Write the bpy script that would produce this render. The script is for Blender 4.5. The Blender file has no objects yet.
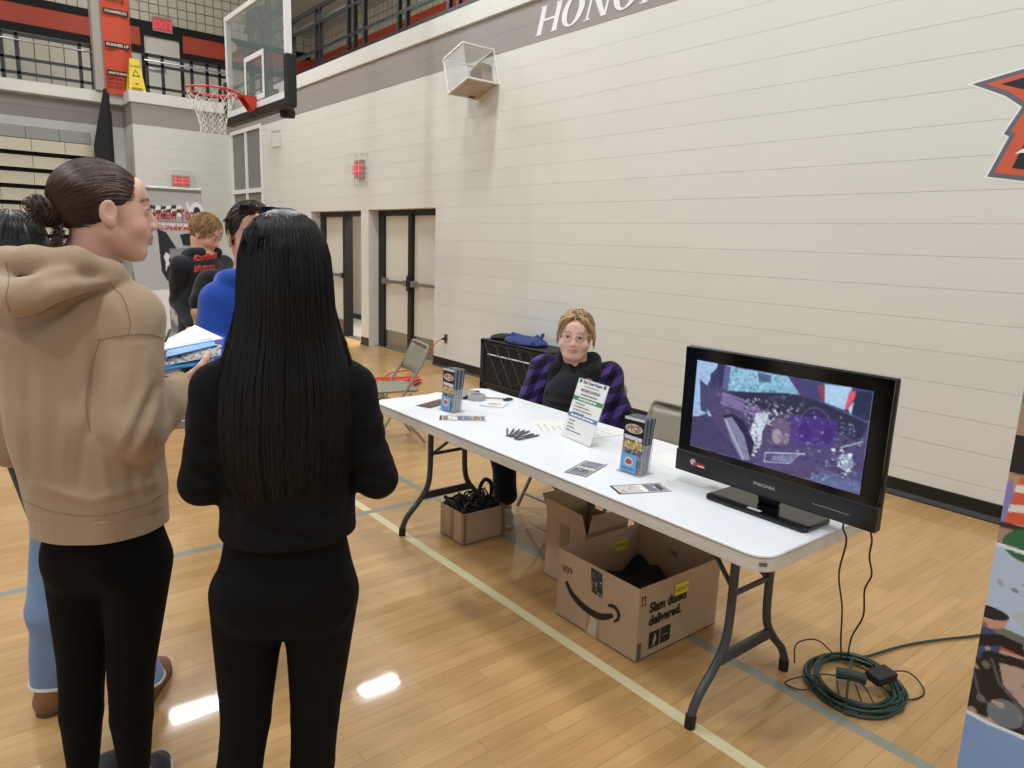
import bpy, bmesh, math, random
import numpy as np
import openvdb
from mathutils import Vector, Matrix, noise as mnoise
PI = math.pi
SC = bpy.context.scene
COL = SC.collection
random.seed(7)
RNG = np.random.default_rng(7)

# ------------------------------------------------------------------ camera
RIGHT = Vector((0.783, -0.621, 0.036)).normalized()
FWD = Vector((0.6150, 0.7640, -0.1920)).normalized()
RIGHT = (RIGHT - FWD * RIGHT.dot(FWD)).normalized()
UP = RIGHT.cross(FWD)
CAMZ = 1.6
cam_data = bpy.data.cameras.new('camera')
cam_data.lens = 24.96
cam_data.sensor_width = 36
cam_data.clip_start = 0.05
cam_data.clip_end = 200
cam = bpy.data.objects.new('camera', cam_data)
COL.objects.link(cam)
M = Matrix.Identity(4)
for i in range(3):
    M[i][0] = RIGHT[i]; M[i][1] = UP[i]; M[i][2] = -FWD[i]
M[0][3] = 0; M[1][3] = 0; M[2][3] = CAMZ
cam.matrix_world = M
SC.camera = cam

# ------------------------------------------------------------------ view + world
SC.view_settings.view_transform = 'Standard'
SC.view_settings.look = 'None'
SC.view_settings.gamma = 1
SC.view_settings.use_curve_mapping = False
SC.view_settings.exposure = 0.2
world = bpy.data.worlds.new('world'); SC.world = world
world.use_nodes = True
bg = world.node_tree.nodes['Background']
bg.inputs[0].default_value = (0.94, 0.965, 1.0, 1)
bg.inputs[1].default_value = 0.62

# area lights of the high bay lamps (the fixtures themselves are built further down)
LAMPS = [(5.64, 10.5, 6.5), (2.75, 11.7, 6.5), (-1.6, 8.4, 6.8), (3.2, 6.4, 6.8), (0.2, 6.2, 6.8),
         (3.0, 1.6, 6.8), (0.0, 1.0, 6.8), (2.9, -3.0, 6.8), (-3.0, 4.0, 6.8), (-3.0, -1.5, 6.8), (-3.0, 10.0, 6.8), (1.0, 15.2, 9.1), (4.4, 14.6, 9.1)]  # the last two are added, unseen, to brighten the upper walkway walls
for i, (x, y, z) in enumerate(LAMPS):
    ld = bpy.data.lights.new('high_bay_light', 'AREA')
    ld.shape = 'RECTANGLE'; ld.size = 0.80; ld.size_y = 0.30
    ld.energy = 84 if z < 9 else 120; ld.color = (0.93, 0.97, 1.0)
    lo = bpy.data.objects.new('high_bay_light', ld); COL.objects.link(lo)
    lo.location = (x, y, z - 0.09)

# ------------------------------------------------------------------ helpers
def at(u, v, D):
    """world point seen in photo direction (u,v) at horizontal distance D from the camera"""
    r = RIGHT * (u - 512) - UP * (v - 384) + FWD * 710
    t = D / math.hypot(r.x, r.y)
    return np.array([r.x * t, r.y * t, CAMZ + r.z * t])

def tag(o, label=None, cat=None, group=None, kind=None):
    if label: o['label'] = label
    if cat: o['category'] = cat
    if group: o['group'] = group
    if kind: o['kind'] = kind
    return o

def empty(name, loc, rz=0, label=None, cat=None, group=None):
    o = bpy.data.objects.new(name, None); COL.objects.link(o)
    o.location = loc; o.rotation_euler = (0, 0, rz); o.empty_display_size = 0.05
    return tag(o, label, cat, group)

def link(name, me, parent=None, mat=None, keep_world=True):
    o = bpy.data.objects.new(name, me); COL.objects.link(o)
    if mat: me.materials.append(mat)
    if parent is not None:
        o.parent = parent
        if keep_world:   # vertices were written in world space
            o.matrix_parent_inverse = (Matrix.Translation(parent.location) @ parent.rotation_euler.to_matrix().to_4x4()).inverted() if parent.type == 'EMPTY' else Matrix.Identity(4)
    return o

def copy_tree(o, parent=None):
    c = o.copy(); COL.objects.link(c)
    if parent is not None:
        c.parent = parent; c.matrix_parent_inverse = o.matrix_parent_inverse.copy()
    for ch in [k for k in COL.objects if k.parent == o]:
        copy_tree(ch, c)
    return c

class MB:
    def __init__(s): s.v = []; s.f = []; s.c = []
    def add(s, vs, fs, col=None):
        n = len(s.v); s.v += [tuple(map(float, p)) for p in vs]; s.f += [tuple(i + n for i in f) for f in fs]
        if col is not None: s.c += [col] * len(vs)
        return s
    def box(s, x0, x1, y0, y1, z0, z1):
        return s.add([(x0,y0,z0),(x1,y0,z0),(x1,y1,z0),(x0,y1,z0),(x0,y0,z1),(x1,y0,z1),(x1,y1,z1),(x0,y1,z1)],
                     [(0,3,2,1),(4,5,6,7),(0,1,5,4),(1,2,6,5),(2,3,7,6),(3,0,4,7)])
    def obb(s, c, ax, ay, az):
        c = np.array(c, float); ax = np.array(ax, float); ay = np.array(ay, float); az = np.array(az, float)
        vs = [c + i*ax + j*ay + k*az for k in (-1, 1) for i, j in ((-1,-1),(1,-1),(1,1),(-1,1))]
        fs = [(0,3,2,1),(4,5,6,7),(0,1,5,4),(1,2,6,5),(2,3,7,6),(3,0,4,7)]
        if np.dot(np.cross(ax, ay), az) < 0: fs = [f[::-1] for f in fs]
        return s.add(vs, fs)
    def beam(s, a, b, w, h, up=(0,0,1)):
        a = np.array(a, float); b = np.array(b, float); d = b - a; L = np.linalg.norm(d); d /= L
        u = np.array(up, float)
        if abs(d @ u) > .98: u = np.array([1., 0, 0])
        sx = np.cross(d, u); sx /= np.linalg.norm(sx); sz = np.cross(sx, d)
        return s.obb((a + b) / 2, d * L / 2, sx * w / 2, sz * h / 2)
    def tube(s, pts, r, n=10, cap=True, flat=1.0):
        pts = [np.array(p, float) for p in pts]; m = len(pts)
        rs = r if hasattr(r, '__len__') else [r] * m
        T = []
        for i in range(m):
            t = pts[min(i+1, m-1)] - pts[max(i-1, 0)]; T.append(t / (np.linalg.norm(t) + 1e-12))
        u = np.array([0, 0, 1.]) if abs(T[0][2]) < .9 else np.array([1., 0, 0])
        u = u - T[0] * (u @ T[0]); u /= np.linalg.norm(u)
        vs = []
        for i in range(m):
            u = u - T[i] * (u @ T[i]); u /= (np.linalg.norm(u) + 1e-12); w = np.cross(T[i], u)
            for k in range(n):
                a = 2 * PI * k / n
                vs.append(pts[i] + rs[i] * (math.cos(a) * u * flat + math.sin(a) * w))
        fs = [(i*n+k, i*n+(k+1) % n, (i+1)*n+(k+1) % n, (i+1)*n+k) for i in range(m-1) for k in range(n)]
        if cap: fs += [tuple(range(n))[::-1], tuple((m-1)*n + k for k in range(n))]
        return s.add(vs, fs)
    def prism(s, poly, o, ex, ey, ez, d):
        o, ex, ey, ez = [np.array(q, float) for q in (o, ex, ey, ez)]
        n = len(poly)
        vs = [o + ex*p[0] + ey*p[1] for p in poly] + [o + ex*p[0] + ey*p[1] + ez*d for p in poly]
        fs = [tuple(range(n))[::-1], tuple(range(n, 2*n))] + [(i, (i+1) % n, n+(i+1) % n, n+i) for i in range(n)]
        return s.add(vs, fs)
    def lathe(s, prof, c, n=24, axis=(0,0,1)):
        c = np.array(c, float); a = np.array(axis, float); a /= np.linalg.norm(a)
        u = np.array([1., 0, 0]) if abs(a[0]) < .9 else np.array([0, 1., 0])
        u = u - a*(u@a); u /= np.linalg.norm(u); w = np.cross(a, u)
        vs = [c + a*z + r*(math.cos(2*PI*k/n)*u + math.sin(2*PI*k/n)*w) for r, z in prof for k in range(n)]
        m = len(prof)
        fs = [(i*n+k, i*n+(k+1) % n, (i+1)*n+(k+1) % n, (i+1)*n+k) for i in range(m-1) for k in range(n)]
        fs += [tuple(range(n))[::-1], tuple((m-1)*n + k for k in range(n))]
        return s.add(vs, fs)
    def torus(s, c, R, r, n=36, m=8, ax=(1,0,0), ay=(0,1,0)):
        c = np.array(c, float); ax = np.array(ax, float); ay = np.array(ay, float); az = np.cross(ax, ay)
        vs = []
        for i in range(n):
            a = 2*PI*i/n; d = math.cos(a)*ax + math.sin(a)*ay
            for k in range(m):
                b = 2*PI*k/m; vs.append(c + d*(R + r*math.cos(b)) + az*r*math.sin(b))
        return s.add(vs, [(i*m+k, ((i+1) % n)*m+k, ((i+1) % n)*m+(k+1) % m, i*m+(k+1) % m) for i in range(n) for k in range(m)])
    def mesh(s, name):
        me = bpy.data.meshes.new(name); me.from_pydata(s.v, [], s.f); me.validate()
        if s.c and len(s.c) == len(me.vertices):
            ca = me.color_attributes.new('Col', 'FLOAT_COLOR', 'POINT')
            ca.data.foreach_set('color', np.array([(*c, 1) for c in s.c], np.float32).ravel())
        me.update(); return me
    def build(s, name, mat, parent=None, label=None, cat=None, group=None, kind=None, bevel=0, smooth=False, seg=2, keep_world=True):
        me = s.mesh(name)
        bm = bmesh.new(); bm.from_mesh(me)
        bmesh.ops.recalc_face_normals(bm, faces=bm.faces)
        bm.to_mesh(me); bm.free()
        o = link(name, me, parent, mat, keep_world)
        if smooth:
            me.polygons.foreach_set('use_smooth', [True] * len(me.polygons))
        if bevel:
            b = o.modifiers.new('bevel', 'BEVEL'); b.width = bevel; b.segments = seg; b.limit_method = 'ANGLE'; b.angle_limit = 0.6
            b.harden_normals = False
            me.polygons.foreach_set('use_smooth', [True] * len(me.polygons))
            w = o.modifiers.new('wn', 'WEIGHTED_NORMAL'); w.keep_sharp = False
        elif smooth:
            me.set_sharp_from_angle(angle=0.9)
        return tag(o, label, cat, group, kind)

def spline(pts, n=8):
    pts = [np.array(p, float) for p in pts]
    P = [2*pts[0]-pts[1]] + pts + [2*pts[-1]-pts[-2]]; out = []
    for i in range(1, len(P)-2):
        for k in range(n):
            t = k/n; a, b, c, d = P[i-1], P[i], P[i+1], P[i+2]
            out.append(.5*((2*b)+(-a+c)*t+(2*a-5*b+4*c-d)*t*t+(-a+3*b-3*c+d)*t**3))
    out.append(pts[-1]); return out

# ------------------------------------------------------------------ materials
def srgb(h):
    if isinstance(h, str):
        h = h.lstrip('#'); c = [int(h[i:i+2], 16)/255 for i in (0, 2, 4)]
    else: c = h
    return tuple(x/12.92 if x <= .04045 else ((x+.055)/1.055)**2.4 for x in c)
def mat(name, color='#808080', rough=.5, metal=0, spec=.5, bump=0, bscale=200, var=0, vscale=8, emit=None, es=1, coat=0, alpha=1, trans=0, vcol=False, aniso=0, stretch=(1,1,1), sheen=0):
    m = bpy.data.materials.new(name); m.use_nodes = True
    nt = m.node_tree; b = nt.nodes['Principled BSDF']; c = srgb(color)
    b.inputs['Base Color'].default_value = (*c, 1); b.inputs['Roughness'].default_value = rough
    b.inputs['Metallic'].default_value = metal; b.inputs['Specular IOR Level'].default_value = spec
    b.inputs['Coat Weight'].default_value = coat; b.inputs['Alpha'].default_value = alpha
    b.inputs['Transmission Weight'].default_value = trans
    b.inputs['Anisotropic'].default_value = aniso
    b.inputs['Sheen Weight'].default_value = sheen
    if emit: b.inputs['Emission Color'].default_value = (*srgb(emit), 1); b.inputs['Emission Strength'].default_value = es
    tc = nt.nodes.new('ShaderNodeTexCoord'); mp = nt.nodes.new('ShaderNodeMapping'); mp.inputs['Scale'].default_value = stretch
    nt.links.new(tc.outputs['Object'], mp.inputs[0])
    src = None
    if vcol:
        at_ = nt.nodes.new('ShaderNodeVertexColor'); at_.layer_name = 'Col'; src = at_.outputs['Color']
    if var or not bump:
        nz = nt.nodes.new('ShaderNodeTexNoise'); nz.inputs['Scale'].default_value = vscale; nz.inputs['Detail'].default_value = 5
        nt.links.new(mp.outputs[0], nz.inputs['Vector'])
        mr = nt.nodes.new('ShaderNodeMapRange'); v = var or .03
        mr.inputs['From Min'].default_value = .25; mr.inputs['From Max'].default_value = .75
        mr.inputs['To Min'].default_value = 1-v; mr.inputs['To Max'].default_value = 1+v
        nt.links.new(nz.outputs['Fac'], mr.inputs['Value'])
        mx = nt.nodes.new('ShaderNodeVectorMath'); mx.operation = 'SCALE'
        if src is None: mx.inputs[0].default_value = c
        else: nt.links.new(src, mx.inputs[0])
        nt.links.new(mr.outputs[0], mx.inputs['Scale']); nt.links.new(mx.outputs[0], b.inputs['Base Color'])
    elif src is not None: nt.links.new(src, b.inputs['Base Color'])
    if bump:
        nz = nt.nodes.new('ShaderNodeTexNoise'); nz.inputs['Scale'].default_value = bscale; nz.inputs['Detail'].default_value = 3
        nt.links.new(mp.outputs[0], nz.inputs['Vector'])
        bp = nt.nodes.new('ShaderNodeBump'); bp.inputs['Strength'].default_value = bump; bp.inputs['Distance'].default_value = .004
        nt.links.new(nz.outputs['Fac'], bp.inputs['Height']); nt.links.new(bp.outputs[0], b.inputs['Normal'])
    return m
def emitcol(name, strength):
    m = bpy.data.materials.new(name); m.use_nodes = True; nt = m.node_tree; b = nt.nodes['Principled BSDF']
    b.inputs['Base Color'].default_value = (.01, .01, .012, 1); b.inputs['Roughness'].default_value = .25
    a = nt.nodes.new('ShaderNodeVertexColor'); a.layer_name = 'Col'
    nt.links.new(a.outputs['Color'], b.inputs['Emission Color']); b.inputs['Emission Strength'].default_value = strength
    return m

# ------------------------------------------------------------------ flat pictures (prints, labels, the television picture): a fine grid of coloured cells
class Canvas:
    def __init__(s, w, h, col='#ffffff'):
        s.w, s.h = w, h; s.a = np.zeros((h*2, w*2, 3)) + np.array(srgb(col))
        yy, xx = np.mgrid[0:h*2, 0:w*2]; s.x = (xx+.5)/(w*2); s.y = (yy+.5)/(h*2)   # 0..1, y down
        s.H = None
    def quad(s, q):
        """following coordinates are read in the frame of this quadrilateral (tl, tr, br, bl)"""
        A = []; B = []
        for (x, y), (X, Y) in zip(q, ((0,0),(1,0),(1,1),(0,1))):
            A += [[x,y,1,0,0,0,-X*x,-X*y],[0,0,0,x,y,1,-Y*x,-Y*y]]; B += [X, Y]
        s.H = np.append(np.linalg.solve(np.array(A, float), np.array(B, float)), 1).reshape(3, 3); return s
    def m(s, p):
        if s.H is None: return p
        q = s.H @ np.array([p[0], p[1], 1]); return (q[0]/q[2], q[1]/q[2])
    def put(s, mask, col, al=1):
        c = np.array(srgb(col)); k = (mask * al)[..., None]; s.a = s.a*(1-k) + c*k
    def poly(s, pts, col, al=1):
        pts = [s.m(p) for p in pts]; ins = np.zeros(s.x.shape, bool); n = len(pts)
        for i in range(n):
            (x0, y0), (x1, y1) = pts[i], pts[(i+1) % n]
            if y0 == y1: continue
            c = ((y0 > s.y) != (y1 > s.y)) & (s.x < (x1-x0)*(s.y-y0)/(y1-y0)+x0); ins ^= c
        s.put(ins.astype(float), col, al); return s
    def line(s, pts, w, col, al=1, asp=None):
        pts = [s.m(p) for p in pts]; asp = asp or s.w/s.h; d = np.full(s.x.shape, 9.)
        for (x0, y0), (x1, y1) in zip(pts[:-1], pts[1:]):
            dx, dy = (x1-x0)*asp, y1-y0; L = dx*dx+dy*dy+1e-12
            px = (s.x-x0)*asp; py = s.y-y0; t = np.clip((px*dx+py*dy)/L, 0, 1)
            d = np.minimum(d, np.hypot(px-t*dx, py-t*dy))
        s.put((d < w/2).astype(float), col, al); return s
    def ell(s, c, rx, ry, col, al=1, ring=None, rot=0):
        c = s.m(c); asp = s.w/s.h; X = (s.x-c[0])*asp; Y = s.y-c[1]
        X, Y = X*math.cos(rot)+Y*math.sin(rot), -X*math.sin(rot)+Y*math.cos(rot)
        r = np.hypot(X/rx, Y/ry); k = (r < 1)
        if ring: k &= r > ring
        s.put(k.astype(float), col, al); return s
    def speck(s, region, n, cols, r0, r1, al=1, seed=1):
        g = random.Random(seed); H, s.H = s.H, None
        for _ in range(n):
            x = g.uniform(region[0], region[2]); y = g.uniform(region[1], region[3])
            s.ell((x, y), g.uniform(r0, r1), g.uniform(r0, r1), g.choice(cols), al, rot=g.uniform(0, 3))
        s.H = H; return s
    def noise(s, amt, sc=20, seed=0):
        g = np.random.default_rng(seed); n = np.zeros(s.x.shape)
        for k in range(10):
            th = g.uniform(0, 2*PI); f = sc*g.uniform(.4, 2.5); n += np.sin((s.x*math.cos(th)*s.w/s.h + s.y*math.sin(th))*f*6.28 + g.uniform(0, 6))
        s.a = np.clip(s.a*(1+amt*n[..., None]/3), 0, 1); return s
    def blur(s, n):
        for _ in range(n):
            for ax in (0, 1): s.a = (np.roll(s.a, 1, ax)+2*s.a+np.roll(s.a, -1, ax))/4
        return s
    def grid(s):
        return s.a.reshape(s.h, 2, s.w, 2, 3).mean((1, 3))
def picture(name, cv, tl, ex, ey, mat_, parent=None, bow=None, **kw):
    """cv drawn on the rectangle tl, tl+ex, tl+ex+ey (ey points down the picture); cells carry their own colour"""
    g = cv.grid(); h, w = g.shape[:2]; tl = np.array(tl, float); ex = np.array(ex, float); ey = np.array(ey, float)
    X, Y = np.meshgrid(np.linspace(0, 1, w+1), np.linspace(0, 1, h+1))
    P = tl + X[..., None]*ex + Y[..., None]*ey
    if bow is not None: P = bow(P, X, Y)
    me = bpy.data.meshes.new(name)
    i = np.arange((w+1)*(h+1)).reshape(h+1, w+1)
    q = np.stack([i[:-1, :-1], i[1:, :-1], i[1:, 1:], i[:-1, 1:]], -1).reshape(-1, 4)
    me.vertices.add(len(P.reshape(-1, 3))); me.vertices.foreach_set('co', P.astype(np.float32).ravel())
    me.loops.add(q.size); me.loops.foreach_set('vertex_index', q.ravel().astype(np.int32))
    me.polygons.add(len(q)); me.polygons.foreach_set('loop_start', np.arange(0, q.size, 4, dtype=np.int32))
    me.update(calc_edges=True)
    ca = me.color_attributes.new('Col', 'FLOAT_COLOR', 'CORNER')
    c = np.concatenate([g.reshape(-1, 3), np.ones((h*w, 1))], 1).repeat(4, 0).astype(np.float32)
    ca.data.foreach_set('color', c.ravel()); me.validate()
    return tag(link(name, me, parent, mat_), **kw)

_fonts = {}
def text_mesh(body, size, o, ex, ey, depth=0.0006, align='LEFT', shear=0, bold=0, sx=1.0, space=1.0, lsp=1.0):
    """returns (verts, faces) of solid lettering standing on the plane o + ex, ey"""
    cu = bpy.data.curves.new('lettering', 'FONT'); cu.body = body; cu.size = size; cu.extrude = depth/2
    cu.align_x = align; cu.shear = shear; cu.offset = bold; cu.space_character = space; cu.space_line = lsp; cu.resolution_u = 3
    ob = bpy.data.objects.new('lettering', cu); COL.objects.link(ob)
    dg = bpy.context.evaluated_depsgraph_get(); dg.update()
    me = bpy.data.meshes.new_from_object(ob.evaluated_get(dg))
    bpy.data.objects.remove(ob); bpy.data.curves.remove(cu)
    o, ex, ey = [np.array(q, float) for q in (o, ex, ey)]; ez = np.cross(ex, ey)
    vs = [o + ex*v.co.x*sx + ey*v.co.y + ez*v.co.z for v in me.vertices]; fs = [tuple(p.vertices) for p in me.polygons]
    bpy.data.meshes.remove(me); return vs, fs
def text(name, body, size, o, ex, ey, m, parent=None, **kw):
    tk = {k: kw.pop(k) for k in list(kw) if k in ('depth','align','shear','bold','sx','space','lsp')}
    mb = MB(); mb.add(*text_mesh(body, size, o, ex, ey, **tk)); return mb.build(name, m, parent, **kw)

# ------------------------------------------------------------------ soft bodies: distance fields turned into one skin
def nrm(v): v = np.array(v, float); return v/np.linalg.norm(v)
class Vol:
    def __init__(s, lo, hi, h):
        s.lo = np.array(lo, float); s.h = h; n = np.ceil((np.array(hi)-s.lo)/h).astype(int)+1
        s.n = n; s.bg = 4*h; s.D = np.full(n, 9., np.float32)
    def _sl(s, lo, hi):
        a = np.clip(np.floor((np.array(lo)-s.lo)/s.h).astype(int), 0, s.n-1); b = np.clip(np.ceil((np.array(hi)-s.lo)/s.h).astype(int)+1, 1, s.n)
        if (b <= a).any(): return None, None
        sl = tuple(slice(a[i], b[i]) for i in range(3))
        g = np.meshgrid(*[s.lo[i]+s.h*np.arange(a[i], b[i], dtype=np.float32) for i in range(3)], indexing='ij')
        return sl, np.stack(g, -1).astype(np.float32)
    def op(s, d, sl, k, mode):
        A = s.D[sl]
        if mode == 'u':
            if k > 0: h = np.clip(.5+.5*(A-d)/k, 0, 1); s.D[sl] = A*(1-h)+d*h - k*h*(1-h)
            else: s.D[sl] = np.minimum(A, d)
        elif mode == 's':
            d = -d
            if k > 0: h = np.clip(.5-.5*(A-d)/k, 0, 1); s.D[sl] = A*(1-h)+d*h + k*h*(1-h)
            else: s.D[sl] = np.maximum(A, d)
    def cap(s, a, b, ra, rb, k=.02, sq=None, q=1.0, mode='u'):
        """round cone from a to b; sq/q flatten it along the direction sq"""
        a = np.array(a, float); b = np.array(b, float); m = max(ra, rb)*1.25+k+4*s.h
        sl, P = s._sl(np.minimum(a, b)-m, np.maximum(a, b)+m)
        if sl is None: return s
        ab = b-a; L = max(ab@ab, 1e-9); t = np.clip((P-a)@ab/L, 0, 1); v = P-a-t[..., None]*ab
        if sq is not None:
            n = nrm(sq); c = v@n; v = v + (c*(1/q-1))[..., None]*n
        d = (np.linalg.norm(v, axis=-1)-(ra+(rb-ra)*t))*(min(q, 1) if sq is not None else 1)
        s.op(d, sl, k, mode); return s
    def chain(s, pts, rs, k=.02, **kw):
        for i in range(len(pts)-1): s.cap(pts[i], pts[i+1], rs[i], rs[i+1], k, **kw)
        return s
    def ell(s, c, r, R=None, k=.02, mode='u'):
        c = np.array(c, float); r = np.array(r, float); m = r.max()+k+4*s.h
        sl, P = s._sl(c-m, c+m)
        if sl is None: return s
        p = P-c
        if R is not None: p = p@np.array(R, float)
        k0 = np.linalg.norm(p/r, axis=-1); k1 = np.linalg.norm(p/(r*r), axis=-1)+1e-9
        s.op(k0*(k0-1)/k1, sl, k, mode); return s
    def cut(s, p, n, k=0):
        """remove everything on the side n points to"""
        n = nrm(n); g = np.meshgrid(*[s.lo[i]+s.h*np.arange(s.n[i], dtype=np.float32) for i in range(3)], indexing='ij', sparse=True)
        d = (g[0]-p[0])*n[0]+(g[1]-p[1])*n[1]+(g[2]-p[2])*n[2]
        s.D = np.maximum(s.D, d.astype(np.float32)); return s
    def field(s, fn, lo=None, hi=None):
        sl, P = s._sl(lo if lo is not None else s.lo, hi if hi is not None else s.lo+s.h*(s.n-1))
        if sl is not None:
            near = np.abs(s.D[sl]) < 3*s.h+.03
            A = s.D[sl].copy(); A[near] += fn(P[near]).astype(np.float32); s.D[sl] = A
        return s
    def folds(s, n, L, lo=None, hi=None):
        """soft cloth folds: (a, b, width, height) segments, seen along n; positive height stands out"""
        n = nrm(n)
        def fn(P):
            d = np.zeros(len(P))
            for a, b, w, h in L:
                a_ = np.array(a)-n*(np.array(a)@n); b_ = np.array(b)-n*(np.array(b)@n); Q = P-(P@n)[:, None]*n; ab = b_-a_; t = np.clip((Q-a_)@ab/(ab@ab), 0, 1)
                r2 = ((Q-a_-t[:, None]*ab)**2).sum(1); d -= h*np.exp(-r2/w**2)*np.sin(np.clip(t*.8+.1, 0, 1)*PI)
            return d
        return s.field(fn, lo, hi)
    def mesh(s, name, smooth=0):
        D = np.clip(s.D, -s.bg, s.bg)
        if smooth:
            for _ in range(smooth):
                for ax in range(3): D = (np.roll(D, 1, ax)+2*D+np.roll(D, -1, ax))/4
        D[[0, -1]] = s.bg; D[:, [0, -1]] = s.bg; D[:, :, [0, -1]] = s.bg
        g = openvdb.FloatGrid(s.bg); g.copyFromArray(D.astype(np.float32)); p, t, q = g.convertToPolygons(0.0, 0.0)
        p = np.array(p)*s.h + s.lo
        q = np.array(q)[:, ::-1]
        me = bpy.data.meshes.new(name); me.vertices.add(len(p)); me.vertices.foreach_set('co', p.astype(np.float32).ravel())
        me.loops.add(q.size); me.loops.foreach_set('vertex_index', q.ravel().astype(np.int32)); me.polygons.add(len(q))
        me.polygons.foreach_set('loop_start', np.arange(0, q.size, 4, dtype=np.int32)); me.update(calc_edges=True)
        me.polygons.foreach_set('use_smooth', [True]*len(q)); return me
    def build(s, name, m, parent=None, color=None, smooth=0, **kw):
        me = s.mesh(name, smooth)
        if color is not None:
            co = np.zeros(len(me.vertices)*3, np.float32); me.vertices.foreach_get('co', co); co = co.reshape(-1, 3)
            c = color(co); c = np.concatenate([c, np.ones((len(c), 1))], 1).astype(np.float32)
            ca = me.color_attributes.new('Col', 'FLOAT_COLOR', 'POINT'); ca.data.foreach_set('color', c.ravel())
        return tag(link(name, me, parent, m), **kw)
def wav(P, freq, seed, n=7, dirs=None):
    g = np.random.default_rng(seed); r = 0
    for i in range(n):
        d = nrm(g.normal(size=3)) if dirs is None else nrm(np.array(dirs)+g.normal(size=3)*.35)
        r = r + np.sin(P@(d*freq*g.uniform(.6, 1.6)) + g.uniform(0, 6.3))
    return r/n**.5
# ================================================================== SETTING
W = 5.04; BW = 16.1; CZ = 0.2032
def block_mat(name, plane, base='#d6d5cd', band=True, joint=.75, topz=None):
    m = bpy.data.materials.new(name); m.use_nodes = True; nt = m.node_tree; L = nt.links; N = nt.nodes
    b = N['Principled BSDF']; b.inputs['Roughness'].default_value = .55; b.inputs['Specular IOR Level'].default_value = .3
    tc = N.new('ShaderNodeTexCoord'); sp = N.new('ShaderNodeSeparateXYZ'); L.new(tc.outputs['Object'], sp.inputs[0])
    cb = N.new('ShaderNodeCombineXYZ'); L.new(sp.outputs['Y' if plane == 'x' else 'X'], cb.inputs[0]); L.new(sp.outputs['Z'], cb.inputs[1])
    br = N.new('ShaderNodeTexBrick'); L.new(cb.outputs[0], br.inputs['Vector'])
    c = srgb(base)
    br.inputs['Color1'].default_value = (*c, 1); br.inputs['Color2'].default_value = (*[x*.985 for x in c], 1); br.inputs['Mortar'].default_value = (*[x*.90 for x in c], 1)
    br.inputs['Scale'].default_value = 1; br.inputs['Mortar Size'].default_value = .0035; br.inputs['Mortar Smooth'].default_value = .6
    br.inputs['Brick Width'].default_value = 60; br.inputs['Row Height'].default_value = CZ; br.offset = .5
    nz = N.new('ShaderNodeTexNoise'); nz.inputs['Scale'].default_value = 1.3; nz.inputs['Detail'].default_value = 6; L.new(tc.outputs['Object'], nz.inputs['Vector'])
    mr = N.new('ShaderNodeMapRange'); mr.inputs['To Min'].default_value = .95; mr.inputs['To Max'].default_value = 1.04; L.new(nz.outputs['Fac'], mr.inputs['Value'])
    sc = N.new('ShaderNodeVectorMath'); sc.operation = 'SCALE'; L.new(br.outputs['Color'], sc.inputs[0]); L.new(mr.outputs[0], sc.inputs['Scale'])
    out = sc.outputs[0]
    if band:   # painted grey stripe, two courses high
        a = N.new('ShaderNodeMath'); a.operation = 'GREATER_THAN'; a.inputs[1].default_value = 18*CZ; L.new(sp.outputs['Z'], a.inputs[0])
        d = N.new('ShaderNodeMath'); d.operation = 'LESS_THAN'; d.inputs[1].default_value = 20*CZ; L.new(sp.outputs['Z'], d.inputs[0])
        e = N.new('ShaderNodeMath'); e.operation = 'MULTIPLY'; L.new(a.outputs[0], e.inputs[0]); L.new(d.outputs[0], e.inputs[1])
        g = N.new('ShaderNodeVectorMath'); g.operation = 'MULTIPLY'; L.new(out, g.inputs[0])
        t = srgb('#97918b'); g.inputs[1].default_value = tuple(t[i]/c[i] for i in range(3))
        mx = N.new('ShaderNodeMix'); mx.data_type = 'VECTOR'; L.new(e.outputs[0], mx.inputs['Factor']); L.new(out, mx.inputs['A']); L.new(g.outputs[0], mx.inputs['B'])
        out = mx.outputs['Result']
    L.new(out, b.inputs['Base Color'])
    n2 = N.new('ShaderNodeTexNoise'); n2.inputs['Scale'].default_value = 90; n2.inputs['Detail'].default_value = 4; L.new(tc.outputs['Object'], n2.inputs['Vector'])
    ma = N.new('ShaderNodeMath'); ma.operation = 'MULTIPLY_ADD'; ma.inputs[1].default_value = .12; L.new(n2.outputs['Fac'], ma.inputs[0])
    iv = N.new('ShaderNodeMath'); iv.operation = 'SUBTRACT'; iv.inputs[0].default_value = 1; L.new(br.outputs['Fac'], iv.inputs[1]); L.new(iv.outputs[0], ma.inputs[2])
    bp = N.new('ShaderNodeBump'); bp.inputs['Strength'].default_value = joint; bp.inputs['Distance'].default_value = .004
    L.new(ma.outputs[0], bp.inputs['Height']); L.new(bp.outputs[0], b.inputs['Normal'])
    return m
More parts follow.
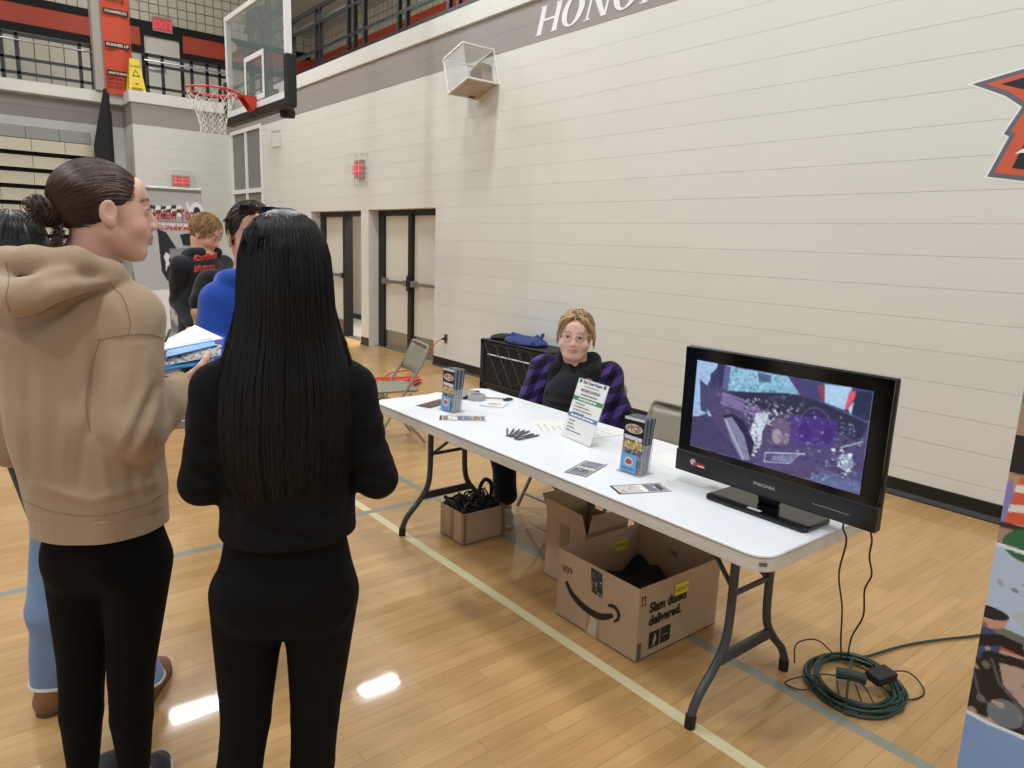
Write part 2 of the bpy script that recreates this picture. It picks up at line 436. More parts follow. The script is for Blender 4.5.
def floor_mat():
    m = bpy.data.materials.new('maple_floor'); m.use_nodes = True; nt = m.node_tree; L = nt.links; N = nt.nodes
    b = N['Principled BSDF']; b.inputs['Roughness'].default_value = .38; b.inputs['Specular IOR Level'].default_value = .3
    b.inputs['Coat Weight'].default_value = .42; b.inputs['Coat Roughness'].default_value = .045
    tc = N.new('ShaderNodeTexCoord'); sp = N.new('ShaderNodeSeparateXYZ'); L.new(tc.outputs['Object'], sp.inputs[0])
    br = N.new('ShaderNodeTexBrick'); L.new(tc.outputs['Object'], br.inputs['Vector'])
    br.inputs['Color1'].default_value = (*srgb('#bd9763'), 1); br.inputs['Color2'].default_value = (*srgb('#ad8654'), 1); br.inputs['Mortar'].default_value = (*srgb('#8b6a44'), 1)
    br.inputs['Scale'].default_value = 1; br.inputs['Mortar Size'].default_value = .0011; br.inputs['Mortar Smooth'].default_value = .3; br.inputs['Bias'].default_value = -.15
    br.inputs['Brick Width'].default_value = .62; br.inputs['Row Height'].default_value = .0635; br.offset = .37; br.offset_frequency = 3; br.squash = 1.45; br.squash_frequency = 2
    mp = N.new('ShaderNodeMapping'); mp.inputs['Scale'].default_value = (1.4, 22, 1); L.new(tc.outputs['Object'], mp.inputs[0])
    nz = N.new('ShaderNodeTexNoise'); nz.inputs['Scale'].default_value = 2.2; nz.inputs['Detail'].default_value = 7; nz.inputs['Distortion'].default_value = .6; L.new(mp.outputs[0], nz.inputs['Vector'])
    mr = N.new('ShaderNodeMapRange'); mr.inputs['From Min'].default_value = .3; mr.inputs['From Max'].default_value = .7; mr.inputs['To Min'].default_value = .90; mr.inputs['To Max'].default_value = 1.09; L.new(nz.outputs['Fac'], mr.inputs['Value'])
    mp2 = N.new('ShaderNodeMapping'); mp2.inputs['Scale'].default_value = (.55, 1, 1); L.new(tc.outputs['Object'], mp2.inputs[0])
    nb = N.new('ShaderNodeTexNoise'); nb.inputs['Scale'].default_value = 7; nb.inputs['Detail'].default_value = 3; L.new(mp2.outputs[0], nb.inputs['Vector'])
    mb = N.new('ShaderNodeMapRange'); mb.inputs['To Min'].default_value = .93; mb.inputs['To Max'].default_value = 1.05; L.new(nb.outputs['Fac'], mb.inputs['Value'])
    mm = N.new('ShaderNodeMath'); mm.operation = 'MULTIPLY'; L.new(mr.outputs[0], mm.inputs[0]); L.new(mb.outputs[0], mm.inputs[1])
    sc = N.new('ShaderNodeVectorMath'); sc.operation = 'SCALE'; L.new(br.outputs['Color'], sc.inputs[0]); L.new(mm.outputs[0], sc.inputs['Scale'])
    out = sc.outputs[0]
    def rng(sock, lo, hi):
        a = N.new('ShaderNodeMath'); a.operation = 'GREATER_THAN'; a.inputs[1].default_value = lo; L.new(sp.outputs[sock], a.inputs[0])
        d = N.new('ShaderNodeMath'); d.operation = 'LESS_THAN'; d.inputs[1].default_value = hi; L.new(sp.outputs[sock], d.inputs[0])
        e = N.new('ShaderNodeMath'); e.operation = 'MULTIPLY'; L.new(a.outputs[0], e.inputs[0]); L.new(d.outputs[0], e.inputs[1]); return e.outputs[0]
    def mul(a_, b_):
        e = N.new('ShaderNodeMath'); e.operation = 'MULTIPLY'; L.new(a_, e.inputs[0]); L.new(b_, e.inputs[1]); return e.outputs[0]
    # painted court lines: one cream line, one grey-green line and its branch
    for fac, col in ((rng('X', 1.857, 1.907), '#d6cfa6'), (rng('X', 2.312, 2.364), '#7f867c'), (mul(rng('Y', 3.625, 3.675), rng('X', -9, 2.34)), '#80877e')):
        mx = N.new('ShaderNodeMix'); mx.data_type = 'RGBA'; mx.inputs['B'].default_value = (*srgb(col), 1)
        k = N.new('ShaderNodeMath'); k.operation = 'MULTIPLY'; k.inputs[1].default_value = .93; L.new(fac, k.inputs[0])
        L.new(k.outputs[0], mx.inputs['Factor']); L.new(out, mx.inputs['A']); out = mx.outputs['Result']
    L.new(out, b.inputs['Base Color'])
    n3 = N.new('ShaderNodeTexNoise'); n3.inputs['Scale'].default_value = 3.5; n3.inputs['Detail'].default_value = 2; L.new(tc.outputs['Object'], n3.inputs['Vector'])
    bp = N.new('ShaderNodeBump'); bp.inputs['Strength'].default_value = .10; bp.inputs['Distance'].default_value = .004; L.new(n3.outputs['Fac'], bp.inputs['Height']); L.new(bp.outputs[0], b.inputs['Coat Normal']); L.new(bp.outputs[0], b.inputs['Normal'])
    return m
M_BX = block_mat('painted_block_long', 'x'); M_BY = block_mat('painted_block_end', 'y', base='#cfcfc7')
M_BYU = block_mat('painted_block_ledge', 'y', band=False); M_FL = floor_mat()
M_BLK = mat('black_satin', '#0e0e10', rough=.42); M_BLKM = mat('black_matte', '#101011', rough=.8)
M_RUB = mat('black_rubber', '#0e0e10', rough=.5); M_CREAMD = mat('cream_door_paint', '#d3cdc0', rough=.4, var=.02)
M_STEEL = mat('brushed_steel', '#a8a9a8', rough=.32, metal=1, stretch=(1, 1, 60), var=.06, vscale=6)
M_GREY = mat('grey_paint', '#8d8a85', rough=.5); M_WHT = mat('white_paint', '#e6e6e4', rough=.4)
M_ORG = mat('orange_red_paint', '#b5442a', rough=.5, var=.04)
M_VC = mat('printed_card', rough=.35, vcol=True, var=.01); M_VCM = mat('printed_matte', rough=.6, vcol=True, var=.01)
M_CLEAR = mat('clear_plastic', '#eef4f6', rough=.05, alpha=.16)
M_CHROME = mat('chrome', '#c8c8c8', rough=.15, metal=1)

def struct(mb, name, m, **kw):
    return mb.build(name, m, kind='structure', **kw)
struct(MB().box(-14, 9, -12, BW+.9, -.12, 0), 'floor', M_FL)
DY1, DY2, DY3, DY4 = 7.95, 9.80, 10.04, 11.90
WY1, WY2, WZ1, WZ2 = 14.18, 16.02, 1.20, 3.70
T = .3; r = MB()
for y0, y1, z0, z1 in ((-10, DY1, 0, 21*CZ), (DY1, DY2, 2.032, 21*CZ), (DY2, DY3, 0, 21*CZ), (DY3, DY4, 2.032, 21*CZ), (DY4, WY1, 0, 21*CZ), (WY1, WY2, 0, WZ1), (WY1, WY2, WZ2, 21*CZ), (WY2, BW+.3, 0, 21*CZ)):
    r.box(W, W+T, y0, y1, z0, z1)
struct(r, 'wall_right', M_BX)
r = MB().box(3.2, W, BW, BW+.3, 0, 21*CZ); r.box(3.2, 3.45, BW+.3, BW+.85, 0, 21*CZ); struct(r, 'wall_back', M_BY)
struct(MB().box(-12, 3.2, BW+.85, BW+1.1, 0, 21*CZ), 'wall_recess', M_BY)
# ledge caps that top the walls along the upper walkway
struct(MB().box(W-.035, W+T+.05, -10, BW, 20*CZ+.003, 21*CZ+.012), 'trim_1', M_BYU, bevel=.008)
struct(MB().box(3.165, W+T, BW-.035, BW+.35, 20*CZ+.003, 21*CZ+.012), 'trim_2', M_BYU, bevel=.008)
struct(MB().box(-12, 3.3, BW+.6, BW+1.1, 20*CZ+.003, 21*CZ+.012), 'trim_3', M_BYU, bevel=.008)
struct(MB().box(3.161, 3.45, BW-.03, BW+.95, 20*CZ+.001, 21*CZ+.0135), 'trim_4', M_BYU)
# black cove base
bb = MB()
for y0, y1 in ((-10, DY1), (DY2, DY3), (DY4, BW)):
    bb.prism([(0, 0), (-.03, 0), (-.028, .008), (-.014, .02), (-.006, .035), (-.006, .115), (0, .12)], (W, y0, 0), (1, 0, 0), (0, 0, 1), (0, 1, 0), y1-y0)
struct(bb, 'baseboard_right', M_BLK)
struct(MB().box(3.2, W, BW-.008, BW, 0, .115), 'baseboard_back', M_BLK)
# upper walkway: slab, walls with bands
M_UP = mat('upper_wall_cream', '#c9c2b0', rough=.6, var=.03)
def slot_block(name, plane):
    m = mat(name, '#cfc8b6', rough=.7); nt = m.node_tree; L = nt.links; N = nt.nodes; b = N['Principled BSDF']
    tc = N.new('ShaderNodeTexCoord'); sp = N.new('ShaderNodeSeparateXYZ'); L.new(tc.outputs['Object'], sp.inputs[0])
    cb = N.new('ShaderNodeCombineXYZ'); L.new(sp.outputs['Y' if plane == 'x' else 'X'], cb.inputs[0]); L.new(sp.outputs['Z'], cb.inputs[1])
    br = N.new('ShaderNodeTexBrick'); L.new(cb.outputs[0], br.inputs['Vector']); br.inputs['Scale'].default_value = 1
    br.inputs['Color1'].default_value = (*srgb('#d0c9b6'), 1); br.inputs['Color2'].default_value = (*srgb('#c6bfad'), 1); br.inputs['Mortar'].default_value = (*srgb('#8e8778'), 1)
    br.inputs['Mortar Size'].default_value = .012; br.inputs['Mortar Smooth'].default_value = .4; br.inputs['Brick Width'].default_value = .2032; br.inputs['Row Height'].default_value = .2032; br.offset = 0
    L.new(br.outputs['Color'], b.inputs['Base Color'])
    bp = N.new('ShaderNodeBump'); bp.inputs['Strength'].default_value = 1; bp.inputs['Distance'].default_value = .02; bp.invert = True; L.new(br.outputs['Fac'], bp.inputs['Height']); L.new(bp.outputs[0], b.inputs['Normal'])
    return m
M_SLX = slot_block('split_block_side', 'x'); M_SLY = slot_block('split_block_end', 'y')
UX, UY = 8.1, 19.0
struct(MB().box(W+T, UX, -6, UY, 3.85, 4.05), 'floor_walkway', M_GREY)
struct(MB().box(-10, W+T, BW+1.1, UY, 3.85, 4.05), 'floor_walkway_end', M_GREY)
DX0, DX1, DZT = 4.05, 4.95, 6.153
def band_y(z0, z1, name, m, pro=0):
    r = MB(); y = UY-pro
    if z1 <= DZT+.001:
        r.box(-10, DX0, y, UY+.2, z0, z1); r.box(DX1, UX, y, UY+.2, z0, z1)
    elif z0 < DZT:
        r.box(-10, DX0, y, UY+.2, z0, z1); r.box(DX1, UX, y, UY+.2, z0, z1); r.box(DX0, DX1, y, UY+.2, DZT, z1)
    else: r.box(-10, UX, y, UY+.2, z0, z1)
    struct(r, name, m)
band_y(4.05, 5.60, 'wall_upper_back', M_UP); band_y(5.60, 5.765, 'trim_5', M_BLKM, .03); band_y(5.765, 6.155, 'trim_6', M_ORG, .01)
band_y(6.155, 6.31, 'trim_7', M_BLKM, .03); band_y(6.31, 9.2, 'wall_upper_back_block', M_SLY)
struct(MB().box(UX, UX+.2, -6, UY, 4.05, 5.60), 'wall_upper_side', M_UP)
struct(MB().box(UX-.03, UX+.2, -6, UY, 5.60, 5.765), 'trim_8', M_BLKM)
struct(MB().box(UX-.01, UX+.2, -6, UY, 5.765, 6.155), 'trim_9', M_ORG)
struct(MB().box(UX, UX+.2, -6, UY, 6.155, 9.2), 'wall_upper_side_block', M_SLX)
# siding seams below the bands
sm = MB()
for k in range(48):
    x = -9.9+k*.27
    if not DX0-.15 < x < DX1+.15: sm.box(x-.009, x+.009, UY-.006, UY+.01, 4.05, 5.60)
struct(sm, 'trim_10', mat('seam_shadow_gap', '#6d685c', rough=.8))
struct(MB().box(-14, UX+.2, -12, UY+.2, 9.2, 9.35), 'ceiling', mat('ceiling_deck', '#c9c6be', rough=.8))
struct(MB().box(W+1.3, UX, 12.9, UY, 6.75, 6.95), 'ceiling_soffit', mat('soffit_paint', '#b9b2a2', rough=.7))
# upper door with black frame
r = MB(); r.box(DX0, DX0+.07, UY-.03, UY+.1, 4.05, DZT); r.box(DX1-.07, DX1, UY-.03, UY+.1, 4.05, DZT); r.box(DX0-.004, DX1+.004, UY-.034, UY+.1, DZT-.15, DZT)
fr = struct(r, 'door_3', M_BLKM)
MB().box(DX0+.07, DX1-.07, UY+.01, UY+.06, 4.05, DZT-.15).build('door_panel', M_CREAMD, fr)
MB().box(DX0+.14, DX0+.5, UY-.05, UY-.01, 5.28, 5.33).build('push_bar', M_CHROME, fr)
# ------------------------------------------------------------------ gym double doors in the long wall
FX = W+.165
def double_door(n, y0, y1, opened):
    r = MB(); zt = 2.032; t = .075
    r.box(FX+.002, FX+(.03 if opened else .118), y0, y0+.045, 0, zt-.002); r.box(FX+.002, FX+.118, y1-.17, y1, 0, zt-.002); r.box(FX, FX+.12, y0+.001, y1-.001, zt-.075, zt)
    ym = (y0+y1)/2-.03; r.box(FX-.02, FX+.116, ym-.045, ym+.045, 0, zt-.05)
    fr = struct(r, 'door_%d' % n, M_BLK, bevel=0)
    leaves = [(ym+.045, y1-.17)] + ([] if opened else [(y0+.045, ym-.045)])
    for a, b in leaves:
        lf = MB().box(FX+.035, FX+.08, a+.004, b-.004, .012, zt-.08).build('door_leaf', M_CREAMD, fr, bevel=.002)
        MB().box(FX+.031, FX+.036, a+.015, b-.015, .02, .27).build('kick_plate', M_STEEL, lf)
        bar = MB().box(FX-.045, FX-.005, a+.01, b-.03, .985, 1.03)
        bar.box(FX-.05, FX+.034, b-.09, b-.02, .965, 1.05); bar.box(FX-.05, FX+.034, a+.01, a+.09, .965, 1.05)
        bar.build('push_bar', M_STEEL, lf, bevel=.004)
    if not opened:
        MB().box(FX-.05, FX-.02, ym-.04, ym+.04, .90, 1.12).build('latch_case', M_BLK, fr, bevel=.005)
    MB().box(FX-.04, FX+.14, y0+.03, y1-.03, 0, .012).build('threshold', M_STEEL, fr)
    return fr
double_door(1, DY1, DY2, False)
d2 = double_door(2, DY3, DY4, True)
# corridor behind the open leaf, a return wall and its base
M_COR = mat('corridor_wall', '#a79c8b', rough=.6)
struct(MB().box(W+T+.001, 9, DY3-.49, BW-.01, -.11, .003), 'floor_corridor', mat('corridor_floor', '#98938a', rough=.3))
struct(MB().box(6.6, 6.75, DY3-.5, BW, 0, 2.7), 'wall_corridor', M_COR)
struct(MB().box(6.585, 6.6, DY3-.5, BW, 0, .1), 'baseboard_corridor', M_BLK)
struct(MB().box(W+T, 6.75, DY3-.5, BW, 2.6, 2.7), 'ceiling_corridor', M_WHT)
struct(MB().box(W+T, 6.75, DY3-.65, DY3-.5, 0, 2.7), 'wall_corridor_end', M_COR)
# ------------------------------------------------------------------ louvred window at the corner
wn = MB(); fx = W-.012
wn.box(fx, fx+.05, WY1, WY1+.07, WZ1, WZ2); wn.box(fx, fx+.05, WY2-.07, WY2, WZ1, WZ2); wn.box(fx-.003, fx+.053, WY1-.002, WY2+.002, WZ2-.07, WZ2+.002); wn.box(fx-.003, fx+.053, WY1-.002, WY2+.002, WZ1-.002, WZ1+.07)
ymid = (WY1+WY2)/2
wn.box(fx+.002, fx+.048, ymid-.035, ymid+.035, WZ1+.01, WZ2-.01); wn.box(fx-.003, fx+.053, WY1-.002, WY2+.002, 2.44, 2.52)
wf = struct(wn, 'window_1', M_WHT)
M_SHADE = mat('perforated_shade', '#8c8c86', rough=.8)
for a, b in ((WY1+.07, ymid-.035), (ymid+.035, WY2-.07)):
    for z0, z1 in ((WZ1+.07, 2.44), (2.52, WZ2-.07)):
        g = MB(); g.box(W+.05, W+.07, a, b, z0, z1)
        n = int((b-a)/.034)
        for k in range(n):
            y = a+(k+.5)*(b-a)/n; g.box(W+.022, W+.052, y-.009, y+.009, z0, z1)
        g.build('shade_panel', M_SHADE, wf)
# ------------------------------------------------------------------ wall lettering and emblem
M_LET = mat('white_letter_paint', '#e2e2e4', rough=.5)
def serif(ch):
    """strokes on a 0..1 high cell as polygons"""
    if ch == 'H': return [[(.05,0),(.26,0),(.26,1),(.05,1)],[(.74,0),(.95,0),(.95,1),(.74,1)],[(.2,.46),(.8,.46),(.8,.54),(.2,.54)]]+[[(x-.14,y),(x+.14,y),(x+.14,y+.045),(x-.14,y+.045)] for x in (.145,.855) for y in (0,.955)]
    if ch == 'N': return [[(.1,0),(.19,0),(.19,1),(.1,1)],[(.81,0),(.9,0),(.9,1),(.81,1)],[(.05,1),(.3,1),(.9,0),(.72,0)]]+[[(x-.14,y),(x+.14,y),(x+.14,y+.045),(x-.14,y+.045)] for x,y in ((.15,0),(.12,.955),(.85,.955))]
    if ch == 'R': return [[(.1,0),(.25,0),(.25,1),(.1,1)],[(.2,1),(.62,1),(.8,.93),(.86,.75),(.8,.57),(.62,.48),(.2,.48),(.2,.54),(.56,.54),(.66,.6),(.7,.75),(.66,.88),(.56,.94),(.2,.94)],[(.42,.5),(.6,.5),(.98,0),(.8,0)]]+[[(x-.14,y),(x+.14,y),(x+.14,y+.045),(x-.14,y+.045)] for x,y in ((.175,0),(.14,.955),(.93,0))]
    a = [(.5+.46*math.cos(t), .5+.52*math.sin(t)) for t in np.linspace(0, 2*PI, 33)]; b = [(.5+.22*math.cos(t), .5+.45*math.sin(t)) for t in np.linspace(0, 2*PI, 33)]
    return [[a[i], a[i+1], b[i+1], b[i]] for i in range(32)]
s = MB(); hh = .262
for k, ch in enumerate('HONOR'):
    for j, p in enumerate(serif(ch)):
        q = [((x*.335 + y*hh*.32 + k*.352), y*hh) for x, y in p]
        s.prism(q, (W-.001-.0006*min(j, 6), 6.085, 3.722), (0, -1, 0), (0, 0, 1), (-1, 0, 0), .0012)
s.build('wall_lettering', M_LET, label='white painted serif lettering HONOR on the grey wall stripe', cat='lettering')
def flatp(pts, m, off, name, parent=None, **kw):
    return MB().prism([(-y, z) for y, z in pts], (W-off, 0, 0), (0, -1, 0), (0, 0, 1), (-1, 0, 0), .001).build(name, m, parent, **kw)
# winged emblem: white edge, grey, orange, black layers (only its left tip is in the photo; it is carried on a little)
EM = [(1.885, 2.664), (1.25, 2.78), (.9, 2.74), (.9, 2.02), (1.2, 2.02), (1.725, 2.112), (1.642, 2.338), (1.672, 2.355), (1.60, 2.50), (1.70, 2.575)]
def grow(pts, d):
    n = len(pts); out = []
    for i in range(n):
        p0, p1, p2 = [np.array(pts[(i+k) % n]) for k in (-1, 0, 1)]
        e1 = nrm(p1-p0); e2 = nrm(p2-p1); n1 = np.array([e1[1], -e1[0]]); n2 = np.array([e2[1], -e2[0]]); b = nrm(n1+n2)
        out.append(tuple(p1+b*d/max(.35, b@n1)))
    return out
_s = sum(EM[i][0]*EM[(i+1) % 10][1]-EM[(i+1) % 10][0]*EM[i][1] for i in range(10)); _o = 1 if _s > 0 else -1
em = flatp(grow(EM, .012*_o), M_WHT, .0005, 'wall_emblem', label='grey, orange and black jagged winged emblem painted on the wall at the right', cat='emblem')
flatp(EM, mat('emblem_grey', '#5f6068'), .0015, 'grey_layer', em); flatp(grow(EM, -.026*_o), mat('emblem_orange', '#c4573a'), .0025, 'orange_layer', em)
BKL = grow(EM, -.055*_o); flatp([BKL[0] if BKL[0][0] < 1.8 else (1.72, 2.66)]+BKL[1:5]+[(1.60, 2.155), (1.555, 2.30), (1.50, 2.47), (1.56, 2.58)], mat('emblem_black', '#141214'), .0035, 'black_layer', em)
flatp([(1.60, 2.235), (1.50, 2.30), (1.42, 2.25)], M_WHT, .0045, 'white_fleck', em)
# ------------------------------------------------------------------ railings along the upper walkway
def railing(name, a, b, posts, zt, rails, thick, label):
    a = np.array(a, float); b = np.array(b, float); d = nrm(b-a)
    root = empty(name, tuple((a+b)/2+np.array([0, 0, 21*CZ+.012])), 0, label, 'railing', 'black railings round the upper walkway' if False else None)
    for z in rails:
        MB().beam(a+[0, 0, z], b+[0, 0, z], .05, thick if z < zt else .06).build('rail', M_BLK, root)
    for t in posts:
        p = a+d*t; MB().beam(p+[0, 0, 21*CZ+.01], p+[0, 0, zt+.02], .05, .055).build('post', M_BLK, root)
    h = a+np.array([d[1], -d[0], 0])*.09
    MB().tube([h+[0, 0, zt-.12], h+(b-a)+[0, 0, zt-.12]], .018, 8).build('handrail', M_STEEL, root)
    return root
ys = [3.0, 3.5, 5.1, 5.35, 6.35, 6.6, 7.62, 7.83, 8.84, 9.05, 10.04, 10.36, 10.56, 11.57, 11.73, 12.7, 12.9, 13.9, 14.15, 15.2]
railing('walkway_railing', (5.12, 1.5, 0), (5.12, 15.9, 0), [y-1.5 for y in ys], 5.22, [4.35, 4.58, 4.98, 5.22], .045, 'long black walkway railing on top of the long wall ledge')
railing('walkway_railing', (-4.0, 16.85, 0), (2.72, 16.85, 0), [x+4 for x in (-3.3, -3.06, -1.7, -1.46, -.05, .19, 1.24, 1.48, 2.5, 2.70)], 5.10, [4.42, 4.68, 5.10], .05, 'black walkway railing left of the orange banner')
railing('walkway_railing', (3.50, 16.3, 0), (5.1, 16.3, 0), [.06, .35, .90, 1.20, 1.45], 5.02, [4.42, 4.84, 5.02], .05, 'short black walkway railing behind the basketball hoop')

# unseen ceiling panel and lamp, added to brighten the corridor
cl = empty('corridor_fill_light', (5.95, 11.0, 2.6), 0, 'unseen light panel added to brighten the corridor beyond the open door leaf', 'ceiling light')
MB().box(5.7, 6.2, 10.6, 11.4, 2.585, 2.6).build('fill_panel', mat('lit_fill_panel', '#ffffff', emit='#fff6e8', es=6), cl)
cd = bpy.data.lights.new('corridor_fill_lamp', 'AREA'); cd.shape = 'RECTANGLE'; cd.size = .5; cd.size_y = .8; cd.energy = 110
co = bpy.data.objects.new('corridor_fill_lamp', cd); COL.objects.link(co); co.location = (5.95, 11.0, 2.58)
# ================================================================== THINGS ON THE WALLS AND OVERHEAD
M_WIRE = mat('white_wire', '#d8d6cf', rough=.45, metal=.3)
M_EXH = mat('exit_sign_case', '#9d958c', rough=.5)
M_RED = mat('exit_letters', '#d8404a', emit='#ff4a55', es=.35)
M_REDF = mat('exit_face', '#b84a4e', emit='#e2555f', es=.12)
def exit_sign(c, ex, n, w=.30, h=.19, label='', cage=True, arch=False):
    """c centre on the wall, ex along the wall to the viewer's right, n out of the wall"""
    c, ex, n = [np.array(q, float) for q in (c, ex, n)]; up = np.array([0, 0, 1.])
    root = empty('exit_sign', tuple(c), 0, label, 'exit sign')
    MB().obb(c+n*.03, ex*w/2, n*.03, up*h/2).build('case', M_EXH, root, bevel=.004)
    MB().obb(c+n*.0615, ex*(w/2-.02), n*.0012, up*(h/2-.02)).build('face', M_REDF, root)
    text('lettering', 'EXIT', h*.68, c+n*.064-up*h*.25, ex, up, M_RED, root, align='CENTER', bold=.004)
    if cage:
        g = MB(); W2, H2, D = w/2+.09, h/2+.09, .15
        def P(a, b, d): return c+ex*a+up*b+n*d
        for d in (.012, D):
            if arch and d == D:
                pass
            g.tube([P(-W2, -H2, d), P(W2, -H2, d), P(W2, H2*.6 if arch else H2, d), *([P(W2*.6, H2*1.1, d), P(-W2*.6, H2*1.1, d), P(-W2, H2*.6, d)] if arch else [P(-W2, H2, d)]), P(-W2, -H2, d)], .004, 5)
        for a in np.linspace(-W2, W2, 5): g.tube([P(a, -H2, .012), P(a, -H2, D), P(a, H2*(.6 if arch and abs(a) > .9*W2 else 1), D), P(a, H2*(.6 if arch and abs(a) > .9*W2 else 1), .012)], .003, 5)
        for b in (-.04, .04): g.tube([P(-W2, b, .012), P(-W2, b, D), P(W2, b, D), P(W2, b, .012)], .003, 5)
        g.build('wire_guard', M_WIRE, root)
    return root
exit_sign((W, 10.02, 2.62), (0, -1, 0), (-1, 0, 0), w=.24, h=.26, label='caged red exit sign on the long wall above the double doors')
exit_sign((4.03, BW, 2.64), (1, 0, 0), (0, -1, 0), w=.34, h=.22, label='red exit sign in an arched wire guard on the end wall', arch=True)
exit_sign((4.52, UY-.02, 6.28), (1, 0, 0), (0, -1, 0), w=.42, h=.32, label='red exit sign over the upper walkway door', cage=False)
# empty little wire cage by the window
cg = MB(); c = np.array([W, 13.4, 3.35])
for d in (.01, .22):
    cg.tube([c+[-d, a, b] for a, b in ((-.22, -.14), (.22, -.14), (.22, .14), (-.22, .14), (-.22, -.14))], .006, 5)
for a in np.linspace(-.22, .22, 4):
    cg.tube([c+[-.01, a, -.14], c+[-.22, a, -.14], c+[-.22, a, .14], c+[-.01, a, .14]], .005, 5)
for b in (-.05, .05): cg.tube([c+[-.01, -.22, b], c+[-.22, -.22, b], c+[-.22, .22, b], c+[-.01, .22, b]], .005, 5)
ct = empty('wire_guard', (W, 13.4, 3.35), 0, 'small white wire guard high on the long wall beside the window', 'wire guard')
cg.build('cage', M_WIRE, ct)
# big tilted equipment guard, rolled about the wall's normal
th = math.radians(17); Yr = np.array([0, math.cos(th), -math.sin(th)]); Zr = np.array([0, math.sin(th), math.cos(th)]); Xr = np.array([1., 0, 0])
G0 = np.array([W-.42, 6.665+.02, 3.345])      # lower outer corner nearest the camera
S1, S2, SD = .39, .39, .42
def GP(a, b, d): return G0 + Yr*a + Zr*b + Xr*d
gt = empty('equipment_guard', (W, 6.85, 3.4), 0, 'tilted clear guard box with white frame and plywood shelf high on the long wall', 'guard box')
m = MB(); m.add([GP(0, 0, 0), GP(S1, 0, 0), GP(S1, 0, SD), GP(0, 0, SD), GP(0, .018, 0), GP(S1, .018, 0), GP(S1, .018, SD), GP(0, .018, SD)], [(0,1,2,3),(4,7,6,5),(0,4,5,1),(1,5,6,2),(2,6,7,3),(3,7,4,0)])
m.build('shelf', mat('plywood', '#b0a390', rough=.6, var=.12, vscale=14), gt)
m = MB(); e = .018
cor = {(a, b, d): GP(a*S1, b*S2, d*SD) for a in (0, 1) for b in (0, 1) for d in (0, 1)}
for k1, p1 in cor.items():
    for k2, p2 in cor.items():
        if k1 < k2 and sum(abs(k1[i]-k2[i]) for i in range(3)) == 1:
            if k1 == (0, 0, 0) and k2 == (0, 1, 0): continue
            m.beam(p1, p2, e, e, up=(.3, .2, .9))
m.build('frame', mat('frame_white', '#dedbd4', rough=.4), gt, bevel=.002)
M_MESH = mat('clear_guard', '#dfe3e2', rough=.15, alpha=.3)
for nme, q in (('front_pane', [(0,0,0),(1,0,0),(1,1,0),(0,1,0)]), ('top_pane', [(0,1,0),(1,1,0),(1,1,1),(0,1,1)]), ('side_pane', [(1,0,0),(1,0,1),(1,1,1),(1,1,0)])):
    P = [cor[k] for k in q]; nn = nrm(np.cross(P[1]-P[0], P[3]-P[0]))*.004
    MB().add([p for p in P]+[p+nn for p in P], [(0,1,2,3),(7,6,5,4),(0,4,5,1),(1,5,6,2),(2,6,7,3),(3,7,4,0)]).build(nme, M_MESH, gt)
MB().obb(GP(.2, .17, SD-.07), Xr*.07, Yr*.11, Zr*.10).build('speaker_box', mat('taupe_case', '#9b8f82', rough=.6), gt, bevel=.01)
m = MB()
for s_ in range(3):
    pts = [GP(S1+.0, .30-.05*s_, .3), GP(S1+.07, .26-.06*s_, .2+.03*s_), GP(S1+.03, .2-.07*s_, .15), GP(S1+.08, .12-.03*s_, .2), GP(S1+.02, .02, .25), GP(S1-.1, -.03-.02*s_, .3)]
    m.tube(spline(pts, 6), .004, 5)
m.build('loose_wires', M_RUB, gt)
# wall outlet with orange plug lead
ot = empty('wall_outlet', (W, 7.655, .38), 0, 'grey wall outlet plate above the black base near the doors', 'outlet')
MB().box(W-.008, W, 7.62, 7.69, .32, .44).build('plate', M_STEEL, ot, bevel=.002)
MB().box(W-.011, W-.007, 7.635, 7.675, .395, .425).build('socket', M_BLK, ot); MB().box(W-.011, W-.007, 7.635, 7.675, .335, .365).build('socket', M_BLK, ot)
M_ORC = mat('orange_cord', '#d9552f', rough=.45)
pts = [(W-.05, 7.655, .38), (W-.12, 7.70, .33), (W-.2, 7.8, .15), (W-.28, 7.85, .02), (W-.45, 7.7, .008), (4.2, 7.6, .008), (3.95, 7.3, .008)]
cd_ = empty('extension_cord', (4.2, 7.5, 0), 0, 'orange extension cord from the wall outlet to the floor behind the tan chair', 'cord')
g_ = random.Random(3); heap = [(3.95, 7.3, .008)]
for i in range(70):
    a = i*2.1; R = g_.uniform(.12, .34); heap.append((3.92+R*1.1*math.cos(a), 6.95+R*math.sin(a), .008+g_.uniform(0, .05)))
MB().tube(spline(pts, 6)+spline(heap, 5)[1:], .0065, 6).build('cable', M_ORC, cd_, smooth=True)
MB().lathe([(.014, 0), (.016, .02), (.012, .045), (.006, .06)], (W-.012, 7.655, .38), 10, (-1, 0, 0)).build('plug', M_BLK, cd_, smooth=True)
# clock on the upper wall
ck = empty('wall_clock', (6.05, UY, 6.11-.02), 0, 'round white wall clock on the red band above the walkway', 'clock')
MB().lathe([(.165, 0), (.165, .04), (.15, .045)], (6.05, UY-.01, 6.09), 28, (0, -1, 0)).build('rim', M_BLK, ck)
MB().lathe([(.145, .045), (.145, .047)], (6.05, UY-.01, 6.09), 28, (0, -1, 0)).build('dial', M_WHT, ck)
MB().beam((6.05, UY-.06, 6.09), (6.12, UY-.06, 6.14), .012, .006, up=(0, 1, 0)).build('hand', M_BLK, ck); MB().beam((6.05, UY-.06, 6.09), (5.99, UY-.06, 6.0), .01, .006, up=(0, 1, 0)).build('hand', M_BLK, ck)

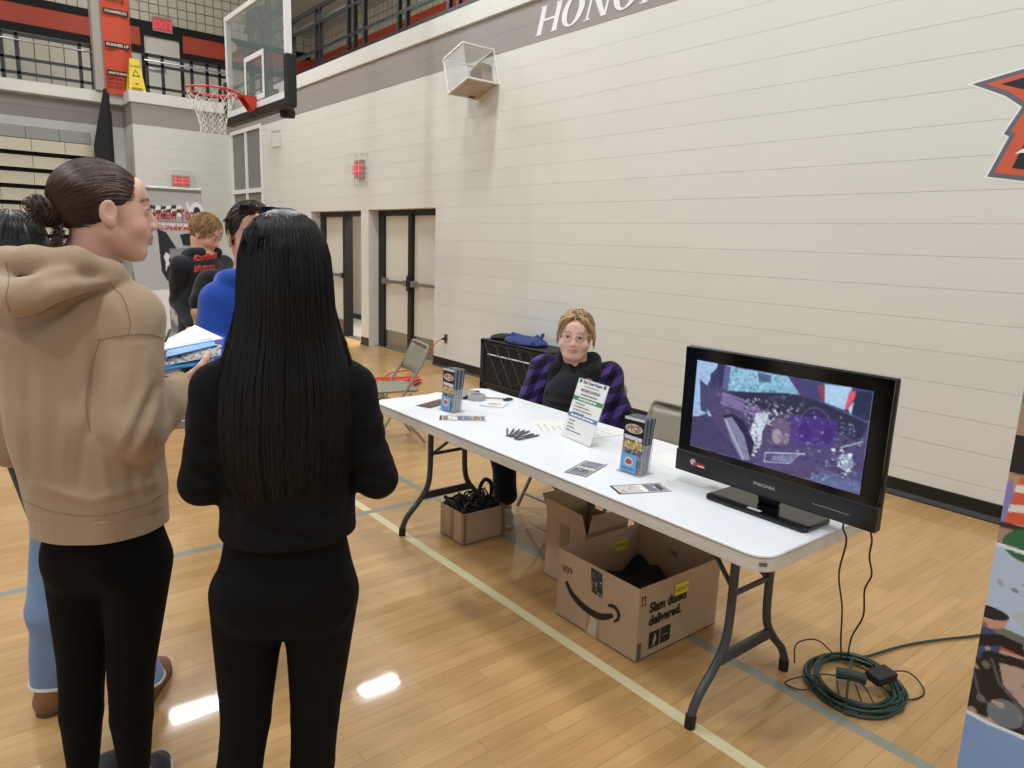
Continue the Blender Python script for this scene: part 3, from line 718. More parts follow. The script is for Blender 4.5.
# ------------------------------------------------------------------ basketball hoop
HX, HY, BZ = 2.71, 7.78, 2.865
hp = empty('basketball_hoop', (HX, HY, BZ), 0, 'basketball hoop with glass backboard hanging at the upper left', 'basketball hoop')
gm = mat('backboard_glass', '#8f9a98', rough=.03, alpha=.34, spec=.8)
y0, y1, z0, z1 = HY-.89, HY+.89, BZ+.01, BZ+1.08
MB().box(HX, HX+.012, y0+.03, y1-.03, z0+.03, z1-.03).build('glass', gm, hp)
m = MB(); fw = .05
m.box(HX-.006, HX+.05, y0, y0+fw, z0, z1); m.box(HX-.006, HX+.05, y1-fw, y1, z0, z1); m.box(HX-.008, HX+.052, y0+.001, y1-.001, z0, z0+.075); m.box(HX-.008, HX+.052, y0+.001, y1-.001, z1-fw, z1)
m.build('frame', M_WHT, hp)
m = MB(); a, b = y0+.60, y1-.60; c, d = BZ+.10, BZ+.56; t = .05
m.box(HX-.004, HX-.001, a, a+t, c, d); m.box(HX-.004, HX-.001, b-t, b, c, d); m.box(HX-.0045, HX-.0005, a+.001, b-.001, d-t, d-.001); m.box(HX-.0045, HX-.0005, a+.001, b-.001, c, c+t)
m.build('target_square', M_WHT, hp)
m = MB()
m.box(HX-.03, HX+.075, y0-.04, y1+.04, z0-.075, z0+.012); m.box(HX-.032, HX+.077, y0-.045, y0+.02, z0-.073, z0+.40); m.box(HX-.032, HX+.077, y1-.02, y1+.045, z0-.073, z0+.40)
m.build('edge_padding', M_RUB, hp, bevel=.018, seg=3)
RC = np.array([HX-.19-.24, HY, 3.00])
rim = MB().torus(RC, .24, .0095, 48, 8).build('rim', mat('rim_orange', '#c8402a', rough=.4), hp, smooth=True)
m = MB(); m.box(HX-.19, HX-.01, HY-.075, HY+.075, 2.985, 3.00)
m.prism([(0, 0), (.14, 0), (.14, -.13), (.10, -.13)], (HX-.15, HY-.075, 2.985), (1, 0, 0), (0, 0, 1), (0, 1, 0), .01); m.prism([(0, 0), (.14, 0), (.14, -.13), (.10, -.13)], (HX-.15, HY+.065, 2.985), (1, 0, 0), (0, 0, 1), (0, 1, 0), .01)
m.box(HX-.05, HX-.012, HY-.065, HY+.065, 2.86, 2.98)
m.tube([(HX-.13, HY-.07, 2.98), (HX-.25, HY-.20, 2.985), (RC[0], HY-.225, 2.985)], .008, 6); m.tube([(HX-.13, HY+.07, 2.98), (HX-.25, HY+.20, 2.985), (RC[0], HY+.225, 2.985)], .008, 6)
m.build('rim_bracket', mat('rim_orange_b', '#c03a26', rough=.4), hp, bevel=.003)
net = MB(); nn = 10; lv = [(.24, 0), (.205, -.08), (.175, -.155), (.15, -.22), (.13, -.285), (.118, -.34), (.125, -.40)]
for s_ in (0, 1):
    for k in range(nn):
        pts = []
        for j, (R, z) in enumerate(lv):
            a = 2*PI*(k+(.5 if (j % 2) ^ s_ else 0))/nn + s_*0; pts.append(RC+[R*math.cos(a), R*math.sin(a), z-.01])
        net.tube(pts, .0038, 5)
net.build('net', mat('net_cord', '#d9d5cb', rough=.8), hp, smooth=True)
m = MB(); m.box(HX+.08, HX+.14, HY-.30, HY+.30, 2.98, 3.06); m.box(HX+.08, HX+.14, HY-.06, HY+.06, 3.0, 3.9); m.beam((HX+.11, HY-.5, 3.75), (HX+.11, HY+.5, 3.75), .06, .06)
m.box(HX+.045, HX+.085, HY-.3, HY-.22, 2.99, 3.9); m.box(HX+.045, HX+.085, HY+.22, HY+.3, 2.99, 3.9)
m.beam((HX+.14, HY-.45, 3.8), (HX+.9, HY-.45, 8.9), .08, .08); m.beam((HX+.14, HY+.45, 3.8), (HX+.9, HY+.45, 8.9), .08, .08)
m.build('hanger_frame', M_BLKM, hp)
MB().lathe([(.07, 0), (.075, .05), (.06, .09), (.04, .11)], (HX+.10, HY-.62, 2.75), 16).build('height_motor', M_BLKM, hp, smooth=True)

# ------------------------------------------------------------------ bleachers in the recess
bl = empty('folded_bleachers', (0, 16.5, 0), 0, 'folded bleachers, cream panel rows with dark gaps, in the left recess', 'bleachers')
M_BLE = mat('bleacher_cream', '#bcb49f', rough=.45, var=.04); M_BLG = mat('bleacher_grey', '#868883', rough=.5, var=.03)
for k in range(11):
    zt = 3.205-.300*k; m = MB(); x = 2.60
    while x > -6:
        m.box(x-.53, x-.004, 16.39-.0, 16.9, zt-.215, zt); x -= .534
    m.box(-6, 2.60, 16.36, 16.395, zt-.222, zt-.205)
    rw = m.build('seat_row', M_BLE, bl)
    MB().box(-6, 2.58, 16.5, 16.88, zt-.30, zt-.216).build('shadow_gap', M_BLKM, bl)
m = MB(); x = 2.53
while x > -6: m.box(x-.53, x-.004, 16.46, 16.9, 3.225, 3.44); x -= .534
m.build('top_panel_row', M_BLG, bl)
bp_ = empty('bleacher_end_panels', (2.7, 16.45, 0), 0, 'black stepped end rails of the folded bleachers hanging below the ledge', 'bleacher rail')
for k, pl in enumerate(([(2.52, 0), (2.52, 3.19), (2.75, 4.25), (2.80, 4.25), (2.80, 0)], [(2.80, 0), (2.80, 4.20), (2.85, 4.18), (2.85, 0)], [(2.85, 0), (2.85, 3.86), (2.88, 3.84), (2.88, 0)])):
    MB().prism(pl, (0, 16.13+.07*k, 0), (1, 0, 0), (0, 0, 1), (0, 1, 0), .06).build('end_rail', M_BLKM, bp_, bevel=.01)
# ------------------------------------------------------------------ column, championship banner, wet floor sign
struct(MB().box(2.70, 3.34, 16.60, 16.85, 21*CZ+.014, 9.2), 'column_1', mat('column_grey', '#a09a90', rough=.6))
ob = empty('championship_banner', (3.05, 16.58, 4.2), 0, 'orange fabric banner with black headings on the grey column', 'banner')
def bow(P, X, Y):
    P[..., 1] -= .03*np.sin(X*PI)+.012*np.sin(X*9+Y*3)*Y; return P
cv = Canvas(40, 120, '#c2492b')
picture('banner_cloth', cv, (2.86, 16.575, 6.30), (.50, 0, 0), (0, 0, -2.06), mat('banner_cloth', rough=.75, vcol=True), ob, bow=bow)
M_BT = mat('banner_black', '#15120f', rough=.7); M_BTW = mat('banner_lettering', '#d9c9b8', rough=.7)
def bline(s, z, size, m_, w=None): text('lettering', s, size, (3.11, 16.525, z), (1, 0, 0), (0, 0, 1), m_, ob, align='CENTER', bold=.002)
bline('STATE', 5.92, .115, M_BT)
for s, z in (('CHAMPION', 5.72), ('RUNNER UP', 5.12), ('PARTICIPANT', 4.60)):
    MB().box(2.89, 3.33, 16.530, 16.533, z-.025, z+.075).build('heading_strip', M_BT, ob)
    bline(s, z, .062 if len(s) > 9 else .072, M_BTW)
text('lettering', '2017', .075, (2.89, 16.525, 5.02), (1, 0, 0), (0, 0, 1), M_BT, ob)
for i, s in enumerate(('2007 2008 2012', '2014 2015 2016', '2022 2023 2024')): text('lettering', s, .066, (2.88, 16.525, 4.49-.075*i), (1, 0, 0), (0, 0, 1), M_BT, ob, sx=.95, bold=.001)
M_YEL = mat('yellow_plastic', '#d9bf35', rough=.45)
ws = empty('wet_floor_sign', (3.33, 16.2, 21*CZ+.014), 0, 'yellow folding wet floor sign on the ledge corner', 'wet floor sign')
zb = 21*CZ+.014
for s_ in (-1, 1):
    m = MB(); yb = 16.26+s_*.15; yt = 16.26+s_*.012
    pts = [(-.15, 0), (-.11, 0), (-.085, .06), (.085, .06), (.11, 0), (.15, 0), (.085, .62), (-.085, .62)]
    ez = nrm((0, yt-yb, .62)); xx = nrm((1, -.25 if s_ < 0 else -.25, 0)); xx = np.array([1., 0, 0])
    m.prism([(x, y) for x, y in pts], (3.33, yb, zb), xx, ez, np.cross(xx, ez), .012); m.build('panel', M_YEL, ws, bevel=.003)
def wp(x, t): return np.array([3.33+x, 16.26-.15+.138*t/.62, zb+t])+np.array([0, -.002, 0])
ez = nrm((0, .138, .62)); ex_ = np.array([1., 0, 0]); nx_ = np.cross(ex_, ez)
MB().prism([(-.07, .28), (.07, .28), (0, .42)], (3.33, 16.11-.0145, zb), ex_, ez, nx_, .001).build('warning_triangle', M_BLK, ws)
MB().prism([(-.045, .295), (.045, .295), (0, .39)], (3.33, 16.11-.017, zb), ex_, ez, nx_, .001).build('triangle_field', M_YEL, ws)
text('lettering', 'CAUTION', .045, np.array([3.33, 16.095, zb])+ez*.46, ex_, ez, M_BLK, ws, align='CENTER', bold=.001)
MB().prism([(-.03, .12), (.03, .12), (.03, .15), (-.03, .15)], (3.33, 16.095, zb), ex_, ez, nx_, .001).build('label', M_ORG, ws)
# ------------------------------------------------------------------ high bay fixtures (out of frame, seen in the floor; last two added)
M_TUBE = mat('lamp_tubes', '#ffffff', emit='#ffffff', es=5)
for i, (x, y, z) in enumerate(LAMPS):
    if i == 0:
        hb = empty('high_bay_lamp', (x, y, z), 0, 'unseen white high bay gym lamp under the ceiling', 'lamp', 'high bay lamps'); hb0 = hb
        MB().box(x-.6, x+.6, y-.28, y+.28, z, z+.08).build('housing', M_WHT, hb, bevel=.01)
        m = MB()
        for k in range(4): m.tube([(x-.56, y-.19+.127*k, z-.02), (x+.56, y-.19+.127*k, z-.02)], .018, 8)
        m.build('tubes', M_TUBE, hb)
        MB().tube([(x, y, z+.08), (x, y, 9.2)], .008, 6).build('hanger', M_STEEL, hb)
    else:
        c = copy_tree(hb0); c.location = (x, y, z)
        if z > 9: bpy.data.objects.remove([k for k in COL.objects if k.parent == c and k.name.startswith('hanger')][0])
# ================================================================== TABLE AND WHAT STANDS ON IT
TX0, TX1, TY0, TY1, TZ = 1.80, 2.56, 1.03, 3.46, .73
M_TAB = mat('table_plastic', '#dfe2e6', rough=.42, bump=.12, bscale=420, var=.015); M_TABE = mat('table_rim', '#cfcbc2', rough=.6, var=.14, vscale=5, stretch=(1, .6, 6))
M_LEG = mat('grey_powder_coat', '#3c3d41', rough=.38)
def rrect(x0, x1, y0, y1, r, n=8):
    p = []
    for cx, cy, a0 in ((x1-r, y1-r, 0), (x0+r, y1-r, 90), (x0+r, y0+r, 180), (x1-r, y0+r, 270)):
        for k in range(n+1): a = math.radians(a0+90*k/n); p.append((cx+r*math.cos(a), cy+r*math.sin(a)))
    return p
tb = empty('folding_table', ((TX0+TX1)/2, (TY0+TY1)/2, 0), 0, 'long white plastic folding table with grey wishbone legs', 'table')
MB().prism(rrect(TX0, TX1, TY0, TY1, .07), (0, 0, TZ-.012), (1, 0, 0), (0, 1, 0), (0, 0, 1), .012).build('table_top', M_TAB, tb, bevel=.005)
o_, i_ = rrect(TX0+.003, TX1-.003, TY0+.003, TY1-.003, .068), rrect(TX0+.02, TX1-.02, TY0+.02, TY1-.02, .055)
m = MB(); n = len(o_)
m.add([(x, y, TZ-.056) for x, y in o_]+[(x, y, TZ-.0125) for x, y in o_]+[(x, y, TZ-.056) for x, y in i_]+[(x, y, TZ-.0125) for x, y in i_],
      [f for k in range(n) for f in ((k, (k+1) % n, n+(k+1) % n, n+k), (2*n+k, 3*n+k, 3*n+(k+1) % n, 2*n+(k+1) % n), (k, 2*n+k, 2*n+(k+1) % n, (k+1) % n))])
m.build('table_rim', M_TABE, tb, bevel=.003)
m = MB()
for k in range(9): y = TY0+.22+k*.25; m.box(TX0+.03, TX1-.03, y-.012, y+.012, TZ-.045, TZ-.012)
m.build('underside_ribs', M_TABE, tb)
m = MB(); m.box(TX0+.13, TX0+.16, TY0+.12, TY1-.12, TZ-.055, TZ-.02); m.box(TX1-.16, TX1-.13, TY0+.12, TY1-.12, TZ-.055, TZ-.02); m.build('frame_rails', M_LEG, tb)
for yl, sg in ((1.28, 1), (3.24, -1)):
    for s in (-1, 1):
        xc = 2.16
        pts = spline([(xc+s*.115, yl, TZ-.03), (xc+s*.115, yl, .5), (xc+s*.118, yl, .34), (xc+s*.135, yl, .25), (xc+s*.19, yl, .175), (xc+s*.255, yl, .11), (xc+s*.285, yl, .06), (xc+s*.292, yl, .02)], 5)
        lg = MB().tube(pts, .0155, 12).build('leg', M_LEG, tb, smooth=True)
        MB().tube([(xc+s*.291, yl, .045), (xc+s*.293, yl, .0)], .019, 12).build('foot_cap', M_RUB, lg, smooth=True)
    MB().tube([(xc-.115, yl, .44), (xc+.115, yl, .44)], .010, 8).build('upper_crossbar', M_LEG, tb, smooth=True)
    MB().beam((xc-.165, yl, .205), (xc+.165, yl, .205), .02, .042).build('lower_crossbar', M_LEG, tb, bevel=.004)
    MB().tube([(xc-.10, yl, .44), (xc-.03, yl+sg*.28, TZ-.05)], .009, 8).build('brace', M_LEG, tb, smooth=True)
    MB().tube([(xc+.10, yl, .44), (xc+.03, yl+sg*.28, TZ-.05)], .009, 8).build('brace', M_LEG, tb, smooth=True)
    MB().box(xc-.15, xc+.15, yl-.03, yl+.03, TZ-.06, TZ-.03).build('hinge_bracket', M_LEG, tb, bevel=.004)
MB().obb((1.822+.0, 1.05, TZ-.03), nrm((1, -1, 0))*.012, nrm((1, 1, 0))*.0, (0, 0, .006)).build('scuff_mark', M_GREY, tb)

# ------------------------------------------------------------------ television
M_TVF = mat('tv_gloss_black', '#08080a', rough=.12, spec=.5); M_TVB = mat('tv_bezel_black', '#0d0d0f', rough=.3)
tv = empty('television', (2.17, 1.26, TZ), 0, 'black flat screen television on the table showing a wrecked purple car', 'television')
SX = 2.165; ty0, ty1, tz0, tz1 = .886, 1.648, .778, 1.256
MB().prism([(SX, tz0), (SX, tz1), (SX+.022, tz1), (SX+.022, tz0)], (0, ty0, 0), (1, 0, 0), (0, 0, 1), (0, 1, 0), ty1-ty0).build('case', M_TVB, tv, bevel=.006)
MB().prism([(SX+.02, tz0+.03), (SX+.02, tz1-.06), (SX+.07, tz1-.14), (SX+.08, tz0+.09)], (0, ty0+.12, 0), (1, 0, 0), (0, 0, 1), (0, 1, 0), ty1-ty0-.24).build('rear_housing', M_TVB, tv, bevel=.01)
m = MB(); bz = .052; lo = .108; f0, f1 = SX-.012, SX+.004
m.box(f0, f1, ty0+.004, ty1-.004, tz1-.048, tz1-.003); m.box(f0+.0005, f1, ty0+.0045, ty0+.062, tz0+lo-.01, tz1-.0035); m.box(f0+.0005, f1, ty1-.062, ty1-.0045, tz0+lo-.01, tz1-.0035)
m.build('bezel', M_TVF, tv)
m = MB().box(f0-.006, f1+.002, ty0, ty1, tz0, tz0+.082); m.build('lower_bezel', M_TVB, tv, bevel=.004)
MB().box(f0-.002, f1, ty0+.006, ty1-.006, tz0+.0815, tz0+lo).build('speaker_strip', M_TVF, tv)
# picture of the wreck, drawn in the frame of the screen
cv = Canvas(230, 129, '#4d4a78').quad([(157, 112), (828, 225), (768, 655), (123, 465)])
cv.poly([(120, 100), (300, 100), (300, 330), (120, 400)], '#9dbbe2'); cv.poly([(140, 350), (190, 330), (280, 480), (380, 540), (480, 600), (120, 500)], '#4a4670')
cv.poly([(123, 345), (300, 340), (420, 560), (770, 660), (770, 680), (110, 480)], '#3d3862')
cv.poly([(450, 570), (770, 600), (780, 670), (600, 640)], '#5a638c')
cv.poly([(235, 130), (560, 180), (610, 265), (800, 355), (790, 560), (560, 590), (370, 540), (250, 420), (190, 310), (180, 240)], '#4b406a')
cv.poly([(250, 245), (420, 330), (400, 350), (240, 290)], '#7a6a9c'); cv.poly([(165, 190), (200, 225), (190, 330), (165, 320)], '#3c4566'); cv.poly([(205, 170), (245, 130), (230, 220), (205, 225)], '#2e3a60')
cv.poly([(285, 138), (500, 172), (545, 245), (270, 235)], '#7fb2cf'); cv.poly([(285, 138), (500, 172), (540, 215), (275, 205)], '#8fc3dc', .6)
cv.speck((.2, .03, .55, .26), 170, ['#c9e4ee', '#5a86a8', '#3f6488', '#a8d0e0', '#3a7a80'], .006, .022, .45, 4)
cv.poly([(385, 155), (440, 170), (435, 200), (390, 195)], '#28406a', .8); cv.poly([(232, 120), (262, 130), (250, 215), (238, 225)], '#2c2f55'); cv.poly([(262, 130), (285, 138), (268, 232), (250, 228)], '#5d5d92')
cv.poly([(545, 245), (500, 172), (530, 180), (600, 262)], '#463a6e')
cv.poly([(530, 180), (828, 225), (800, 355), (620, 265), (600, 262)], '#39406c'); cv.poly([(640, 200), (745, 212), (715, 305), (640, 275)], '#a9cbe8'); cv.poly([(612, 205), (642, 205), (640, 272), (628, 265)], '#8a3c58')
cv.poly([(735, 225), (765, 228), (730, 300), (715, 300)], '#d8566a'); cv.poly([(760, 225), (828, 230), (815, 350), (745, 320)], '#1d2c48')
cv.poly([(730, 300), (750, 270), (738, 325)], '#b9d8ee'); cv.poly([(270, 240), (500, 240), (620, 270), (805, 360), (770, 440), (560, 330), (420, 320), (380, 290)], '#232a46')
cv.speck((.33, .30, .62, .55), 120, ['#c8ccd8', '#8b93a8', '#2c3048', '#161a2c', '#6d5f7c'], .004, .018, .8, 6)
cv.speck((.55, .35, .98, .62), 110, ['#3c4a68', '#171a30', '#53648a', '#8a97b5'], .004, .016, .7, 7)
cv.ell((600, 375), .13, .17, '#33205e', .75); cv.ell((600, 375), .15, .19, '#6f68a0', .45, ring=.92); cv.ell((560, 400), .06, .1, '#1c1440'); cv.ell((650, 410), .05, .09, '#1a1238')
cv.poly([(500, 330), (690, 345), (680, 470), (500, 450)], '#4a2b96', .5)
cv.poly([(380, 325), (425, 325), (418, 360), (400, 400), (395, 450), (375, 490), (355, 480), (360, 440), (352, 400)], '#c6d2dd'); cv.speck((.36, .5, .45, .92), 40, ['#e6edf2', '#7c8294', '#32304a'], .006, .02, .8, 8)
cv.ell((470, 400), .1, .14, '#6b5a78', .9); cv.ell((455, 420), .05, .08, '#a89aa8', .8); cv.ell((490, 430), .03, .06, '#8c7c90')
cv.poly([(250, 340), (285, 330), (330, 360), (370, 450), (350, 520), (300, 430), (262, 400)], '#1d1640'); cv.poly([(252, 350), (285, 345), (330, 420), (352, 520), (318, 520), (280, 440)], '#7d7d9c'); cv.line([(262, 360), (325, 515)], .02, '#a9adc4')
cv.poly([(380, 470), (590, 465), (800, 430), (775, 520), (560, 560), (370, 545)], '#4c4474'); cv.line([(410, 488), (560, 490)], .012, '#b9bdd4'); cv.line([(410, 490), (405, 525), (500, 530), (540, 492)], .01, '#aab0cc')
cv.poly([(440, 500), (530, 495), (500, 525), (430, 520)], '#8e95b8', .7); cv.ell((715, 520), .07, .08, '#9aa7c0', .9); cv.speck((.84, .6, .95, .85), 40, ['#dfe8f0', '#6d7c9a', '#2b3150'], .004, .02, .8, 9)
cv.line([(250, 245), (330, 275), (420, 330)], .006, '#b9b4d4', .8); cv.line([(610, 265), (800, 355)], .008, '#4e5c80'); cv.line([(700, 460), (780, 435)], .012, '#a6c8da', .8)
cv.poly([(620, 545), (770, 600), (765, 640), (600, 620)], '#5e6a96', .6); cv.speck((.7, .85, .98, .98), 40, ['#7f8db4', '#4a557e', '#a0b0d0'], .004, .014, .6, 10)
cv.speck((.0, .0, 1, 1), 260, ['#2b2848', '#5d5888', '#3c3f66', '#8a88b0', '#1e1b38'], .004, .03, .22, 21)
cv.speck((.35, .3, .98, .85), 260, ['#15122a', '#2a2350', '#a9a8c4', '#4b4478'], .003, .016, .55, 22); cv.noise(.07, 14, 2).blur(2)
picture('screen', cv, (f0-.0035, ty1-.060, tz1-.046), (0, -(ty1-ty0-.120), 0), (0, 0, -(tz1-tz0-.046-lo+.002)), emitcol('lit_screen', .88), tv)
M_TXTW = mat('silver_print', '#b8babd', rough=.4)
yx = (0, -1, 0); zu = (0, 0, 1)
text('lettering', 'INSIGNIA', .016, (f0-.0068, 1.267, tz0+.036), yx, zu, M_TXTW, tv, align='CENTER', sx=1.25)
MB().box(f0-.0075, f0-.006, ty1-.135, ty1-.085, tz0+.035, tz0+.048).build('red_sticker', mat('red_print', '#b03030'), tv)
text('lettering', 'Powered', .014, (f0-.0078, ty1-.100, tz0+.045), yx, zu, M_TXTW, tv, shear=.3) if False else MB().lathe([(.012, 0), (.012, .001)], (f0-.0062, ty1-.082, tz0+.047), 14, (-1, 0, 0)).build('round_sticker', M_TXTW, tv)
MB().box(f0-.0085, f0-.007, ty1-.135, ty1-.105, tz0+.036, tz0+.040).build('white_sticker_line', M_WHT, tv)
MB().box(f0-.0068, f0-.006, .97, 1.09, tz0+.033, tz0+.035).build('button_line', M_GREY, tv)
MB().prism(rrect(2.075, 2.245, 1.065, 1.455, .02), (0, 0, TZ), (1, 0, 0), (0, 1, 0), (0, 0, 1), .018).build('base', M_TVF, tv, bevel=.006)
MB().box(2.165, 2.20, 1.225, 1.30, TZ+.017, tz0+.02).build('neck', M_TVB, tv, bevel=.01)
MB().box(2.082, 2.10, 1.235, 1.285, TZ+.018, TZ+.0188).build('base_sticker', M_TXTW, tv)

# ------------------------------------------------------------------ printed things on the table
FLY = ['#e9e6e0', '#26242a', '#b99a52', '#6a6f86', '#c8c3bd', '#3a4668', '#8c6f4e']
def flyer_canvas(seed, w=60, h=24, dark=False):
    g = random.Random(seed); c = Canvas(w, h, '#1d1b20' if dark else '#d8d5d2')
    c.poly([(0, 0), (.05, 0), (.05, 1), (0, 1)], '#1c1a1e'); c.poly([(0, 0), (1, 0), (1, .07), (0, .07)], '#26242a'); c.poly([(0, .93), (1, .93), (1, 1), (0, 1)], '#26242a')
    x = .07
    while x < .95:
        ww = g.uniform(.1, .2); c.poly([(x, .1), (min(x+ww, .97), .1), (min(x+ww, .97), .9), (x, .9)], g.choice(FLY)); x += ww+.01
    c.speck((.07, .1, .95, .9), 55, FLY, .02, .07, .75, seed); return c
def flyer(c, ex, ey, w, h, seed, label, dark=False, z=TZ+.0004, cv=None):
    c = np.array([*c, z]); ex = nrm((*ex, 0)); ey = nrm((*ey, 0))
    root = empty('flyer', tuple(c), 0, label, 'flyer')
    MB().obb(c+[0, 0, .0006], ex*w/2, ey*h/2, (0, 0, .0006)).build('paper', M_WHT, root)
    picture('printed_face', cv or flyer_canvas(seed, dark=dark), c-ex*w/2+ey*h/2+[0, 0, .0015], ex*w, -ey*h, M_VC, root); return root
flyer((2.00, 2.87), (.82, -.57), (.57, .82), .235, .10, 1, 'photo flyer lying flat just right of the left brochure holder')
flyer((1.955, 1.935), (.94, .34), (-.34, .94), .20, .098, 8, 'grey photo flyer lying askew in front of the white sign')
flyer((1.957, 1.65), (.92, -.4), (.4, .92), .21, .095, 3, 'photo flyer lying flat near the television and the front edge')
cvb = Canvas(60, 24, '#141216').poly([(.1, .1), (.9, .1), (.9, .3), (.1, .3)], '#7c2f2c').speck((.1, .35, .9, .95), 40, ['#8c3a34', '#3b2a2a', '#a39a92', '#1c1a1c'], .02, .06, .8, 5)
flyer((2.055, 3.22), (.93, .36), (-.36, .93), .22, .10, 5, 'black and dark red flyer beside the left brochure holder', cv=cvb)
def holder(cx, cy, yaw, label):
    """tall clear holder packed with brochures, front face towards the camera side"""
    fx = np.array([math.cos(yaw), math.sin(yaw), 0]); dn = np.array([-math.sin(yaw), math.cos(yaw), 0]); up = np.array([0, 0, 1.]); c = np.array([cx, cy, TZ])
    root = empty('brochure_holder', tuple(c), 0, label, 'brochure holder', 'brochure holders')
    tilt = nrm(up*.215+dn*.018)
    w = .10
    def P(a, d, z): return c+fx*a+dn*(d+z*.085)+up*z
    m = MB()
    for a0, a1, d0, d1, z0, z1 in ((-w/2-.003, w/2+.003, -.004, -.001, .004, .085), (-w/2-.003, -w/2, -.004, .055, .004, .12), (w/2, w/2+.003, -.004, .055, .004, .12), (-w/2-.003, w/2+.003, .055, .058, .004, .19), (-w/2-.01, w/2+.01, -.015, .075, .0, .004)):
        m.add([P(a, d, z) for z in (z0, z1) for a, d in ((a0, d0), (a1, d0), (a1, d1), (a0, d1))], [(0,3,2,1),(4,5,6,7),(0,1,5,4),(1,2,6,5),(2,3,7,6),(3,0,4,7)])
    m.build('clear_tray', M_CLEAR, root)
    for k in range(9):
        d0 = .001+k*.0052; spread = 1+.5*k/9
        m = MB(); cols = ('#5c6470', '#7b828c', '#8f949c')
        zt = .225-.001*(k % 3)
        q = [P(-w/2+.002, d0, .006), P(w/2-.002, d0, .006), P(w/2-.002, d0+.0042, .006), P(-w/2+.002, d0+.0042, .006)]
        off = dn*(k*.0032); q += [p+up*(zt-.006)+dn*.085*(zt)*.35+off for p in q]
        m.add(q, [(0,3,2,1),(4,5,6,7),(0,1,5,4),(1,2,6,5),(2,3,7,6),(3,0,4,7)]); b = m.build('brochure', BRO[k % 3], root)
        if k == 0:
            cv = Canvas(40, 88, '#141216'); cv.poly([(0, 0), (1, 0), (1, .045), (0, .045)], '#d8d6d2')
            cv.ell((.5, .20), .20, .085, '#cfc0b4'); cv.ell((.5, .20), .17, .065, '#a06a5c', .8); cv.speck((.25, .14, .75, .26), 30, ['#efe8e0', '#8c4438', '#38323a'], .008, .02, .8, 3)
            cv.poly([(.05, .33), (.95, .35), (.95, .42), (.05, .40)], '#d9d7d8'); cv.poly([(0, .44), (1, .44), (1, .58), (0, .58)], '#b69a4c'); cv.speck((0, .42, 1, .60), 40, ['#e3d6a6', '#6a5a34', '#9c8d5c', '#ddd'+'ddd'], .01, .03, .8, 4)
            cv.poly([(0, .58), (1, .58), (1, .78), (0, .78)], '#6c6670'); cv.ell((.45, .66), .10, .05, '#1b181c'); cv.speck((0, .58, 1, .78), 40, ['#ccc8c8', '#3c3840', '#8f5c54', '#b8b4bc'], .01, .03, .8, 6)
            cv.poly([(.02, .78), (.98, .78), (.98, 1), (.02, 1)], '#2a2830')
            tl = q[4]-dn*.0008-up*.001
            picture('front_cover', cv, tl, q[5]-q[4], q[0]-q[4]+up*.004, M_VC, b)
    cv = Canvas(30, 26, '#6fa6dc').ell((.5, .42), .3, .24, '#e6ddd6').ell((.5, .42), .25, .17, '#b5543f').poly([(.1, .75), (.9, .75), (.9, .88), (.1, .88)], '#4d7fb8')
    ca = empty('card', tuple(P(0, -.006, .03)), 0) if False else None
    picture('blue_card', cv, P(-w/2+.002, -.007, .078), fx*.078, P(0, 0, .006)-P(0, 0, .078), M_VC, root)
    return root
BRO = [mat('brochure_edge', '#59616c', rough=.5), mat('brochure_edge_light', '#8e959f', rough=.5), mat('brochure_edge_dark', '#3f4650', rough=.5)]
holder(2.062, 1.797, math.radians(-86), 'clear brochure holder standing between the white sign and the television')
holder(2.016, 3.04, math.radians(-86), 'clear brochure holder at the far left end of the table')
# white sign in an acrylic slant stand
sg = empty('sign_stand', (2.2, 2.25, TZ), 0, 'white price sheet with green and blue bars in a slanted clear stand', 'sign')
b0 = np.array([2.212, 2.362, TZ+.004]); b1 = np.array([2.182, 2.143, TZ+.004]); ex = nrm(b1-b0); up = np.array([0, 0, 1.]); bk = nrm(np.cross(up, ex)); bk = -bk if bk@np.array([1, 1, 0]) < 0 else bk
ww = .221; ey = nrm(up*.265+bk*.085); hh_ = .28; nn_ = -bk
tl = b0+ey*hh_; fr_ = nrm(np.cross(ex, ey)); fr_ = fr_ if fr_@nn_ > 0 else -fr_
MB().obb(b0+ex*ww/2+ey*hh_/2, ex*ww/2, ey*hh_/2, fr_*.0012).build('sheet', M_WHT, sg)
m = MB().obb(b0+ex*ww/2+ey*hh_/2-fr_*.003, ex*(ww/2+.003), ey*(hh_/2+.003), fr_*.001); m.obb(b0+ex*ww/2+bk*.045-up*.002, ex*(ww/2+.003), bk*.05, up*.0012); m.build('clear_stand', M_CLEAR, sg)
M_GRN = mat('green_bar', '#4c8a5c'); M_BLU = mat('blue_bar', '#5b86b4'); M_INK = mat('ink', '#3f434a'); M_INKB = mat('ink_navy', '#2e4f72')
def bar(z0, z1, m_, x0=.0, x1=ww, off=.0016): MB().obb(b0+ex*(x0+x1)/2+ey*(z0+z1)/2+fr_*off, ex*(x1-x0)/2, ey*(z1-z0)/2, fr_*.0003).build('colour_bar', m_, sg)
bar(.178, .198, M_GRN); bar(.098, .118, M_BLU)
def st(s, size, x, z, m_, al='LEFT', **k): text('lettering', s, size, b0+ex*x+ey*z+fr_*.0021, ex, ey, m_, sg, align=al, depth=.0003, **k)
st('Find Your Future', .0205, ww/2, .262, M_INKB, 'CENTER', bold=.0006)
def words(x0, x1, z, h, m_, seed):   # print too small to read: word-long strokes
    g = random.Random(seed); m = MB(); x = x0
    while x < x1-.006:
        w = min(g.uniform(.010, .028), x1-x); m.obb(b0+ex*(x+w/2)+ey*z+fr_*.0021, ex*w/2, ey*h/2, fr_*.0002); x += w+.004
    m.build('small_print', m_, sg)['kind'] = 'stuff'
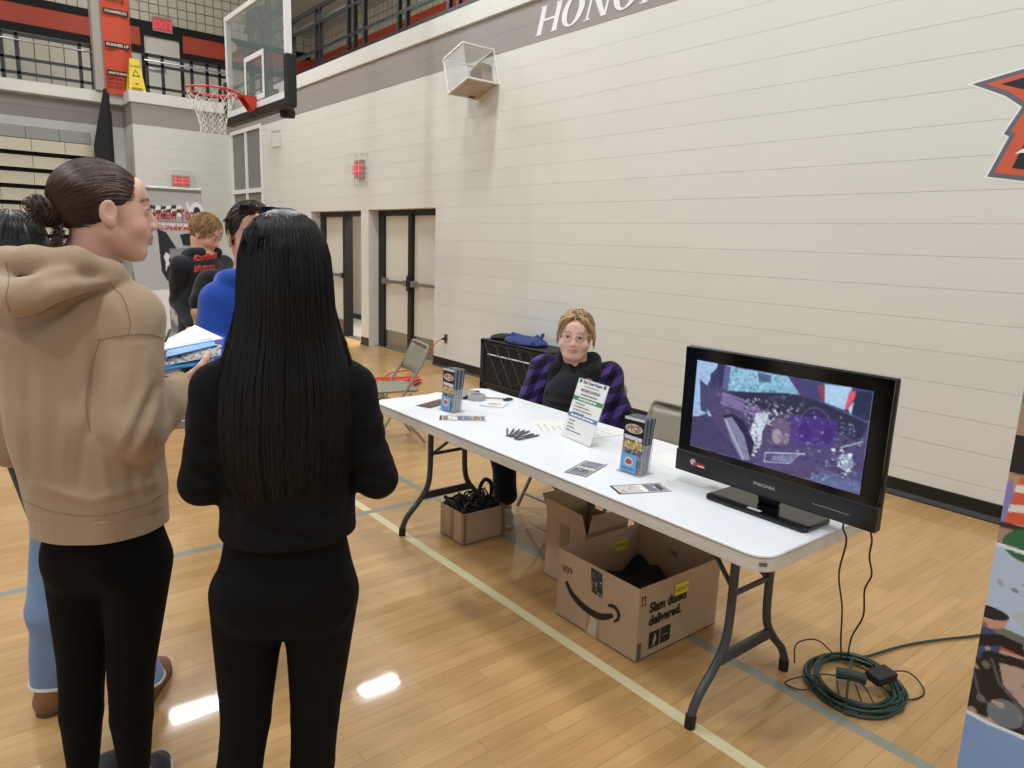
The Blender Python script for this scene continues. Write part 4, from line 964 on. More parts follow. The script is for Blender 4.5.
words(.055, .165, .250, .003, M_INK, 1); words(.04, .18, .231, .013, M_GREY, 2); words(.05, .17, .210, .005, M_INK, 3); words(.045, .175, .188, .009, M_WHT, 4); words(.025, .20, .108, .008, M_WHT, 5)
for i in range(4): words(.03, (.10, .14, .165, .12)[i], .166-.015*i, .004, M_INK, 6+i); words(.02, (.07, .06, .075, .13)[i], .083-.016*i, .004, M_INK, 12+i)
for s_ in (0, 1): MB().obb(b0+ex*(.02 if s_ == 0 else ww-.02)+ey*.27+fr_*.002, ex*.008, ey*.008, fr_*.0003).build('corner_mark', M_INKB, sg)
# pens
M_PEN = mat('pen_grey', '#4e5257', rough=.3)
pen0 = None
pl = [((1.975+.004*i+.075*math.cos(math.radians(a)), 2.475-.008*i+.075*math.sin(math.radians(a))), math.radians(a)) for i, a in enumerate((52, 42, 34, 27, 20))]
pl += [((1.965+.004*i+.08*math.cos(math.radians(a)), 2.418-.016*i+.08*math.sin(math.radians(a))), math.radians(a)) for i, a in enumerate((9, 4))]
for k, ((x, y), a) in enumerate(pl):
    if pen0 is None:
        p = empty('pen', (x, y, TZ+.0055), 0, 'dark grey ballpoint pen in the fan of pens at the middle of the table', 'pen', 'fan of pens on the table'); pen0 = p
        MB().tube([(x-.07, y, TZ+.0055), (x+.045, y, TZ+.0055), (x+.062, y, TZ+.0055), (x+.07, y, TZ+.0055)], [.0042, .0048, .0035, .001], 8).build('barrel', M_PEN, p, smooth=True)
        MB().box(x-.068, x-.03, y-.0012, y+.0012, TZ+.0095, TZ+.0115).build('clip', M_CHROME, p)
    else: p = copy_tree(pen0)
    p.location = (x, y, TZ+.0055); p.rotation_euler = (0, 0, a)
# paper form sheets, tape, stack of cards, folder and tablet at the back
def sheet(c, yaw, w, h, label, lines=6, z=TZ+.0003, nm='paper_sheet', th=.0008, cat='paper'):
    ex = np.array([math.cos(yaw), math.sin(yaw), 0]); ey = np.array([-math.sin(yaw), math.cos(yaw), 0]); c = np.array([*c, z+th/2])
    root = empty(nm, tuple(c), 0, label, cat); MB().obb(c, ex*w/2, ey*h/2, (0, 0, th/2)).build('paper', M_WHT, root)
    m = MB(); g = random.Random(int(w*1e4+lines))
    for k in range(lines):
        y = h/2-.03-k*(h-.05)/max(lines, 1); L = g.uniform(.5, .9)*(w-.04); m.obb(c+ey*y+ex*(-w/2+.02+L/2)+[0, 0, th/2+.0003], ex*L/2, ey*.0016, (0, 0, .0002))
    if lines: m.build('printed_lines', M_GREY, root)
    return root
sheet((2.33, 2.50), 1.05, .216, .279, 'white form sheet on the table just left of the price sign', 7)
sheet((2.40, 2.34), 1.4, .216, .24, 'white form sheet partly behind the price sign', 3, z=TZ+.0014)
sheet((2.40, 1.80), 1.35, .216, .279, 'white sheet lying behind the right brochure holder', 0)
sheet((2.13, 3.33), .3, .279, .216, 'white sheet at the far left corner of the table', 0)
cd0 = empty('card_stack', (2.25, 3.06, TZ), 0, 'short stack of white round-logo cards near the far end', 'cards')
cvc = Canvas(30, 24, '#e9e8ea').ell((.55, .5), .42, .3, '#b9a9a0').ell((.55, .5), .35, .22, '#d8c6bc').ell((.5, .5), .2, .12, '#98625a', .7)
exc = nrm((.55, -.83, 0)); eyc = nrm((.83, .55, 0))
cc_ = np.array([2.315, 3.03, TZ])
cd0.location = tuple(cc_)
MB().obb(cc_+[0, 0, .004], exc*.065, eyc*.052, (0, 0, .004)).build('cards', M_WHT, cd0); picture('top_card', cvc, cc_-exc*.065+eyc*.052+[0, 0, .0085], exc*.13, -eyc*.104, M_VC, cd0)
tp = empty('tape_roll', (2.32, 3.20, TZ), 0, 'roll of clear packing tape on the far end of the table', 'tape')
m = MB(); prof = [(.038, 0), (.052, 0), (.052, .03), (.038, .03), (.038, 0)]
nseg = 28; vs = [(2.32+r*math.cos(2*PI*k/nseg), 3.20+r*math.sin(2*PI*k/nseg), TZ+.0005+z) for r, z in prof[:4] for k in range(nseg)]
m.add(vs, [(j*nseg+k, j*nseg+(k+1) % nseg, ((j+1) % 4)*nseg+(k+1) % nseg, ((j+1) % 4)*nseg+k) for j in range(4) for k in range(nseg)]); m.build('roll', mat('tape_clear', '#a9aaae', rough=.2), tp, smooth=True)
fo = empty('notebook', (2.33, 3.35, TZ), 0, 'tan and black notebook at the far back corner of the table', 'notebook')
ex = nrm((.85, .5, 0)); ey = nrm((-.5, .85, 0)); c = np.array([2.31, 3.335, TZ])
MB().obb(c+[0, 0, .008], ex*.105, ey*.07, (0, 0, .008)).build('cover', mat('notebook_black', '#26262a'), fo, bevel=.003); MB().obb(c+[.0, 0, .017], ex*.09, ey*.06, (0, 0, .001)).build('front_board', mat('notebook_tan', '#8d8679'), fo)
ph = empty('phone', (2.40, 3.22, TZ), 0, 'small black phone beside the tape roll', 'phone')
MB().obb((2.375, 3.245, TZ+.035), nrm((.8, .6, 0))*.04, nrm((-.6, .8, 0))*.02, (0, 0, .004)).build('body', M_BLK, ph, bevel=.002)
ph.location = (2.375, 3.245, TZ+.031)
bpy.data.objects.remove([o for o in COL.objects if o.parent == ph][0]); bpy.data.objects.remove(ph)
sc_ = empty('scissors', (2.42, 3.09, TZ), 0, 'grey scissors lying behind the tape roll', 'scissors')
MB().tube([(2.36, 3.22, TZ+.006), (2.46, 3.12, TZ+.006)], .004, 6).build('blade', M_STEEL, sc_, smooth=True); MB().torus((2.475, 3.095, TZ+.007), .018, .004, 16, 6).build('handle', M_BLK, sc_, smooth=True); MB().torus((2.448, 3.085, TZ+.007), .018, .004, 16, 6).build('handle', M_BLK, sc_, smooth=True)

# ------------------------------------------------------------------ cardboard boxes under the table
M_CB = mat('cardboard', '#b0967a', rough=.8, var=.05, vscale=9); M_CBI = mat('cardboard_inside', '#96795b', rough=.85, var=.05); M_CBD = mat('cardboard_tape', '#8e7252', rough=.3)
def open_box(name, label, x0, x1, y0, y1, h, t=.005, flare=0, cat='box'):
    r = empty(name, ((x0+x1)/2, (y0+y1)/2, 0), 0, label, cat)
    m = MB(); f = flare
    m.box(x0, x1, y0, y1, .001, .006)
    def wall(p, q, nx, ny):
        a = [(p[0], p[1], .002), (q[0], q[1], .002), (q[0]+t*nx, q[1]+t*ny, .002), (p[0]+t*nx, p[1]+t*ny, .002)]
        b = [(u-f*nx, v-f*ny, h) for u, v, _ in a]; m.add(a+b, [(0,3,2,1),(4,5,6,7),(0,1,5,4),(1,2,6,5),(2,3,7,6),(3,0,4,7)])
    wall((x0, y0), (x0, y1), 1, 0); wall((x1, y0), (x1, y1), -1, 0); wall((x0+t, y0), (x1-t, y0), 0, 1); wall((x0+t, y1), (x1-t, y1), 0, -1)
    m.build('carton', M_CB, r); return r
bx = open_box('cardboard_box', 'large open cardboard box with a curved arrow print and HEAVY stickers under the table', 2.0, 2.52, 1.65, 2.115, .312)
FXm = 1.9985   # face towards -x
def onf(y, z, o=0): return np.array([FXm-o, y, z])
M_INKK = mat('box_print_black', '#14110f', rough=.6)
cur = [(2.058, .180), (2.035, .152), (2.010, .133), (1.964, .115), (1.908, .106), (1.853, .109), (1.81, .127), (1.778, .147)]
cs = spline([(y, z, 0) for y, z in cur], 6); m = MB(); W_ = []
for k, p in enumerate(cs):
    t = k/(len(cs)-1); w = .004+.012*math.sin(PI*min(1, t*.75+.12)); d = cs[min(k+1, len(cs)-1)]-cs[max(k-1, 0)]; nn = np.array([-d[1], d[0]])/np.linalg.norm(d[:2]); W_.append((p[:2]+nn*w, p[:2]-nn*w))
m.add([onf(*q, .0006) for pr in W_ for q in pr], [(2*k, 2*k+1, 2*k+3, 2*k+2) for k in range(len(W_)-1)])
ar = spline([(1.808, .176, 0), (1.785, .186, 0), (1.762, .182, 0), (1.748, .166, 0), (1.750, .144, 0), (1.770, .122, 0)], 5); W_ = []
for k, p in enumerate(ar):
    t = k/(len(ar)-1); w = .003+.006*math.sin(PI*min(1, .15+t*.8)); d = ar[min(k+1, len(ar)-1)]-ar[max(k-1, 0)]; nn = np.array([-d[1], d[0]])/np.linalg.norm(d[:2]); W_.append((p[:2]+nn*w, p[:2]-nn*w))
m.add([onf(*q, .0008) for pr in W_ for q in pr], [(2*k, 2*k+1, 2*k+3, 2*k+2) for k in range(len(W_)-1)])
m.build('curved_arrow_print', M_INKK, bx)
cvt = Canvas(26, 46, '#1a1718').speck((0, 0, 1, 1), 40, ['#d8d4cf', '#3b4a5c', '#101010', '#8c9096'], .02, .07, .8, 12).poly([(.1, .1), (.9, .1), (.85, .35), (.15, .35)], '#26384c', .9)
picture('shipping_tape', cvt, onf(1.915, .302, .001), (0, -.062, -.004), (0, -.012, -.105), M_VC, bx)
MB().prism([(-1.915, .008), (-1.865, .004), (-1.862, .085), (-1.90, .09)], (FXm-.0012, 0, 0), (0, -1, 0), (0, 0, 1), (-1, 0, 0), .0005).build('torn_label', mat('torn_paper', '#b7ab9b'), bx)
MB().prism([(-1.925, .0), (-1.85, .0), (-1.85, .11), (-1.925, .11)], (FXm-.0001, 0, 0), (0, -1, 0), (0, 0, 1), (-1, 0, 0), .0003).build('tape_strip', mat('clear_tape', '#a58768', rough=.25), bx)
text('lettering', '909', .045, onf(2.085, .215, .001), (0, -.97, .12), (0, 0, 1), mat('pencil', '#5f4a38'), bx, shear=-.2)
YF = 1.6485
def tf(s, size, x, z, **k): text('lettering', s, size, (x, YF-.001, z), (1, 0, 0), (0, 0, 1), M_INKK, bx, depth=.0005, **k)
tf('Slam dunks', .058, 2.065, .195, bold=.0022, sx=.88); tf('delivered.', .058, 2.065, .138, bold=.0022, sx=.88)
MB().box(2.075, 2.205, YF-.0012, YF-.0004, .035, .105).build('print_block', M_INKK, bx)
MB().prism([(2.085, .045), (2.10, .05), (2.098, .068), (2.108, .085), (2.10, .098), (2.112, .09), (2.118, .07), (2.108, .045)], (0, YF-.0014, 0), (1, 0, 0), (0, 0, 1), (0, -1, 0), .0004).build('print_figure', M_CB, bx)
m = MB().box(2.138, 2.142, YF-.002, YF-.0013, .035, .105); m.box(2.155, 2.19, YF-.002, YF-.0013, .068, .071); m.build('print_gap', M_CB, bx)
M_YS = mat('yellow_sticker', '#d8cf3a', rough=.5)
MB().box(2.215, 2.30, YF-.0022, YF-.0015, .222, .272).build('heavy_sticker', M_YS, bx)
text('lettering', 'HEAVY', .026, (2.2575, YF-.0024, .237), (1, 0, 0), (0, 0, 1), M_INKK, bx, depth=.0004, align='CENTER')
for k in range(2):
    m = MB(); x = 2.018+.016*k; m.box(x-.0015, x+.0015, YF-.001, YF-.0004, .245, .27); m.prism([(x-.006, .268), (x+.006, .268), (x, .28)], (0, YF-.001, 0), (1, 0, 0), (0, 0, 1), (0, 1, 0), .0006); m.build('up_arrow_print', M_INKK, bx)
MB().box(2.008, 2.045, YF-.001, YF-.0004, .238, .241).build('arrow_bar_print', M_INKK, bx)
m = MB()
for k in range(7): m.box(2.008, 2.03, YF-.001, YF-.0004, .012+.010*k, .017+.010*k)
m.build('barcode_print', M_INKK, bx)
MB().box(2.36, 2.44, 2.108, 2.1085, .205, .255).build('heavy_sticker', M_YS, bx)
text('lettering', 'HEAVY', .026, (2.40, 2.1078, .241), (-1, 0, 0) if False else (1, 0, 0), (0, 0, -1), M_INKK, bx, depth=.0004, align='CENTER')
text('lettering', '296', .04, (2.5138, 1.93, .225), (0, -1, 0), (0, 0, 1), M_INKK, bx, depth=.0004)
g_ = random.Random(11)
bm_ = empty('black_mat_roll', (2.26, 1.95, .01), 0, 'black dotted fabric folded inside the large open box', 'fabric')
m = MB(); NX, NY = 40, 30
gx = np.linspace(2.02, 2.50, NX); gy = np.linspace(1.68, 2.09, NY)
vs = [(x, y, .075+.02*math.sin(x*23+y*9)+.012*math.sin(y*61+x*33)+.07*((x-2.02)/.48)) for x in gx for y in gy]
m.add(vs, [(i*NY+j, (i+1)*NY+j, (i+1)*NY+j+1, i*NY+j+1) for i in range(NX-1) for j in range(NY-1)])
o = m.build('cloth', mat('black_fabric', '#141416', rough=.8), bm_, smooth=True); sm_ = o.modifiers.new('s', 'SOLIDIFY'); sm_.thickness = .004
wp_ = empty('white_papers', (2.16, 1.75, .18), 0, 'white paper corner showing inside the large open box', 'paper'); MB().obb((2.16, 1.75, .19), nrm((1, .4, .1))*.06, nrm((-.4, 1, 0))*.035, (0, 0, .003)).build('sheet', M_WHT, wp_)

b2 = open_box('cardboard_box', 'tall open cardboard box with raised flaps behind the large box', 2.215, 2.50, 2.17, 2.44, .30)
for q in ([(2.216, 2.17, .30), (2.216, 2.44, .30), (2.208, 2.445, .40), (2.205, 2.19, .39)], [(2.23, 2.171, .30), (2.50, 2.171, .30), (2.50, 2.168, .375), (2.24, 2.16, .392)], [(2.23, 2.439, .30), (2.49, 2.439, .30), (2.49, 2.50, .40), (2.23, 2.50, .40)]):
    P = [np.array(p) for p in q]; nn = nrm(np.cross(P[1]-P[0], P[3]-P[0]))*.004; MB().add(P+[p+nn for p in P], [(0,1,2,3),(7,6,5,4),(0,4,5,1),(1,5,6,2),(2,6,7,3),(3,7,4,0)]).build('flap', M_CB, b2)
MB().box(2.2125, 2.2145, 2.28, 2.34, .01, .30).build('tape_strip', M_CBD, b2)
b3 = open_box('cardboard_box', 'small taped cardboard box full of black straps near the far table legs', 2.065, 2.345, 2.935, 3.16, .178)
MB().box(2.0625, 2.0648, 3.03, 3.065, .005, .178).build('tape_strip', M_CBD, b3); MB().box(2.063, 2.0655, 2.937, 2.955, .01, .178).build('edge_tape', M_CBD, b3); MB().box(2.066, 2.083, 2.932, 2.9345, .01, .176).build('edge_tape', M_CBD, b3); MB().box(2.32, 2.345, 2.932, 2.9345, .01, .176).build('edge_tape', M_CBD, b3)
lb = empty('strap_bundle', (2.2, 3.04, .02), 0, 'tangle of black lanyards and straps heaped in the small box', 'straps')
m = MB(); g_ = random.Random(5)
for k in range(64):
    cx, cy = g_.uniform(2.08, 2.33), g_.uniform(2.95, 3.15); R = g_.uniform(.025, .06); zz = g_.uniform(.15, .195); a = g_.uniform(0, 6); tx = g_.uniform(-.9, .9)
    pts = [(min(2.335, max(2.075, cx+R*math.cos(t+a))), min(3.15, max(2.945, cy+R*.8*math.sin(t+a))), max(.02, zz+R*.5*math.sin(t*2+tx))) for t in np.linspace(0, 5, 10)]
    m.tube(pts, .006, 5)
m.tube(spline([(2.24, 3.0, .16), (2.21, 3.0, .26), (2.26, 3.02, .315), (2.33, 3.05, .27), (2.34, 3.06, .18)], 6), .012, 6)
m.box(2.08, 2.33, 2.95, 3.145, .01, .15)
m.build('straps', mat('black_webbing', '#131315', rough=.6), lb, smooth=True)
m = MB()
for k in range(16): x, y = g_.uniform(2.10, 2.31), g_.uniform(2.96, 3.12); m.obb((x, y, .195+g_.uniform(-.01, .012)), (.007, .002, 0), (-.001, .004, 0), (0, 0, .002))
m.build('metal_clips', M_CHROME, lb)['kind'] = 'stuff'
# ------------------------------------------------------------------ folding chairs
M_TAN = mat('tan_chair_enamel', '#8f8a7a', rough=.35, metal=.15)
def folding_chair(loc, rz, label, group=None):
    """metal folding chair, sitter looks along +y of its own frame"""
    root = empty('folding_chair', (0, 0, 0), 0, label, 'chair', group)
    hw = .22
    for s in (-1, 1):
        MB().tube([(s*hw, .20, .012), (s*hw, -.05, .42), (s*hw*.98, -.20, .66), (s*hw*.95, -.245, .76)], .0115, 10).build('leg', M_TAN, root, smooth=True)
        MB().tube([(s*(hw-.028), -.24, .012), (s*(hw-.028), .07, .40), (s*(hw-.028), .15, .44)], .0105, 10).build('leg', M_TAN, root, smooth=True)
        MB().tube([(s*(hw-.012), -.12, .43), (s*(hw-.012), -.02, .32)], .006, 6).build('side_link', M_TAN, root, smooth=True)
    MB().tube(spline([(-hw*.95, -.245, .755), (-hw*.9, -.25, .785), (-hw*.7, -.253, .797), (hw*.7, -.253, .797), (hw*.9, -.25, .785), (hw*.95, -.245, .755)], 5), .0115, 10).build('top_rail', M_TAN, root, smooth=True)
    MB().tube([(-hw, .15, .09), (hw, .15, .09)], .009, 8).build('crossbar', M_TAN, root, smooth=True); MB().tube([(-hw+.028, -.19, .075), (hw-.028, -.19, .075)], .009, 8).build('crossbar', M_TAN, root, smooth=True)
    # back panel, gently curved
    m = MB(); NX = 12; vs = []
    for j in range(5):
        z = .565+.22*j/4
        for i in range(NX+1):
            u = -1+2*i/NX; vs.append((u*(hw-.012), -.155-(z-.565)*.42-.022*(1-u*u), z))
    m.add(vs, [(j*(NX+1)+i, j*(NX+1)+i+1, (j+1)*(NX+1)+i+1, (j+1)*(NX+1)+i) for j in range(4) for i in range(NX)])
    o = m.build('backrest', M_TAN, root, smooth=True); k = o.modifiers.new('s', 'SOLIDIFY'); k.thickness = .006; k.offset = 0
    MB().prism(rrect(-hw+.02, hw-.02, -.19, .19, .04), (0, 0, .435), (1, 0, 0), (0, 1, 0), (0, 0, 1), .022).build('seat', M_TAN, root, bevel=.008)
    for o in [o for o in COL.objects if o.parent == root]: o.matrix_parent_inverse = Matrix.Identity(4)
    root.location = loc; root.rotation_euler = (0, 0, rz); return root
folding_chair((2.74, 4.97, 0), math.radians(76.7), 'empty tan metal folding chair standing alone near the double doors')
folding_chair((2.735, 2.26, 0), math.radians(90), 'tan metal folding chair half hidden behind the television')
folding_chair((2.87, 3.00, 0), math.radians(92), 'tan metal folding chair the seated woman sits on')
# ------------------------------------------------------------------ black crate with bungee net and blue jacket
cr = empty('storage_crate', (4.78, 5.75, 0), 0, 'black storage crate with an elastic cord net against the wall', 'crate')
M_CR = mat('crate_black', '#131314', rough=.6); cx0, cx1, cy0, cy1, ch = 4.60, 4.98, 5.15, 6.30, .575
m = MB(); m.box(cx0+.02, cx1, cy0, cy1-.005, .06, ch-.02); m.build('body', mat('crate_panel', '#0d0d0e', rough=.8), cr)
for y in (cy0, cy1-.07): MB().box(cx0, cx0+.07, y, y+.07, .0, ch).build('corner_post', M_CR, cr, bevel=.012)
for y in (cy0, cy1-.07): MB().box(cx1-.07, cx1+.002, y, y+.07, .0, ch).build('corner_post', M_CR, cr, bevel=.012)
MB().box(cx0, cx0+.05, cy0, cy1, ch-.06, ch+.003).build('top_rail', M_CR, cr, bevel=.01); MB().box(cx0, cx0+.05, cy0, cy1, .045, .10).build('bottom_rail', M_CR, cr, bevel=.01)
MB().box(cx0, cx1, cy0, cy1, ch-.03, ch).build('lid', M_CR, cr, bevel=.01)
MB().tube([(cx0+.005, cy1-.14, .42), (cx0+.005, cy0+.1, .42)], .008, 8).build('pull_bar', mat('white_rod', '#c9c9c6', rough=.4), cr, smooth=True)
m = MB(); xs = cx0-.012
for k in range(5):
    ya = cy1-.10-.19*k; m.tube([(xs, ya, ch-.04), (xs, ya-.19, .28), (xs, ya-.30, .12)], .0035, 5); m.tube([(xs, ya, .16), (xs, ya-.19, .36), (xs, ya-.26, ch-.04)], .0035, 5)
m.build('elastic_net', mat('elastic_cord', '#3e3e40', rough=.5), cr, smooth=True)
# cloth heap: blue jacket and dark jacket on the crate
def heap(name, label, cx, cy, rx, ry, h, z0, col, seed, cat='jacket'):
    v = Vol((cx-rx-.06, cy-ry-.06, z0-.03), (cx+rx+.06, cy+ry+.06, z0+h+.06), .008); g = np.random.default_rng(seed)
    v.ell((cx, cy, z0+.02), (rx, ry, h*.6), k=0)
    for k in range(9):
        a = g.uniform(0, 6.28); p = np.array([cx+rx*.6*math.cos(a)*g.uniform(.2, 1), cy+ry*.65*math.sin(a)*g.uniform(.2, 1), z0+h*g.uniform(.25, .75)]); d = nrm((g.normal()*.6, g.normal(), g.normal()*.25))*ry*.35
        v.cap(p-d, p+d, h*.22, h*.16, k=.02)
    v.cut((0, 0, z0+.002), (0, 0, -1)); v.field(lambda P: wav(P, 60, seed, 6)*.004)
    me = v.mesh('cloth', 1); o = link(name, me, None, mat(name+'_cloth', col, rough=.85, bump=.2, bscale=300)); return tag(o, label, cat)
heap('jacket', 'dark blue jacket crumpled on top of the black crate', 4.77, 5.72, .17, .30, .10, ch+.006, '#2c3f75', 12)
heap('jacket', 'charcoal jacket lying at the left end of the black crate', 4.78, 6.14, .14, .11, .06, ch+.006, '#26282c', 9)
# ------------------------------------------------------------------ cables
M_GCB = mat('green_cord', '#1c3a34', rough=.45); M_BCB = mat('black_cord', '#121213', rough=.4)
g_ = random.Random(8); CX, CY = 2.575, 1.06
ec = empty('extension_cord', (CX, CY, 0), 0, 'dark green extension cord coiled on the floor by the table', 'cord')
L = []
major = nrm((.62, -.78, 0)) if False else nrm((.35, -.94, 0))
U_ = nrm((.47, -.88, 0)); V_ = np.array([-U_[1], U_[0], 0])
for i in range(9*14):
    a = 2*PI*i/14; k = i//14; ra = .165+.022*math.sin(k*2.3)-.003*k; rb = .185+.02*math.cos(k*1.7)-.003*k; off = .018*math.sin(k*3.1)
    L.append(np.array([CX+off, CY-off*.6, .008+.006*k*.6])+U_*ra*math.cos(a)*1.0+V_*rb*math.sin(a))
tail = [L[0]+[.02, .03, 0], (2.86, 1.13, .01), (3.02, 1.07, .008), (3.2, 1.0, .008), (3.39, .912, .008), (3.7, .80, .008), (4.2, .5, .008), (4.5, -.8, .008)]
MB().tube(spline(L, 3), .0055, 6).build('coil', M_GCB, ec, smooth=True)
MB().tube(spline([L[10]+[0, 0, .02], (2.70, 1.13, .035), (2.80, 1.12, .012)]+tail[2:], 8), .0055, 6).build('lead', M_GCB, ec, smooth=True)
MB().tube(spline([(2.55, 1.12, .035), (2.57, 1.08, .04), (2.60, 1.03, .035)], 4), .022, 8).build('socket_block', M_GCB, ec, smooth=True)
pb = empty('power_adapter', (2.70, 1.00, 0), 0, 'small black power adapter box lying on the coiled cord', 'power adapter')
MB().obb((2.63, .99, .062), nrm((.8, -.3, .1))*.045, nrm((.35, .9, 0))*.034, (0, 0, .016)).build('brick', mat('adapter_black', '#1a1a1c', rough=.6), pb, bevel=.004)
D3 = np.array([-.085, .03, 0])
for q in ([(2.68, 1.02, .05), (2.72, .93, .01), (2.66, .885, .008), (2.60, .92, .01), (2.62, .99, .05), (2.56, 1.08, .06), (2.50, 1.16, .03), (2.45, 1.19, .008), (2.46, 1.13, .008), (2.52, 1.08, .03)],
          [(2.74, .98, .05), (2.88, .93, .03), (2.84, .85, .008), (2.74, .86, .008), (2.66, .93, .05)], [(2.60, 1.24, .01), (2.64, 1.26, .07), (2.70, 1.21, .09), (2.72, 1.14, .05)], [(2.6, 1.0, .05), (2.52, .93, .01), (2.46, .97, .01), (2.56, 1.05, .05)]):
    MB().tube(spline([np.array(p)+D3 for p in q], 8), .003, 5).build('thin_lead', M_BCB, pb, smooth=True)
def cable(name, pts, r, label):
    o = MB().tube(spline(pts, 10), r, 6).build(name, M_BCB, None, smooth=True); return tag(o, label, 'cable')
def ry_(y, z, x):   # same sight line, carried out to distance x
    k = x/2.3; return (x, y*k, 1.6-(1.6-z)*k)
cable('power_cable', [(2.195, 1.06, .83), (2.20, 1.012, .775), (2.205, 1.008, .74), ry_(1.035, .66, 2.225), ry_(1.045, .54, 2.32), ry_(1.02, .43, 2.46), ry_(1.01, .32, 2.53), (2.60, 1.13, .07)], .0032, 'thin black cable hanging from the television, the left one')
cable('power_cable', [(2.21, .98, .82), (2.27, .965, .76), ry_(.955, .70, 2.33), ry_(.955, .64, 2.37), ry_(.94, .58, 2.40), ry_(.955, .52, 2.44), ry_(.948, .43, 2.50), ry_(.975, .34, 2.55), (2.63, 1.12, .07)], .0032, 'thin black wavy cable hanging from the television, the right one')
# ------------------------------------------------------------------ retractable banner at the right edge
P0 = np.array([2.12, .567, 0]); dd = nrm((.15, -.99, 0)); BW_ = .84
rb = empty('retractable_banner', tuple(P0+dd*BW_/2), 0, 'tall printed banner at the right edge with traffic cone and cable photos', 'banner')
cv = Canvas(210, 520, '#9db4d8')
H_ = 2.05; 
def q(s, z): return (s/BW_, (H_-z)/(H_-.06))
def Q(l): return [q(*p) for p in l]
cv.poly(Q([(-.01, 2.1), (.9, 2.1), (.9, .862), (.03, .872), (-.01, .874)]), '#a8917f')
cv.poly(Q([(0, 2.1), (.9, 2.1), (.9, 1.25), (0, 1.25)]), '#7d8790'); cv.poly(Q([(0, 1.17), (.3, 1.17), (.3, 1.05), (0, 1.07)]), '#17171b'); cv.poly(Q([(.0, 1.06), (.4, 1.06), (.4, 1.04), (0, 1.045)]), '#c9c0b4')
cv.poly(Q([(0, 1.06), (.15, 1.06), (.15, .99), (0, 1.03)]), '#c59a6a'); cv.poly(Q([(.0, 1.04), (.012, 1.06), (.02, .98), (.012, .94), (0, .93)]), '#8b86c0')
cv.poly(Q([(.024, 1.06), (.06, 1.06), (.085, .945), (.008, .93)]), '#d8603c'); cv.poly(Q([(.02, 1.04), (.068, 1.045), (.07, 1.025), (.018, 1.02)]), '#e8e4e0'); cv.poly(Q([(.014, .985), (.08, .995), (.083, .975), (.012, .965)]), '#e8e4e0')
cv.poly(Q([(0, .935), (.2, .925), (.2, .915), (0, .92)]), '#2a2628'); cv.poly(Q([(0, .92), (.3, .92), (.3, .85), (0, .87)]), '#a08b86')
cv.poly(Q([(-.01, .872), (.1, .858), (.3, .80), (.9, .74), (.9, .3), (0, .376)]), '#b8cbe4')
cv.ell(q(.085, .885), .035, .024, '#2c6a48'); cv.line(Q([(-.01, .872), (.06, .866), (.2, .83), (.5, .78)]), .005, '#e8eef4')
cv.poly(Q([(0, .66), (.03, .65), (.1, .64), (.3, .66), (.9, .63), (.9, .58), (0, .58)]), '#6c7468'); cv.poly(Q([(0, .60), (.9, .60), (.9, .36), (.13, .36), (0, .38)]), '#b8a294')
cv.poly(Q([(.02, .60), (.3, .60), (.3, .58), (.02, .585)]), '#c4584a'); cv.poly(Q([(-.01, .66), (.012, .67), (.03, .63), (.05, .60), (.045, .50), (0, .50)]), '#3f4a78'); cv.ell(q(.008, .665), .022, .016, '#c89884'); cv.ell(q(.006, .678), .024, .009, '#1c1c22')
cv.poly(Q([(.0, .52), (.04, .52), (.05, .38), (0, .38)]), '#1a181c')
cv.line(Q([(-.01, .588), (.045, .611), (.11, .60), (.25, .52), (.4, .40)]), .016, '#121215'); cv.line(Q([(.03, .56), (.10, .565), (.3, .56)]), .013, '#161619')
cv.line(Q([(.03, .55), (.05, .48), (.12, .42), (.2, .38)]), .02, '#141417'); cv.line(Q([(.035, .55), (.06, .49), (.13, .43)]), .003, '#5a5a60'); cv.line(Q([(-.005, .52), (.02, .45), (.08, .40), (.11, .375)]), .024, '#19191c'); cv.line(Q([(-.005, .51), (.02, .44), (.08, .39)]), .003, '#55555c'); cv.ell(q(.085, .41), .02, .02, '#6c7884')
cv.speck((0, .62, .3, .86), 60, ['#8c8078', '#c8b8a8', '#2a2a2e'], .002, .006, .6, 3)
cv.poly(Q([(-.01, .376), (.05, .366), (.14, .364), (.4, .36), (.9, .37), (.9, 0), (-.01, 0)]), '#7f9fd0'); cv.line(Q([(-.01, .376), (.05, .366), (.14, .364), (.9, .37)]), .005, '#e4ecf4')
picture('printed_panel', cv, P0+[0, 0, H_], dd*BW_, (0, 0, -(H_-.06)), mat('vinyl_print', rough=.4, vcol=True), rb)
nB = np.array([dd[1], -dd[0], 0]); nB = -nB if nB[0] < 0 else nB
MB().obb(P0+dd*BW_/2+[0, 0, 1.055]+nB*.002, dd*BW_/2, nB*.0008, (0, 0, .995)).build('back_panel', M_WHT, rb)
MB().obb(P0+dd*BW_/2+[0, 0, .04]+nB*.02, dd*(BW_/2+.012), nB*.055, (0, 0, .04)).build('base', M_STEEL, rb, bevel=.015)
MB().obb(P0+dd*BW_/2+[0, 0, H_+.01], dd*(BW_/2+.005), nB*.012, (0, 0, .018)).build('top_rail', M_STEEL, rb, bevel=.004); MB().tube([P0+dd*BW_/2+nB*.03+[0, 0, .05], P0+dd*BW_/2+nB*.03+[0, 0, H_]], .008, 8).build('pole', M_STEEL, rb)
